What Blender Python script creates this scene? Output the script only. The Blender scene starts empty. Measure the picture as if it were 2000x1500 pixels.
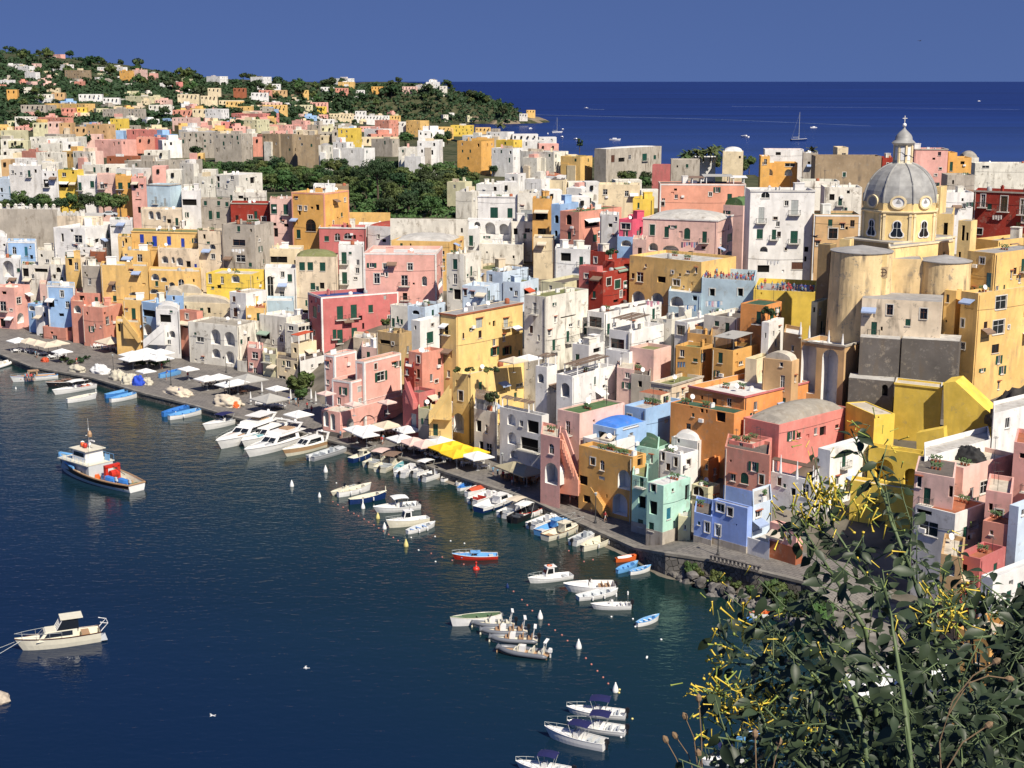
import bpy, bmesh, math, random
from math import sin, cos, pi, radians, sqrt, atan, tan
from mathutils import Vector, Matrix, noise
# ---------------- camera, sky, sun, exposure ----------------
H = 65.0; F = 2800.0; P = radians(11.96); cP = cos(P); sP = sin(P)
SC = bpy.context.scene; COL = SC.collection
cam = bpy.data.objects.new("camera", bpy.data.cameras.new("camera"))
COL.objects.link(cam); SC.camera = cam
cam.location = (0, 0, H); cam.rotation_euler = (pi/2 - P, 0, 0)
cam.data.sensor_width = 36; cam.data.lens = 36*F/2000
cam.data.clip_start = 0.2; cam.data.clip_end = 90000
SUN_EL = radians(47); SUN_AZ = math.atan2(0.55, -0.835)   # horizontal direction towards the sun (x, y)
sd = Vector((0.55, -0.835, 0)).normalized()*cos(SUN_EL) + Vector((0, 0, sin(SUN_EL)))
sun = bpy.data.objects.new("sun", bpy.data.lights.new("sun", 'SUN'))
COL.objects.link(sun); sun.data.energy = 4.7; sun.data.angle = radians(0.5)
sun.data.color = (1.0, 0.92, 0.79)
sun.rotation_euler = sd.to_track_quat('Z', 'Y').to_euler(); sun.location = (0, 0, 200)
W = bpy.data.worlds.new("World"); SC.world = W; W.use_nodes = True
nt = W.node_tree; nt.nodes.clear()
sky = nt.nodes.new('ShaderNodeTexSky'); sky.sky_type = 'NISHITA'; sky.sun_disc = False
sky.sun_elevation = SUN_EL; sky.sun_rotation = math.atan2(sd.x, sd.y)
sky.altitude = 0; sky.air_density = 1.0; sky.dust_density = 0.1; sky.ozone_density = 4.0
tc = nt.nodes.new('ShaderNodeTexCoord'); vm = nt.nodes.new('ShaderNodeVectorMath'); vm.operation = 'MULTIPLY_ADD'
vm.inputs[1].default_value = (1, 1, 0.75); vm.inputs[2].default_value = (0, 0, 0.42)
nt.links.new(tc.outputs['Generated'], vm.inputs[0]); nt.links.new(vm.outputs[0], sky.inputs[0])
bg = nt.nodes.new('ShaderNodeBackground'); bg.inputs[1].default_value = 0.13
tint = nt.nodes.new('ShaderNodeMix'); tint.data_type = 'RGBA'; tint.blend_type = 'MULTIPLY'
tint.inputs[0].default_value = 1.0; tint.inputs[7].default_value = (0.47, 0.455, 0.60, 1)
out = nt.nodes.new('ShaderNodeOutputWorld')
nt.links.new(sky.outputs[0], tint.inputs[6]); nt.links.new(tint.outputs[2], bg.inputs[0])
nt.links.new(bg.outputs[0], out.inputs[0])
SC.view_settings.view_transform = 'Standard'; SC.view_settings.look = 'None'
SC.view_settings.exposure = 0.42; SC.view_settings.gamma = 1.0
SC.cycles.max_bounces = 5; SC.cycles.diffuse_bounces = 2; SC.cycles.glossy_bounces = 2
SC.cycles.transparent_max_bounces = 6; SC.cycles.caustics_reflective = False
# ---------------- helpers ----------------
RND = random.Random(7)
def ray(u, v):
    a = (u-1000)/F; b = (750-v)/F
    return Vector((a, cP+b*sP, -sP+b*cP))
def at_z(u, v, z):
    r = ray(u, v); return Vector((0, 0, H)) + r*((z-H)/r.z)
def at_y(u, v, Y):
    r = ray(u, v); return Vector((0, 0, H)) + r*(Y/r.y)
def interp(x, pts):
    if x <= pts[0][0]: return pts[0][1]
    for (a, b), (c, d) in zip(pts, pts[1:]):
        if x <= c: return b + (d-b)*(x-a)/(c-a)
    return pts[-1][1]
# ---- quay line (pixels on the quay edge, z 1.4) ----
QZ = 1.4
QPX = [(-500, 610), (0, 692), (60, 716), (180, 738), (280, 768), (380, 792), (440, 810), (540, 836), (600, 848), (650, 862), (692, 872), (795, 897),
       (925, 940), (1037, 976), (1137, 1024), (1240, 1070), (1300, 1080), (1387, 1093), (1495, 1118), (1570, 1136), (1640, 1190), (1690, 1260), (1740, 1360), (1790, 1560)]
def qzu(u): return interp(u, [(1240, 1.4), (1300, 3.2), (1570, 3.2), (1640, 1.4)])
Q = [at_z(u, v, qzu(u)) for u, v in QPX]
Q = [(p.x, p.y) for p in Q]
def sdist(x, y):
    best = 1e9; sg = 1
    for (ax, ay), (bx, by) in zip(Q, Q[1:]):
        dx, dy = bx-ax, by-ay; l2 = dx*dx+dy*dy
        t = max(0, min(1, ((x-ax)*dx+(y-ay)*dy)/l2))
        px, py = ax+dx*t-x, ay+dy*t-y; d = px*px+py*py
        if d < best:
            best = d; sg = 1 if (-dy*(x-ax)+dx*(y-ay)) > 0 else -1
    return sg*sqrt(best)
def qh(x, y): return 1.4 if (x < 17 or y < 165) else interp(x, [(17, 1.4), (21, 3.2)])
def flatw(x): return interp(x, [(-52, 29), (-34, 8.5), (20, 8.5), (34, 6)])
def sstep(a, b, x):
    t = max(0, min(1, (x-a)/(b-a))); return t*t*(3-2*t)
SKY = [(-800, 70), (0, 100), (60, 104), (130, 112), (250, 128), (330, 140), (400, 152), (450, 156), (520, 160), (600, 165), (700, 166), (770, 164), (860, 166),
       (890, 180), (950, 190), (1000, 208), (1012, 222), (1030, 232)]
def ang(v): return P - atan((750-v)/F)
def zfar(u, y):
    zr = H - 2400*tan(ang(interp(u, SKY)))
    k = sstep(500, 760, u)
    a = 1050+(2180-1050)*k; b = 2350+(2330-2350)*k
    t = sstep(a, b, y)
    base = 21*(1-k) + 8*k*1.0
    z = base + (zr-base)*t
    if u > 640: z = min(z, 21) if y < 2150 else z
    return z
def coast_u(y):   # east coast of the town, as a bearing: beyond it is the open sea
    return interp(y, [(520, 3000), (600, 2200), (700, 1500), (900, 1180), (1100, 1010), (1500, 960), (2100, 930), (2200, 940), (2230, 1040), (2330, 1078), (2380, 1060), (2450, 1000), (2700, 800)])
def refz(x, y, off=True):
    u = 1000 + F*x/max(y/cP*0.985, 1)
    if y > 600:
        z = 25.0 if off else 21.0
        if y > 1000: z = z + (zfar(u, y)-z)*sstep(1000, 1250, y)
        return z
    sp = sdist(x, y)-flatw(x)
    if off:
        return max(qh(x, y), interp(sp, [(0, 1.4), (6, 3), (12, 6.5), (30, 12), (50, 18), (90, 22), (170, 25)]))
    return interp(sp, [(-60, -8), (-30, -3), (-8, 0.2), (0, 0.9), (6, 1.2), (12, 3), (30, 7), (50, 12), (90, 17), (170, 21)])
def surf(u, v, off=True):
    lo = 110.0; y = lo
    while y < 2700:
        p = at_y(u, v, y)
        if p.z <= refz(p.x, p.y, off): break
        lo = y; y += 3 if y < 450 else 12
    hi = y
    for _ in range(12):
        m = (lo+hi)/2; p = at_y(u, v, m)
        if p.z <= refz(p.x, p.y, off): hi = m
        else: lo = m
    return hi
# ---- materials ----
MATS = {}
def newmat(name):
    m = bpy.data.materials.new(name); m.use_nodes = True
    n = m.node_tree; b = n.nodes['Principled BSDF']; return m, n, b
def N(n, t, **kw):
    x = n.nodes.new(t)
    for k, v in kw.items(): setattr(x, k, v)
    return x
def plain(name, col, rough=0.6, metal=0.0, spec=0.5, var=0.12, scale=2.0):
    if name in MATS: return MATS[name]
    m, n, b = newmat(name)
    g = N(n, 'ShaderNodeNewGeometry'); t = N(n, 'ShaderNodeTexNoise'); t.inputs['Scale'].default_value = scale; t.inputs['Detail'].default_value = 5
    n.links.new(g.outputs['Position'], t.inputs['Vector'])
    r = N(n, 'ShaderNodeMapRange'); r.inputs[1].default_value = .3; r.inputs[2].default_value = .7
    r.inputs[3].default_value = 1-var; r.inputs[4].default_value = 1+var
    n.links.new(t.outputs[0], r.inputs[0])
    mx = N(n, 'ShaderNodeVectorMath', operation='SCALE'); mx.inputs[0].default_value = col
    n.links.new(r.outputs[0], mx.inputs['Scale']); n.links.new(mx.outputs[0], b.inputs['Base Color'])
    b.inputs['Roughness'].default_value = rough; b.inputs['Metallic'].default_value = metal
    b.inputs['Specular IOR Level'].default_value = spec
    MATS[name] = m; return m
def plaster(key, col, wear=0.35, stain=(0.16, 0.13, 0.10), bump=0.25, coarse=0.22):
    nm = 'plaster_'+key
    if nm in MATS: return MATS[nm]
    m, n, b = newmat(nm); L = n.links.new
    g = N(n, 'ShaderNodeNewGeometry')
    t1 = N(n, 'ShaderNodeTexNoise'); t1.inputs['Scale'].default_value = coarse; t1.inputs['Detail'].default_value = 6; t1.inputs['Roughness'].default_value = .65
    t2 = N(n, 'ShaderNodeTexNoise'); t2.inputs['Scale'].default_value = 1.0; t2.inputs['Detail'].default_value = 8; t2.inputs['Roughness'].default_value = .7
    mp = N(n, 'ShaderNodeVectorMath', operation='MULTIPLY'); mp.inputs[1].default_value = (.8, .8, 0.16)
    t3 = N(n, 'ShaderNodeTexNoise'); t3.inputs['Scale'].default_value = 1.0; t3.inputs['Detail'].default_value = 5
    L(g.outputs['Position'], t1.inputs[0]); L(g.outputs['Position'], t2.inputs[0])
    L(g.outputs['Position'], mp.inputs[0]); L(mp.outputs[0], t3.inputs[0])
    def mr(src, a, c, d, e):
        r = N(n, 'ShaderNodeMapRange'); r.inputs[1].default_value = a; r.inputs[2].default_value = c
        r.inputs[3].default_value = d; r.inputs[4].default_value = e; L(src, r.inputs[0]); return r.outputs[0]
    s = N(n, 'ShaderNodeVectorMath', operation='SCALE'); s.inputs[0].default_value = col
    L(mr(t1.outputs[0], .3, .7, .74, 1.16), s.inputs['Scale'])
    # pale faded patches
    mf = N(n, 'ShaderNodeMix', data_type='RGBA'); mf.inputs[7].default_value = (min(1, col[0]*.7+.26), min(1, col[1]*.7+.24), min(1, col[2]*.7+.2), 1)
    L(mr(t2.outputs[0], .56, .72, 0, .25+wear*.45), mf.inputs[0]); L(s.outputs[0], mf.inputs[6])
    # dirty streaks and stains
    md = N(n, 'ShaderNodeMix', data_type='RGBA'); md.inputs[7].default_value = (*stain, 1)
    mul = N(n, 'ShaderNodeMath', operation='MULTIPLY')
    L(mr(t3.outputs[0], .51, .68, 0, 1), mul.inputs[0]); L(mr(t1.outputs[0], .40, .62, .04, wear*1.15), mul.inputs[1])
    L(mul.outputs[0], md.inputs[0]); L(mf.outputs[2], md.inputs[6]); L(md.outputs[2], b.inputs['Base Color'])
    t4 = N(n, 'ShaderNodeTexNoise'); t4.inputs['Scale'].default_value = .55; t4.inputs['Detail'].default_value = 9; t4.inputs['Roughness'].default_value = .75; L(g.outputs['Position'], t4.inputs[0])
    mp2 = N(n, 'ShaderNodeMix', data_type='RGBA'); mp2.inputs[7].default_value = (.30, .26, .20, 1); L(mr(t4.outputs[0], .575, .63, 0, .12+wear*.8), mp2.inputs[0]); L(md.outputs[2], mp2.inputs[6]); L(mp2.outputs[2], b.inputs['Base Color'])
    b.inputs['Roughness'].default_value = .9; b.inputs['Specular IOR Level'].default_value = .15
    bp = N(n, 'ShaderNodeBump'); bp.inputs['Strength'].default_value = bump; bp.inputs['Distance'].default_value = .08
    L(t2.outputs[0], bp.inputs['Height']); L(bp.outputs[0], b.inputs['Normal'])
    MATS[nm] = m; return m
PAL = {'W': ((.82, .80, .76), .3), 'w': ((.77, .73, .63), .8), 'g': ((.72, .70, .66), .45), 'c': ((.78, .65, .43), .4), 'y': ((.80, .52, .19), .4), 'Y': ((.82, .58, .10), .25),
       'o': ((.76, .42, .12), .3), 'O': ((.74, .31, .10), .3), 'm': ((.68, .38, .12), .3), 'p': ((.78, .52, .44), .35), 'P': ((.80, .43, .36), .25), 's': ((.68, .30, .22), .4),
       'r': ((.55, .17, .16), .3), 'R': ((.34, .045, .03), .25), 'b': ((.33, .50, .74), .15), 'B': ((.30, .42, .78), .2), 't': ((.46, .72, .58), .25), 'G': ((.46, .41, .34), .9),
       'T': ((.36, .27, .17), .8), 'l': ((.50, .63, .70), .25), 'M': ((.72, .11, .18), .1), 'C': ((.76, .36, .25), .15), 'a': ((.62, .40, .20), .2), 'D': ((.15, .135, .12), .9),
       'q': ((.84, .60, .24), .35), 'h': ((.72, .26, .22), .4), 'u': ((.60, .70, .80), .25), 'x': ((.50, .35, .17), .8), 'n': ((.36, .12, .06), .4), 'e': ((.66, .62, .40), .3), 'k': ((.76, .63, .46), .8)}
WORD = {'W': 'white', 'w': 'weathered off-white', 'g': 'pale grey', 'c': 'cream', 'y': 'yellow', 'Y': 'bright yellow', 'o': 'orange', 'O': 'deep orange', 'm': 'mustard', 'p': 'pale pink',
        'P': 'pink', 's': 'brick pink', 'r': 'raspberry red', 'R': 'dark red', 'b': 'sky blue', 'B': 'periwinkle blue', 't': 'mint green', 'G': 'stained grey', 'T': 'brown tuff', 'l': 'light blue',
        'M': 'magenta', 'C': 'coral', 'a': 'tan', 'D': 'dark stone', 'q': 'ochre cream', 'h': 'hot pink', 'u': 'pale blue', 'x': 'stained ochre', 'n': 'brown', 'e': 'pale yellow', 'k': 'blotched beige'}
def pm(k): c, w = PAL[k]; return plaster(k, c, w)
ROOF = {'g': ((.33, .32, .31), .4), 'l': ((.50, .48, .44), .6), 'w': ((.66, .65, .62), .3), 'G': ((.09, .16, .065), .3), 'd': ((.055, .11, .07), .2), 'o': ((.20, .21, .09), .5), 't': ((.36, .13, .07), .4),
        'b': ((.06, .20, .62), .1), 'n': ((.14, .12, .105), .5), 's': ((.34, .31, .26), .8), 'B': ((.04, .07, .22), .2), 'c': ((.56, .50, .40), .5), 'r': ((.36, .07, .05), .4)}
def rm(k): c, w = ROOF[k]; return plaster('roof_'+k, c, w, coarse=.4)
GREEN = plain('shutter_green', (.012, .07, .045), .5); BLUE = plain('shutter_blue', (.02, .06, .42), .5); BROWN = plain('wood_brown', (.11, .045, .025), .6)
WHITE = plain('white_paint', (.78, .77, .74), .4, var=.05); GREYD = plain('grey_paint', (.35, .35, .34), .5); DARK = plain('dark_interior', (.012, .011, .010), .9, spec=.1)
STONE = plain('trim_stone', (.62, .59, .52), .8); IRON = plain('iron', (.05, .05, .05), .5); GLASSM, _n, _b = newmat('window_glass')
_b.inputs['Base Color'].default_value = (.012, .015, .018, 1); _b.inputs['Roughness'].default_value = .08; _b.inputs['Specular IOR Level'].default_value = .6
TILE = plain('terracotta', (.33, .10, .045), .8, var=.3); TEAL = plain('shutter_teal', (.03, .16, .22), .5); PALE = plain('shutter_grey', (.42, .44, .42), .5)
MESHC = {}
class MB:
    def __init__(s): s.v = []; s.f = []; s.m = []; s.sm = False
    def quad(s, a, b, c, d, m=0): s.poly([a, b, c, d], m)
    def poly(s, pts, m=0):
        i = len(s.v); s.v += [tuple(p) for p in pts]; s.f.append(tuple(range(i, i+len(pts)))); s.m.append(m)
    def box(s, o, ex, ey, ez, m=0):      # o corner, three edge vectors
        o, ex, ey, ez = map(Vector, (o, ex, ey, ez)); i = len(s.v)
        s.v += [tuple(o+ex*a+ey*b+ez*c) for a, b, c in ((0,0,0),(1,0,0),(1,1,0),(0,1,0),(0,0,1),(1,0,1),(1,1,1),(0,1,1))]
        fl = [(0,3,2,1),(4,5,6,7),(0,1,5,4),(1,2,6,5),(2,3,7,6),(3,0,4,7)]
        if ex.cross(ey).dot(ez) < 0: fl = [tuple(reversed(q)) for q in fl]
        s.f += [tuple(i+k for k in q) for q in fl]; s.m += [m]*6
    def cbox(s, c, d, rz=0, m=0):        # centre-bottom, size, yaw
        a = Vector((cos(rz), sin(rz), 0)); b = Vector((-sin(rz), cos(rz), 0))
        s.box(Vector(c)-a*d[0]/2-b*d[1]/2, a*d[0], b*d[1], (0, 0, d[2]), m)
    def tube(s, pts, r, n=6, m=0, cap=True):
        pts = [Vector(p) for p in pts]; i0 = len(s.v); rs = r if isinstance(r, (list, tuple)) else [r]*len(pts)
        for k, p in enumerate(pts):
            d = (pts[min(k+1, len(pts)-1)]-pts[max(k-1, 0)])
            d = d.normalized() if d.length > 1e-9 else Vector((0, 0, 1))
            up = Vector((0, 0, 1)) if abs(d.z) < .9 else Vector((1, 0, 0))
            e1 = d.cross(up).normalized(); e2 = e1.cross(d)
            s.v += [tuple(p+(e1*cos(2*pi*j/n)+e2*sin(2*pi*j/n))*rs[k]) for j in range(n)]
        for k in range(len(pts)-1):
            for j in range(n):
                a = i0+k*n+j; b = i0+k*n+(j+1) % n; s.f.append((a, a+n, b+n, b)); s.m.append(m)
        if cap:
            s.f.append(tuple(i0+j for j in range(n))); s.m.append(m)
            s.f.append(tuple(i0+(len(pts)-1)*n+j for j in reversed(range(n)))); s.m.append(m)
    def lathe(s, c, prof, n=16, m=0, a0=0, a1=2*pi, rot=0):   # prof [(r,z)]
        i0 = len(s.v); full = abs(a1-a0-2*pi) < 1e-6; k = n if full else n+1
        for r, z in prof:
            for j in range(k):
                a = a0+(a1-a0)*j/n+rot; s.v.append((c[0]+r*cos(a), c[1]+r*sin(a), c[2]+z))
        for q in range(len(prof)-1):
            for j in range(n):
                j2 = (j+1) % k; a = i0+q*k
                s.f.append((a+j, a+j2, a+k+j2, a+k+j)); s.m.append(m)
    def build(s, name, mats, parent=None, off=None, smooth=False, loc=None, rz=0):
        if not s.v: return None
        if off is not None:
            ox, oy, oz = off; s.v = [(x-ox, y-oy, z-oz) for x, y, z in s.v]
        me = bpy.data.meshes.new(name); me.from_pydata(s.v, [], s.f)
        if not isinstance(mats, (list, tuple)): mats = [mats]
        for mt in mats: me.materials.append(mt)
        me.polygons.foreach_set('material_index', [min(x, len(mats)-1) for x in s.m])
        if smooth or s.sm: me.polygons.foreach_set('use_smooth', [True]*len(me.polygons))
        me.update()
        o = bpy.data.objects.new(name, me); COL.objects.link(o)
        if parent is not None: o.parent = parent
        if loc is not None: o.location = loc
        if rz: o.rotation_euler = (0, 0, rz)
        return o
LABELS = {}
def tag(o, label=None, cat=None, group=None, kind=None):
    if label:
        o['label'] = label; LABELS[label] = LABELS.get(label, 0)+1
    if cat: o['category'] = cat
    if group: o['group'] = group
    if kind: o['kind'] = kind
    return o
def empty(name, loc, rz=0, label=None, cat=None, group=None):
    o = bpy.data.objects.new(name, None); COL.objects.link(o); o.location = loc; o.rotation_euler = (0, 0, rz)
    o.empty_display_size = .5
    tag(o, label, cat, group); return o
def copy_tree(o, parent=None):
    c = o.copy(); COL.objects.link(c); c.parent = parent
    for ch in o.children: copy_tree(ch, c)
    return c
# ---------------- house builder ----------------
Zv = Vector((0, 0, 1))
class Face:
    """a vertical wall plane: origin corner (x,y), direction d (unit, horizontal), outward normal n"""
    def __init__(s, o, d, n, w, zb, zt): s.o = Vector((o.x, o.y, 0)); s.d = d; s.n = n; s.w = w; s.zb = zb; s.zt = zt
    def hit(s, u, v):
        r = ray(u, v); c = Vector((0, 0, H)); t = (s.o-c).dot(s.n)/r.dot(s.n); p = c+r*t
        return (p-s.o).dot(s.d), p.z
    def pt(s, t, z, out=0.0): return s.o+s.d*t+s.n*out+Zv*z
def rect(face, u, v, w, h):
    a = face.hit(u-w/2, v)[0]; b = face.hit(u+w/2, v)[0]; x0, x1 = min(a, b), max(a, b)
    z0 = face.hit(u, v+h/2)[1]; z1 = face.hit(u, v-h/2)[1]
    return x0, x1, z0, z1
NAR = 8
def wall_holes(mb, f, holes, m=0):
    """wall quads round the holes; each hole gets its reveal and back. holes (x0,x1,z0,z1,depth,arch,backmat)"""
    hs = []
    for h in sorted(holes, key=lambda h: -(h[1]-h[0])*(h[3]-h[2])):
        x0, x1, z0, z1 = max(h[0], .08), min(h[1], f.w-.08), max(h[2], f.zb+.05), min(h[3], f.zt-.12)
        if x1-x0 < .15 or z1-z0 < .15: hs and None; h[7]['ok'] = False; continue
        if any(x0 < q[1]+.04 and x1 > q[0]-.04 and z0 < q[3]+.04 and z1 > q[2]-.04 for q in hs): h[7]['ok'] = False; continue
        hs.append((x0, x1, z0, z1, h[4], h[5], h[6])); h[7]['ok'] = True; h[7]['r'] = (x0, x1, z0, z1)
    xs = sorted({0, f.w, *[q[0] for q in hs], *[q[1] for q in hs]}); zs = sorted({f.zb, f.zt, *[q[2] for q in hs], *[q[3] for q in hs]})
    for j in range(len(zs)-1):
        run = None
        for i in range(len(xs)-1):
            cx, cz = (xs[i]+xs[i+1])/2, (zs[j]+zs[j+1])/2
            inside = any(q[0] < cx < q[1] and q[2] < cz < q[3] for q in hs)
            if not inside and run is None: run = xs[i]
            if (inside or i == len(xs)-2) and run is not None:
                e = xs[i] if inside else xs[i+1]
                mb.quad(f.pt(run, zs[j]), f.pt(e, zs[j]), f.pt(e, zs[j+1]), f.pt(run, zs[j+1]), m); run = None
    for x0, x1, z0, z1, dep, arch, bm in hs:
        w = x1-x0; rh = min(w/2, (z1-z0)*.6) if arch else 0
        prof = [(x0, z0), (x0, z1-rh)]
        if arch:
            xc = (x0+x1)/2
            arc = [(xc-w/2*cos(pi*k/NAR), z1-rh+rh*sin(pi*k/NAR)) for k in range(NAR+1)]
            for (ax, az), (bx, bz) in zip(arc, arc[1:]):
                pts = [f.pt(ax, az), f.pt(bx, bz), f.pt(bx, z1), f.pt(ax, z1)]
                if z1-az < 1e-4: pts.pop()
                elif z1-bz < 1e-4: pts.pop(2)
                mb.poly(pts, m)
            prof += arc[1:-1]
        prof += [(x1, z1-rh), (x1, z0)]
        for (ax, az), (bx, bz) in zip(prof, prof[1:]+prof[:1]):
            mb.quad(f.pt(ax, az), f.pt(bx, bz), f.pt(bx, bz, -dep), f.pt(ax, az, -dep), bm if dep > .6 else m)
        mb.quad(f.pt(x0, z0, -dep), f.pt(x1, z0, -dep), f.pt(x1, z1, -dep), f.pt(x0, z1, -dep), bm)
def fbox(mb, f, x0, x1, z0, z1, o0, o1, m=0):
    mb.box(f.pt(x0, z0, o0), f.d*(x1-x0), f.n*(o1-o0), Zv*(z1-z0), m)
def railing(mb, f, x0, x1, z, o0, o1, h=.95, m=0, step=.28):
    cs = [f.pt(x0, z, o0), f.pt(x0, z, o1), f.pt(x1, z, o1), f.pt(x1, z, o0)]
    for a, b in zip(cs, cs[1:]):
        mb.tube([a+Zv*h, b+Zv*h], .03, 4, m); mb.tube([a+Zv*.08, b+Zv*.08], .02, 4, m)
        L = (b-a).length; k = max(1, int(L/step))
        for i in range(k+1):
            p = a+(b-a)*i/k; mb.box(p-Vector((.012, .012, 0)), (.024, 0, 0), (0, .024, 0), (0, 0, h), m)
def window(f, spec, info, root, off, simple=False):
    x0, x1, z0, z1 = info['r']; k = spec[0]; fl = spec[1:]
    arch = 'A' in fl or k in 'a'
    if k in 'an': 
        if k == 'n' and not simple:
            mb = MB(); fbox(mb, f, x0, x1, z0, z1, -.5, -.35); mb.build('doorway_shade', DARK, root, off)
    else:
        name = 'door' if (z1-z0) > 1.9 and (x1-x0) < 2.2 else 'window'
        mb = MB(); t = .07
        frm = {'d': BROWN if RND.random() < .3 else WHITE, 'w': WHITE, 'g': GREEN, 'b': BLUE, 'r': BROWN, 'k': PALE, 's': WHITE, 't': TEAL}.get(k, WHITE)
        if k in 'gbrkt':      # closed louvred shutters in two leaves
            xm = (x0+x1)/2
            for a, b in ((x0+.02, xm-.015), (xm+.015, x1-.02)):
                fbox(mb, f, a, b, z0+.02, z1-.02, -.14, -.08, 0)
                ns = min(14, int((z1-z0)/.16))
                for i in range(ns):
                    zz = z0+.1+(z1-z0-.2)*i/max(1, ns); fbox(mb, f, a+.05, b-.05, zz, zz+.05, -.08, -.055, 0)
            o = mb.build(name, [frm], root, off)
        else:
            fbox(mb, f, x0, x1, z0, z1, -.17, -.15, 1)
            for a, b, c, d in ((x0, x0+t, z0, z1), (x1-t, x1, z0, z1), (x0+t, x1-t, z0, z0+t), (x0+t, x1-t, z1-t, z1)): fbox(mb, f, a, b, c, d, -.15, -.08, 0)
            if x1-x0 > .7: fbox(mb, f, (x0+x1)/2-.03, (x0+x1)/2+.03, z0+t, z1-t, -.15, -.09, 0)
            if z1-z0 > 1.5: fbox(mb, f, x0+t, x1-t, z0+(z1-z0)*.62, z0+(z1-z0)*.62+.05, -.15, -.1, 0)
            o = mb.build(name, [frm, GLASSM], root, off)
            if k == 's' or 's' in fl:
                w = min((x1-x0)/2, .6)
                for a in (x0-w-.05, x1+.05):
                    sb = MB(); fbox(sb, f, a, a+w, z0, z1, .03, .08, 0)
                    sb.build('shutter', WHITE if k == 's' else GREEN, o)if False else sb.build('shutter', WHITE if 'l' in fl else GREEN, o, off)
        if not simple:
            if z0-f.zb > .6 and 'p' not in fl and k != 'k':
                sb = MB(); fbox(sb, f, x0-.08, x1+.08, z0-.09, z0, .003, .13); sb.build('sill', STONE, o, off)
            if 'h' in fl:
                sb = MB(); fbox(sb, f, x0-.2, x1+.2, z1+.08, z1+.18, .003, .32); sb.build('hood', TILE, o, off)
    if '*' in fl:
        mb = MB(); b = .17
        for a, c, d, e in ((x0-b, x0-.01, z0, z1+b), (x1+.01, x1+b, z0, z1+b), (x0-.01, x1+.01, z1+.01, z1+b)): fbox(mb, f, a, c, d, e, .002, .05)
        mb.build('surround', STONE, root, off)
    if 'p' in fl:
        mb = MB(); fbox(mb, f, x0-.5, x1+.5, z0-.16, z0-.02, .003, .85); bal = mb.build('balcony', STONE, root, off)
        rb = MB(); railing(rb, f, x0-.46, x1+.46, z0-.02, .05, .8); rb.build('railing', IRON, bal, off)
    if 'q' in fl:
        cl = {'q': WHITE}.get('q'); aw = {'1': CANV['white'], '2': CANV['beige'], '3': CANV['blue'], '4': CANV['red'], '5': CANV['brown'], '6': CANV['green']}
        mt = next((aw[c] for c in fl if c in aw), CANV['white'])
        mb = MB(); a, b = x0-.25, x1+.25; zt = z1+.15; dp = 1.3
        pts = [f.pt(a, zt, .03), f.pt(b, zt, .03), f.pt(b, zt-.55, dp), f.pt(a, zt-.55, dp)]
        mb.poly(pts); mb.poly([p-Zv*.05 for p in reversed(pts)]); mb.quad(pts[3], pts[2], pts[2]-Zv*.25, pts[3]-Zv*.25)
        mb.build('awning', mt, root, off)
CANV = {n: plain('canvas_'+n, c, .8, var=.06) for n, c in dict(white=(.72, .72, .70), beige=(.60, .52, .40), blue=(.30, .38, .55), red=(.50, .08, .03), brown=(.20, .13, .09), green=(.25, .34, .27),
        yellow=(.80, .50, .02), navy=(.008, .010, .075), olive=(.33, .29, .19), pink=(.66, .48, .42), grey=(.38, .37, .34), cover=(.50, .46, .36), royal=(.02, .07, .5), black=(.02, .02, .02), orange=(.7, .12, .02), sky=(.12, .33, .7)).items()}
HS = []; ZL = 'x'
def corner_t(C, d, z, u):
    k = (u-1000)/F
    return (k*(C.y*cP-(z-H)*sP)-C.x)/(d.x-k*d.y*cP)
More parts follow.
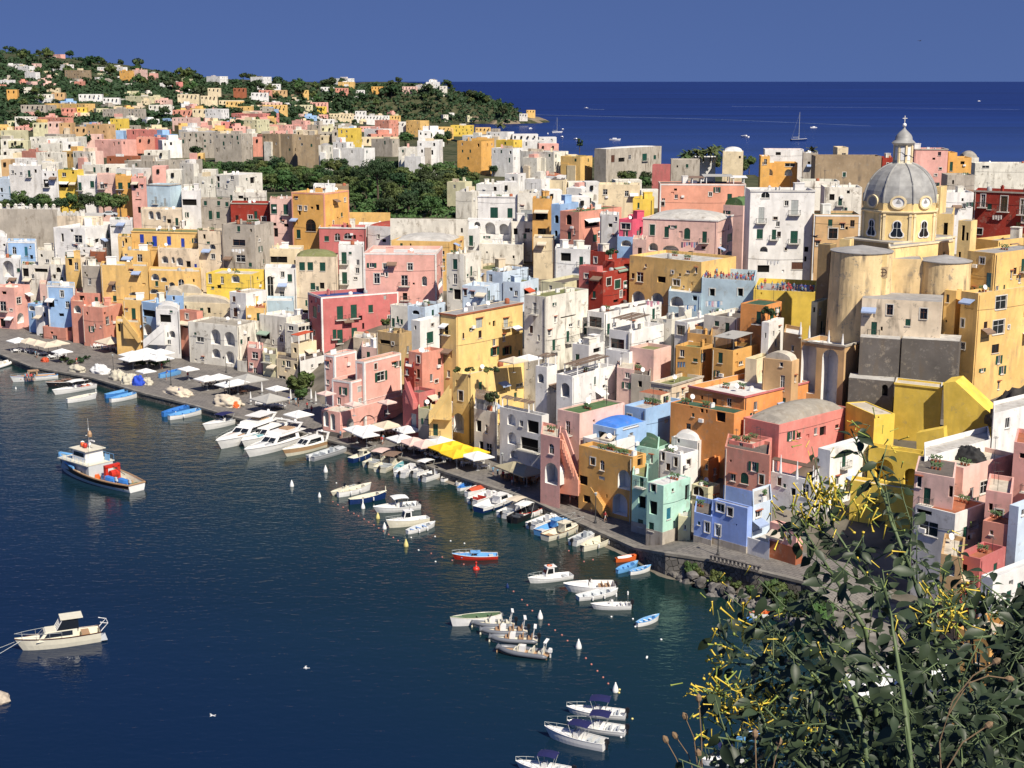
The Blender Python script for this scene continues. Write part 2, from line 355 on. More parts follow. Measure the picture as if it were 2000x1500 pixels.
def house(label, ul, uc, ur, vt, vb, yaw, col, roof='g', wins='', cat='house', colR=None, par=.55, Y=None, dep=None, parent=None, pname=None, trim=None, dado=None,
          vault=0, clutter=1, back='W', name=None, zb=None, cornice=None, simple=False, auto=None, slope=0):
    if Y is None: Y = surf(uc, vb)
    elif 268 <= Y < 420 and 'pink corner house' not in (label or 'pink corner house') and uc < 900 and vb > 380: Y += 27*(1-sstep(720, 900, uc))+20*(1-sstep(90, 170, uc))
    if label and uc < 300 and vt < 365 and 375 < Y < 445 and cat == 'house' and not auto: Y = max(Y, 400)+32
    C = at_y(uc, vt, Y); zt = C.z; zv = at_y(uc, vb, Y).z
    if 40 <= yaw <= 60: yaw -= 6
    while True:
        ya = radians(yaw)
        dL = Vector((-cos(ya), sin(ya), 0)); dR = Vector((sin(ya), cos(ya), 0))
        wL = abs(corner_t(C, dL, zt, ul)) if uc-ul > .5 else (dep or 8)
        tR = corner_t(C, dR, zt, ur) if ur-uc > .5 else -1
        if ur-uc > 7 and ur-uc > .38*(uc-ul) and yaw < 76 and (tR <= 0 or tR > 1.6*(ur-uc)*Y/F+2): yaw += 3
        else: break
    wR = tR if 0 < tR < 60 else (dep or 9)
    if dep and ur-uc <= .5: wR = dep
    if ur-uc <= .38*(uc-ul): wR = min(wR, 14)
    away = Vector((C.x, C.y, 0)).normalized()
    if ur-uc <= 7 and wR < 4: dR = Vector((away.x+.02, away.y, 0)).normalized(); wR = dep or 8     # party wall running straight back
    if uc-ul <= 9 and wL < 1.7: dL = Vector((away.x-.02, away.y, 0)).normalized(); wL = dep or 8
    nL = Vector((-dL.y, dL.x, 0)); nR = Vector((dR.y, -dR.x, 0))
    g = refz(C.x, C.y, False) if Y < 1e4 else 0
    zbase = min(g, zv)-.8 if zb is None else zb
    if zt-zbase < 1: zbase = zt-2.5
    mw = pm(col); mb = MB()
    fL = Face(C, dL, nL, wL, zbase, zt); fR = Face(C, dR, nR, wR, zbase, zt)
    B = C+dL*wL+dR*wR
    fB = Face(B, -dL, -nL, wL, zbase, zt); fE = Face(B, -dR, -nR, wR, zbase, zt)
    hl = {'L': [], 'R': []}; items = []
    for s in [q.split() for q in wins.split(';') if q.strip()]:
        fn = s[0]; u, v, w, h = map(float, s[1:5]); k = s[5]; f = fL if fn == 'L' else fR
        x0, x1, z0, z1 = rect(f, u, v, w, h); info = {}
        dpt = {'a': min(2.2, (wR if fn == 'L' else wL)*.5), 'n': .5}.get(k[0], .18)
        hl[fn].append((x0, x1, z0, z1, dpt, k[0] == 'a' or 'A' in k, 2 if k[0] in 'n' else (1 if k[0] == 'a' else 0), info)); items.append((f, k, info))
    plainw = any(w_ in (label or '') for w_ in ('bastion', 'wall house', 'retaining', 'two tall', 'bracket', 'yellow wall', 'stair wall', 'stair front'))
    if parent is None and not auto and Y < 520 and cat == 'house' and not plainw:
        rr = random.Random(int(ul*3+vt*7)); hv = zt-zv
        for f, fn in ((fL, 'L'), (fR, 'R')):
            if (fn == 'R' and ur-uc < 6) or (fn == 'L' and uc-ul < 6) or f.w < 2.5 or hv < 2.5: continue
            for _ in range(min(14, max(1, int(f.w*hv/13)-len(hl[fn])//2))):
                x = rr.uniform(.8, f.w-.8); z = zt-rr.uniform(.8, max(1.0, hv-1.6)); ww = rr.choice([.5, .8, .9]); hh = rr.choice([.6, 1.1, 1.4]); k_ = rr.choice(['n', 'd', 'wh', 'g', 'd*', 'gp', 'd', 'ws', 'nA', 'dA*', 'nq'+rr.choice('1235')]); ww, hh = (.9, 2.1) if 'p' in k_ else (1.8, 1.5) if 'q' in k_ else (ww, hh); info = {}
                hl[fn].append((x-ww/2, x+ww/2, z-hh, z, .5 if k_ == 'n' else .18, False, 2 if k_ == 'n' else 0, info)); items.append((f, k_, info))
    if auto:
        for f, fn in ((fL, 'L'), (fR, 'R')):
            if fn == 'R' and ur-uc <= .5: continue
            hvis = zt-zv; rows = max(1, int(hvis/3.3)); cols = max(1, int(f.w/3.6))
            for r_ in range(rows):
                for c_ in range(cols):
                    if RND.random() < .5: continue
                    x = f.w*(c_+RND.uniform(.3, .7))/cols; z = zt-RND.uniform(.8, 1.2)-3.2*r_; hh = RND.choice([1.3, 1.5, 2.2]); ww = RND.choice([.9, 1.1])
                    if z-hh < zv: continue
                    k = RND.choice('gwdgnw'+auto); info = {}
                    hl[fn].append((x-ww/2, x+ww/2, z-hh, z, .5 if k == 'n' else .18, False, 2 if k == 'n' else 0, info)); items.append((f, k, info))
    wall_holes(mb, fL, hl['L']); wall_holes(mb, fR, hl['R']); wall_holes(mb, fB, []); wall_holes(mb, fE, [])
    off = Vector((C.x, C.y, zbase))
    if parent is None:
        root = empty(name or 'house', off, 0, label, cat, None)
    else:
        root = parent; off = OFFS[parent.name]
    # parapet and roof
    k = .22 if par > .02 else 0; m_ = min(wL, wR)
    if k*2 > m_*.6: k = m_*.2
    c4 = [C, C+dR*wR, B, C+dL*wL]; inn = [C+dL*k+dR*k, C+dR*(wR-k)+dL*k, B-dL*k-dR*k, C+dL*(wL-k)+dR*k]
    c4 = [Vector((p.x, p.y, zt)) for p in c4]; inn = [Vector((p.x, p.y, zt)) for p in inn]
    if k:
        for i in range(4):
            j = (i+1) % 4; mb.quad(c4[i], c4[j], inn[j], inn[i], 3); mb.quad(inn[i], inn[j], inn[j]-Zv*(par+.05), inn[i]-Zv*(par+.05), 0)
    bm_ = pm(back)
    wl = mb.build(pname or 'wall', [mw, bm_, DARK, STONE if trim or cornice else mw], root, off)
    if wl and parent is not None and label: pass
    sub = root if parent is None else wl
    rb = MB(); zr = zt-par if k else zt
    q4 = [Vector((p.x, p.y, zr)) for p in inn]
    if vault:
        n = 12; grid = []
        for i in range(n+1):
            for j in range(n+1):
                a, b = i/n, j/n
                p = q4[0].lerp(q4[1], a).lerp(q4[3].lerp(q4[2], a), b)
                sx = 1-(2*a-1)**2; sy = 1-(2*b-1)**2
                hh = vault*(sqrt(max(0, sx))*sqrt(max(0, sy))) if vault > 0 else -vault*sqrt(max(0, sy))
                grid.append(p+Zv*hh)
        for i in range(n):
            for j in range(n):
                a = i*(n+1)+j; rb.quad(grid[a], grid[a+n+1], grid[a+n+2], grid[a+1])
        if vault < 0:
            for i in (0, n): rb.poly([grid[i*(n+1)+j] for j in range(n+1)]+[q4[3 if i == 0 else 2], q4[0 if i == 0 else 1]])
        rb.sm = vault > 0
    else:
        rb.poly(q4)
    rb.build('roof', rm(roof), sub, off)
    for f, k_, info in items:
        if info.get('ok'): window(f, k_, info, sub, off, simple)
    if cornice:
        cb = MB()
        for f in (fL, fR): fbox(cb, f, -.12, f.w+.1, zt-.28, zt+.02, .003, .16)
        cb.build('cornice', pm(cornice) if cornice in PAL else STONE, sub, off)
    if trim:
        tb = MB()
        for f in (fL, fR):
            fbox(tb, f, -.03, f.w, zt-.45, zt-.12, .004, .05); fbox(tb, f, .0, .35, zbase, zt-.46, .004, .045); fbox(tb, f, f.w-.35, f.w-.01, zbase, zt-.46, .004, .045)
        tb.build('band', pm(trim), sub, off)
    if dado:
        v_, c_ = dado; db = MB(); zd = at_y(uc, v_, Y).z
        for f in (fL, fR): fbox(db, f, -.02, f.w, zbase, zd, .003, .045)
        db.build('plinth', pm(c_), sub, off)
    h = dict(root=root, sub=sub, off=off, fL=fL, fR=fR, C=C, wL=wL, wR=wR, zt=zt, zr=zr, dL=dL, dR=dR, Y=Y, ul=ul, ur=ur, uc=uc, vt=vt, vb=vb, lab=label)
    if parent is None and Y < 560 and par > .02 and wL > 2.5 and wR > 2.5 and cat == 'house' and not plainw:
        rr = random.Random(int(uc*7+vt))
        for f in (fL, fR):      # rain pipe, cable, wall units
            if f is fR and ur-uc < 6: continue
            if rr.random() < .6 and f.w > 4: x = rr.choice([.3, f.w-.3]); mb = MB(); mb.tube([f.pt(x, zt-.3, .09), f.pt(x, zv-1.5, .09)], .055, 5); mb.build('rain_pipe', rr.choice([STONE, IRON, mw]), root, off)
            if rr.random() < .5 and f.w > 5: z = rr.uniform(zv+.5, zt-1); mb = MB(); mb.tube([f.pt(f.w*t/6, z-.25*sin(pi*t/6), .05) for t in range(7)], .02, 3); mb.build('cable', IRON, root, off)
            if rr.random() < .3 and f.w > 4: x = f.w*rr.uniform(.2, .8); z = rr.uniform(max(zv, zt-6), zt-1.5); mb = MB(); fbox(mb, f, x, x+.8, z, z+.55, .02, .35); mb.build('air_conditioner', WHITE, root, off)
        def spot(): return C+dL*(wL*rr.uniform(.15, .85))+dR*(wR*rr.uniform(.2, .85))
        for _ in range((rr.choice([4, 5, 6, 7]) if clutter else 2)*(0 if vault or label == ZL else 1)):
            t = rr.choice(['antenna', 'dish', 'ac', 'tank', 'antenna', 'chimney', 'skylight', 'low', 'low', 'pots', 'antenna'] if Y > 236 else ['antenna', 'dish', 'ac', 'pots', 'pots', 'antenna']); p = spot(); p.z = zr; mb = MB()
            if t == 'antenna':
                hh = rr.uniform(1.8, 3.2); mb.tube([p, p+Zv*hh], .03, 4); a = rr.uniform(0, 3); e = Vector((cos(a), sin(a), 0)); g2 = Vector((-sin(a), cos(a), 0))
                mb.tube([p+Zv*(hh-.2)-e*.6, p+Zv*(hh-.2)+e*.6], .02, 4)
                for i in range(5): q = p+Zv*(hh-.2)+e*(-.5+.25*i); mb.tube([q-g2*.3, q+g2*.3], .012, 4)
                mb.build('antenna', IRON, root, off)
            elif t == 'dish':
                mb.tube([p, p+Zv*.8], .04, 5); c = p+Zv*.9; nn = Vector((.4, -.8, .35)).normalized(); e = nn.cross(Zv).normalized(); g2 = e.cross(nn)
                ring = [c+(e*cos(2*pi*i/12)+g2*sin(2*pi*i/12))*.42+nn*.1 for i in range(12)]
                for i in range(12): mb.poly([c, ring[i], ring[(i+1) % 12]]); mb.poly([c-nn*.03, ring[(i+1) % 12], ring[i]])
                mb.build('satellite_dish', WHITE, root, off)
            elif t == 'ac': mb.cbox(p, (.85, .35, .65), ya); mb.cbox(p+Zv*.7, (.8, .3, .04), ya); mb.build('air_conditioner', WHITE, root, off)
            elif t == 'tank': mb.lathe(p, [(0, 0), (.45, 0), (.48, .1), (.48, .9), (.3, 1.05), (0, 1.1)], 12); mb.build('water_tank', rr.choice([WHITE, TILE, GREYD]), root, off, smooth=True)
            elif t == 'low':
                e = rr.choice([dL, dR]); q = p-e*rr.uniform(.5, 1.4); mb.box(q, e*rr.uniform(1.2, 2.6), Vector((-e.y, e.x, 0))*.2, Zv*rr.uniform(.6, 1.3)); mb.build('low_wall', rr.choice([mw, pm('W'), pm('w')]), root, off)
            elif t == 'pots':
                g_ = MB()
                for i in range(3):
                    q = p+dL*(.5*i); mb.lathe(q, [(0, 0), (.14, 0), (.2, .32), (0, .3)], 8)
                    for _q in range(26): c_ = q+Vector((rr.gauss(0, .16), rr.gauss(0, .16), rr.uniform(.35, .9))); g_.quad(c_, c_+Vector((.12, .03, .05)), c_+Vector((.1, .1, .14)), c_+Vector((-.03, .08, .1)))
                o_ = mb.build('flower_pot', TILE, root, off); g_.build('plant', plain('pot_plant', (.05, .10, .03), .8), o_, off)
            elif t == 'chimney': mb.cbox(p, (.5, .5, 1.0), ya); mb.cbox(p+Zv*1.0, (.62, .62, .1), ya); mb.cbox(p+Zv*1.1, (.3, .3, .25), ya); mb.build('chimney', mw, root, off)
            else: sx = rr.uniform(1.2, 2.4); sz = rr.uniform(1.4, 2.3); mb.cbox(p, (sx, 1.6, sz), ya); mb.cbox(p+Zv*sz, (sx+.2, 1.8, .12), ya); mb.build('stair_hut', rr.choice([mw, pm('W'), pm('w')]), root, off)
    if parent is None: HS.append(h)
    return h
OFFS = {}
def pergola(h, fx0, fx1, fy0, fy1, hgt=2.4, mat='reed', posts=True, name='pergola', drop=0):
    """roof-terrace shelter on a house; fractions along its two sides"""
    C, dL, dR, wL, wR = h['C'], h['dL'], h['dR'], h['wL'], h['wR']; z = h['zr']-drop
    def pt(a, b, zz): p = C+dL*wL*a+dR*wR*b; return Vector((p.x, p.y, z+zz))
    mb = MB()
    for a in (fx0, fx1):
        for b in (fy0, fy1):
            p = pt(a, b, 0); mb.box(p-Vector((.1, .1, 0)), (.2, 0, 0), (0, .2, 0), (0, 0, hgt))
    o = mb.build(name, WHITE if posts else IRON, h['sub'], h['off'])
    rb = MB(); a, b, c, d = pt(fx0-.04, fy0-.04, hgt), pt(fx1+.04, fy0-.04, hgt), pt(fx1+.04, fy1+.04, hgt+.25), pt(fx0-.04, fy1+.04, hgt+.25)
    if mat == 'reed':
        n = max(6, int((b-a).length/.22)); rr = random.Random(3)
        for i in range(n):
            t = i/n; t2 = (i+.8)/n; z_ = Zv*rr.uniform(0, .12); e = rr.uniform(-.03, .06)
            p0, p1, p2, p3 = a.lerp(b, t), a.lerp(b, t2), d.lerp(c, t2), d.lerp(c, t); p0 = p0+(p0-p3)*e; p1 = p1+(p1-p2)*e
            rb.poly([p0+z_, p1+z_, p2+z_, p3+z_]); rb.poly([p3+z_-Zv*.04, p2+z_-Zv*.04, p1+z_-Zv*.04, p0+z_-Zv*.04])
        rb.build('canopy', REED, o, h['off'])
    else:
        rb.box(a, b-a, d-a, Zv*.08); rb.build('canopy', mat, o, h['off'])
REED = plain('reed', (.20, .14, .10), .9, var=.4, scale=3)
def stair(h, fn, u0, v0, u1, v1, out=1.3, col=None):
    """outside staircase running down a facade from (u0,v0) to (u1,v1)"""
    f = h['f'+fn]; x0, z0 = f.hit(u0, v0); x1, z1 = f.hit(u1, v1); mb = MB(); n = max(4, int(abs(z0-z1)/.22)); zb = f.hit(u1, v1)[1]-.3
    for i in range(n):
        t0, t1 = i/n, (i+1)/n; a, b = x0+(x1-x0)*t0, x0+(x1-x0)*t1; z = z0+(z1-z0)*t1
        fbox(mb, f, min(a, b), max(a, b), min(zb, z-1.2), z, .003, out)
    m = pm(col) if col else None
    o = mb.build('staircase', m or bpy.data.materials[h['sub'].children[0].data.materials[0].name] if h['sub'].children else m, h['sub'], h['off'])
    mb = MB(); k = .12
    for s in (out, ):
        A = [f.pt(x0, z0-1.2, s), f.pt(x1, z1-1.2, s), f.pt(x1, z1+.75, s), f.pt(x0, z0+.75, s)]; Bq = [p+f.n*k for p in A]
        mb.poly(A if f.d.cross(Zv).dot(f.n) > 0 else A[::-1]); mb.poly(Bq)
        for i in range(4): mb.quad(A[i], A[(i+1) % 4], Bq[(i+1) % 4], Bq[i])
    mb.build('stair_parapet', m or STONE, h['sub'], h['off'])

def wallpoly(label, pts, uc, vt, Y, yaw, col, th=3.0, cat='wall', name='bastion_wall'):
    """a free-standing wall whose outline is drawn on its own vertical plane, extruded back"""
    C = at_y(uc, vt, Y); ya = radians(yaw); d = Vector((-cos(ya), sin(ya), 0)); n = Vector((-sin(ya), -cos(ya), 0)); f = Face(C, d, n, 1, 0, 1); q = [f.hit(u, v) for u, v in pts]
    A = [f.pt(t, z) for t, z in q]; Bk = [f.pt(t, z, -th) for t, z in q]; m = MB()
    ar = sum(q[i][0]*q[(i+1) % len(q)][1]-q[(i+1) % len(q)][0]*q[i][1] for i in range(len(q)))
    if ar < 0: A.reverse(); Bk.reverse()
    m.poly(A); m.poly(Bk[::-1])
    for i in range(len(A)): j = (i+1) % len(A); m.quad(A[j], A[i], Bk[i], Bk[j])
    o = m.build(name, pm(col), None, C, loc=C); tag(o, label, cat); return o
# ---------------- the town, traced house by house (u left, u corner, u right, v roof, v foot, yaw) ----------------
h = house
# promenade row, right to left
hs_pinkbox = h("small pink house with scalloped canopy and brown lower wall at the end of the promenade", 1504, 1556, 1569, 1034, 1104, 55, 'P', 'l', "L 1520 1045 19 13 gq2;L 1541 1049 8 10 dA*", dado=(1070, 'n'), clutter=0, par=.3)
h("periwinkle blue cubic house with grey roof at the promenade", 1392, 1460, 1470, 993, 1081, 52, 'B', 'g', "L 1407 992 15 16 d*;L 1426 1000 10 16 d*;L 1402 1035 1 1 n;L 1402 1036 10 22 d*;L 1382 1037 9 22 d*;L 1438 1025 3 3 n", dado=(1068, 'G'), par=.15, clutter=1)
h("low periwinkle blue wing attached left of the blue cubic house", 1356, 1391, 1392, 1009, 1066, 52, 'B', 'n', "L 1381 1030 9 20 d*;L 1365 1022 5 7 g", dado=(1055, 'G'), clutter=0, par=.7)
h("narrow pale blue house joined behind the blue cubic house", 1469, 1471, 1508, 988, 1075, 52, 'u', 'l', "R 1481 1004 10 13 d*h", clutter=0, par=.3, name='house')
h("low white stair wall between blue house and small pink house", 1455, 1503, 1508, 1062, 1094, 55, 'W', 'l', "", par=.6, clutter=0)
h("tall salmon house with blue lower wall and one arched shutter window", 1416, 1503, 1509, 889, 985, 48, 's', 'n', "L 1454 934 16 22 gA;L 1427 900 4 5 n;L 1490 921 3 3 n", dado=(966, 'B'), clutter=0, Y=199)
hw = h("white house with wooden pergola terrace above the promenade", 1506, 1592, 1600, 940, 1072, 50, 'W', 'n', "L 1522 940 8 17 d;L 1550 948 9 13 d;L 1573 958 13 26 w", par=.9, Y=196, clutter=0, dep=9)
pergola(hw, .02, .98, .25, .9, 2.6, plain('canopy_wood', (.13, .085, .06), .8))
h("plain sunlit white house behind the wooden pergola", 1598, 1622, 1702, 880, 1060, 50, 'W', 'w', "R 1648 908 5 8 n;R 1672 940 7 20 w;R 1686 928 5 6 n;R 1650 990 9 20 w", Y=196, par=.3)
h("mint green front house with flat white roof", 1264, 1296, 1349, 949, 1050, 50, 't', 'w', "L 1276 952 10 17 n*;L 1276 992 15 26 n;L 1272 1029 10 17 g;R 1314 957 4 6 d;R 1306 1003 8 22 t;R 1342 962 8 30 n", dado=(1040, 'G'), par=.12, clutter=0)
h("narrow mint green house with balcony left of the white-roofed one", 1235, 1264, 1266, 934, 1032, 50, 't', 'o', "L 1253 941 8 19 gp;L 1254 981 14 24 n;L 1251 1022 10 15 g", dado=(1025, 'G'), clutter=0)
h("pale yellow small house with half-round window by the mint one", 1351, 1383, 1406, 953, 1040, 50, 'e', 'l', "L 1364 959 22 20 wA;L 1361 991 15 18 a;R 1394 990 5 20 n", Y=205)
st = h("yellow stair block between mint and blue houses", 1325, 1349, 1352, 1010, 1046, 20, 'e', 'l', "L 1338 1030 5 10 d", clutter=0, par=.2)
h("white cube house with grey terrace above the mint house", 1287, 1330, 1364, 889, 950, 50, 'W', 'g', "L 1295 891 7 17 d*;L 1320 902 7 18 d*;R 1345 904 8 14 d*", Y=208, clutter=1)
h("white domed room behind the white cube house", 1312, 1362, 1394, 862, 900, 45, 'W', 'w', "L 1325 861 5 8 n;L 1340 866 8 16 d*", vault=1.6, par=.1, Y=216)
h("small orange cabin behind the white cube house", 1374, 1384, 1410, 900, 940, 45, 'O', 'g', "L 1380 912 5 10 w", Y=212, clutter=0)
h("mint walled house under dark green roof behind mustard house", 1243, 1286, 1288, 878, 925, 45, 't', 'd', "", vault=1.2, par=.1, Y=214)
h("low house with dark green felt roof and dish", 1241, 1287, 1312, 874, 888, 45, 't', 'd', "", vault=1.0, par=.1, Y=219)
hm = h("mustard house with arches and outside stairs on the quay", 1131, 1236, 1262, 893, 1012, 50, 'm', 'g', "L 1158 901 9 14 d*;L 1176 909 9 20 wA;L 1139 938 17 18 n;L 1219 937 24 38 a;L 1211 985 29 42 a;L 1147 975 16 14 n;L 1185 969 3 7 n;L 1175 934 12 7 k;R 1250 900 10 20 n", back='W', Y=202, clutter=1)
stair(hm, 'L', 1166, 957, 1190, 993, 1.4, 'm')
hp2 = h("pink house with green flat roof and tall shuttered windows", 1089, 1132, 1220, 808, 962, 50, 'p', 'G', "L 1109 835 9 26 wp;L 1111 887 7 26 w;R 1160 822 4 5 n", Y=214, par=.25)
hp1 = h("pink arch house with outside stair on the quay", 1056, 1094, 1097, 856, 962, 50, 'P', 'c', "L 1077 877 10 20 wA;L 1077 925 25 42 a", Y=209, clutter=0)
wallpoly("pink stair flank stepping down beside the quay arch house", [(1091, 846), (1097, 846), (1129, 938), (1129, 969), (1091, 963)], 1129, 950, 208.5, 42, 'C', .25)
wallpoly("inner pink stair flank behind the outer one", [(1097, 840), (1104, 840), (1133, 925), (1133, 965), (1097, 958)], 1133, 945, 210, 42, 'P', .25)
for q_ in range(14):
    p_ = at_y(1092+q_*2.6, 856+q_*6.6, 209.6)
    mb = MB(); mb.cbox((p_.x+.2, p_.y, p_.z-1.6), (.42, 1.3, 1.4), .7); mb.build('step', pm('C'), HS[-1]['root'], HS[-1]['off'])
hb = h("light blue house with bright blue roof", 1153, 1204, 1263, 838, 885, 50, 'b', 'b', "L 1176 852 15 18 n;L 1199 861 8 20 wA;R 1232 833 30 4 w", vault=1.1, par=.12, Y=213)
h("white fronted pale blue lower storey under the blue roof", 1138, 1190, 1240, 865, 890, 50, 'W', 'g', "L 1150 870 14 12 n", Y=210, clutter=0)
h("light blue block with roof terrace under the stained veranda house", 1219, 1261, 1331, 799, 842, 48, 'b', 'l', "R 1302 822 8 8 k;R 1318 820 8 7 w", Y=221)
h("stained cream house with green roof above the blue block", 1271, 1312, 1373, 752, 798, 45, 'k', 'o', "R 1343 776 11 20 r*;R 1324 772 6 12 d;L 1290 765 8 10 n", cornice='G', Y=232, clutter=0)
h("glazed brown veranda on the blue block", 1248, 1290, 1310, 772, 800, 45, 'k', 't', "L 1262 784 10 16 d;L 1277 787 10 16 d;R 1301 781 11 16 d", par=0, Y=227, clutter=0)
h("grey crumbling block beside the green-roofed stained house", 1233, 1270, 1272, 734, 780, 40, 'G', 'n', "L 1250 750 8 12 n", Y=238, clutter=0)
ho = h("large deep orange house with roof terrace", 1345, 1454, 1580, 774, 850, 50, 'O', 'w', "L 1424 786 9 16 dp;L 1395 800 6 10 n;R 1470 790 6 9 n", par=.9, Y=219, cornice='r', dep=12)
h("orange house with green flat roof and wide shutters", 1310, 1434, 1457, 808, 885, 48, 'O', 'd', "L 1371 799 6 14 n;L 1408 811 18 26 n;L 1380 803 4 8 n;L 1350 792 6 9 n", Y=213, par=.12)
h("hot pink house with cracked vaulted stone roof", 1452, 1522, 1658, 830, 885, 48, 'h', 's', "L 1492 862 13 11 d*;R 1607 842 12 18 n;R 1560 850 8 10 d;L 1470 850 6 7 n", vault=2.0, par=.25, Y=209)
h("hot pink lower house with potted balcony", 1424, 1470, 1508, 868, 930, 48, 'h', 'c', "L 1447 868 8 9 w;R 1492 880 14 9 d*", Y=205, clutter=1)
# left of the arches
hg = h("grey quay house with stacked arched balconies", 976, 1058, 1072, 812, 902, 50, 'g', 'w', "L 999 820 16 22 a;L 1018 827 7 12 d;L 1000 856 17 24 a;L 1041 834 22 24 n;L 1034 868 34 24 np;L 1004 888 16 16 a", par=.9, Y=228, clutter=0)
pergola(hg, .35, .98, .3, .95, 2.3)
hg2 = h("cream quay house with brown reed pergola", 926, 970, 976, 806, 895, 48, 'w', 'w', "L 950 838 5 18 wA;L 935 832 10 22 n;L 955 880 11 28 d;L 940 872 8 20 n", par=.8, Y=237, clutter=0)
pergola(hg2, .1, .95, .2, .9, 2.3)
h("white walled terrace house with arched opening under brown pergola", 1087, 1118, 1202, 735, 800, 45, 'W', 'w', "L 1104 762 17 28 a", Y=236, par=.9, clutter=0)
pergola(HS[-1], .1, .9, .15, .85, 2.4)
h("white house with round arch left of the pergola terrace", 1046, 1068, 1088, 717, 790, 45, 'W', 'w', "L 1056 739 12 18 a", Y=243, par=.8, clutter=0)
pergola(HS[-1], .05, .9, .2, .9, 2.4)
h("white boxy house between the two pergola terraces", 1118, 1150, 1182, 675, 735, 45, 'W', 'w', "L 1128 700 8 12 n;R 1166 684 14 9 n", Y=252)
h("white house with reed shelter and cream right wall", 1190, 1230, 1297, 648, 700, 45, 'W', 'w', "L 1206 673 26 22 d;R 1275 668 3 6 n", Y=252, par=.9, clutter=0)
pergola(HS[-1], .1, .95, .1, .6, 2.8)
h("white lower house under the reed shelter", 1183, 1229, 1240, 688, 745, 45, 'W', 'w', "L 1200 712 10 14 n", Y=246, clutter=0)
h("pale pink notched wall house below the white reed shelter", 1230, 1277, 1311, 684, 735, 45, 'p', 'o', "L 1246 710 8 3 n", Y=244, clutter=0)
h("small pale pink buttress house with white window", 1205, 1238, 1243, 722, 775, 42, 'p', 'c', "L 1225 733 9 11 w", Y=240, clutter=0, par=.1)
h("white house with glazed balcony and dark flat roof", 1147, 1180, 1292, 611, 660, 42, 'W', 'n', "L 1163 629 24 20 dp;R 1200 635 8 10 w", Y=262)
h("tall white house with olive roof and grey side wall", 1024, 1066, 1149, 580, 690, 45, 'w', 'o', "L 1044 602 7 22 dp;L 1043 654 6 16 w;L 1052 660 4 12 w;R 1110 618 30 3 n;R 1115 635 8 6 w", Y=257, par=.3)
ht = h("tall yellow tower house with slate roof and corner balconies", 858, 891, 1021, 615, 730, 45, 'q', 'g', "R 936 631 12 19 kh;R 988 630 9 18 kph;R 966 686 8 16 dsh;R 990 685 9 15 dsh;L 871 643 9 20 npq1;L 875 679 5 18 w;L 876 730 6 14 w", par=.05, Y=258, cornice='n', clutter=1)
hy = h("yellow lower block with planted roof terrace", 884, 915, 1042, 732, 850, 45, 'q', 'l', "L 900 773 9 19 d*;L 896 826 20 38 a;R 1015 752 14 7 w;R 985 754 14 7 w", Y=248, par=.9, clutter=0)
hy2 = h("yellow stair house with sloping parapet beside the umbrellas", 838, 882, 888, 812, 858, 15, 'q', 'c', "", Y=241, clutter=0)
stair(hy2, 'L', 882, 757, 842, 812, 1.2, 'q')
h("small cream block left of the yellow stair house", 817, 842, 846, 800, 850, 35, 'e', 'o', "L 828 835 6 12 k", Y=245, clutter=0, dado=(822, 'G'))
h("dark pink weathered house between pink corner house and yellow tower", 798, 824, 866, 690, 790, 45, 's', 'c', "L 817 702 6 14 d*;L 817 730 6 18 d;R 838 778 12 18 d*;R 858 772 6 14 d", Y=255, par=.7)
hr = h("brick red low house with red outside stair", 786, 818, 850, 768, 842, 45, 'r', 'n', "L 796 765 9 24 d;L 808 822 10 28 k", Y=249, clutter=0)
stair(hr, 'L', 800, 742, 816, 785, 1.2, 'r')
h("tiny dark red hut beside the weathered dark pink house", 789, 808, 812, 718, 760, 45, 'R', 'w', "L 795 726 6 12 w", Y=251, clutter=0)
# pink corner house
h("left upper part of the pink corner house on the quay", 633, 653, 696, 694, 752, 35, 'P', 'l', "L 640 712 6 13 dh;L 640 746 6 9 d", Y=262, par=.3, trim='W', clutter=0)
h("right upper part of the pink corner house with green roof", 694, 711, 783, 706, 750, 35, 'P', 'o', "R 744 735 15 18 ws*", Y=259, par=.4, trim='W', clutter=0)
h("middle storey of the pink corner house behind the railing terrace", 648, 685, 784, 745, 812, 35, 'P', 'n', "R 705 760 12 11 k*;R 706 787 11 18 k*;R 744 784 17 20 ds;L 662 783 7 14 w", Y=257, par=.6, trim='W', clutter=0)
hpb = h("arcaded ground floor terrace of the pink corner house", 628, 664, 786, 806, 854, 35, 'P', 'c', "R 684 829 14 24 a;R 717 825 32 28 a;R 742 824 14 18 a;R 760 824 14 18 a;R 776 824 12 18 a;L 637 818 10 30 a;L 650 824 9 32 a", Y=253, par=.15, dado=(846, 'D'), back='W', clutter=0)
rb = MB(); railing(rb, hpb['fR'], .2, hpb['wR']-.2, hpb['zt'], -.05, -.1, .9); railing(rb, hpb['fL'], .2, hpb['wL']-.2, hpb['zt'], -.05, -.1, .9); rb.build('railing', WHITE, hpb['root'], hpb['off'])
# second rows, centre
h("crimson palazzo with white corner bands and green balcony doors", 601, 627, 778, 580, 690, 62, 'r', 'B', "L 615 609 7 21 g;R 664 611 12 26 gp;R 691 608 12 26 gp;R 724 603 9 15 g;R 664 657 11 26 gp;R 692 652 11 24 gp;R 752 581 5 8 k;R 710 660 7 3 n", Y=287, trim='W', par=.7)
h("rose palazzo with roof terrace and white window frames", 710, 852, 877, 494, 594, 3, 'P', 'w', "L 726 518 9 9 ws;L 752 520 8 11 w*;L 801 521 10 14 w*;L 736 544 11 20 w*;L 790 548 13 21 wp;L 791 579 9 14 np;L 829 549 10 19 a;L 808 554 4 4 n;R 862 550 12 18 a;R 862 580 12 18 a", Y=318, trim='W', par=.8)
h("narrow white house with two green balcony doors", 661, 710, 712, 479, 570, 8, 'W', 'l', "L 672 504 10 23 gp;L 673 543 10 23 gp", Y=326)
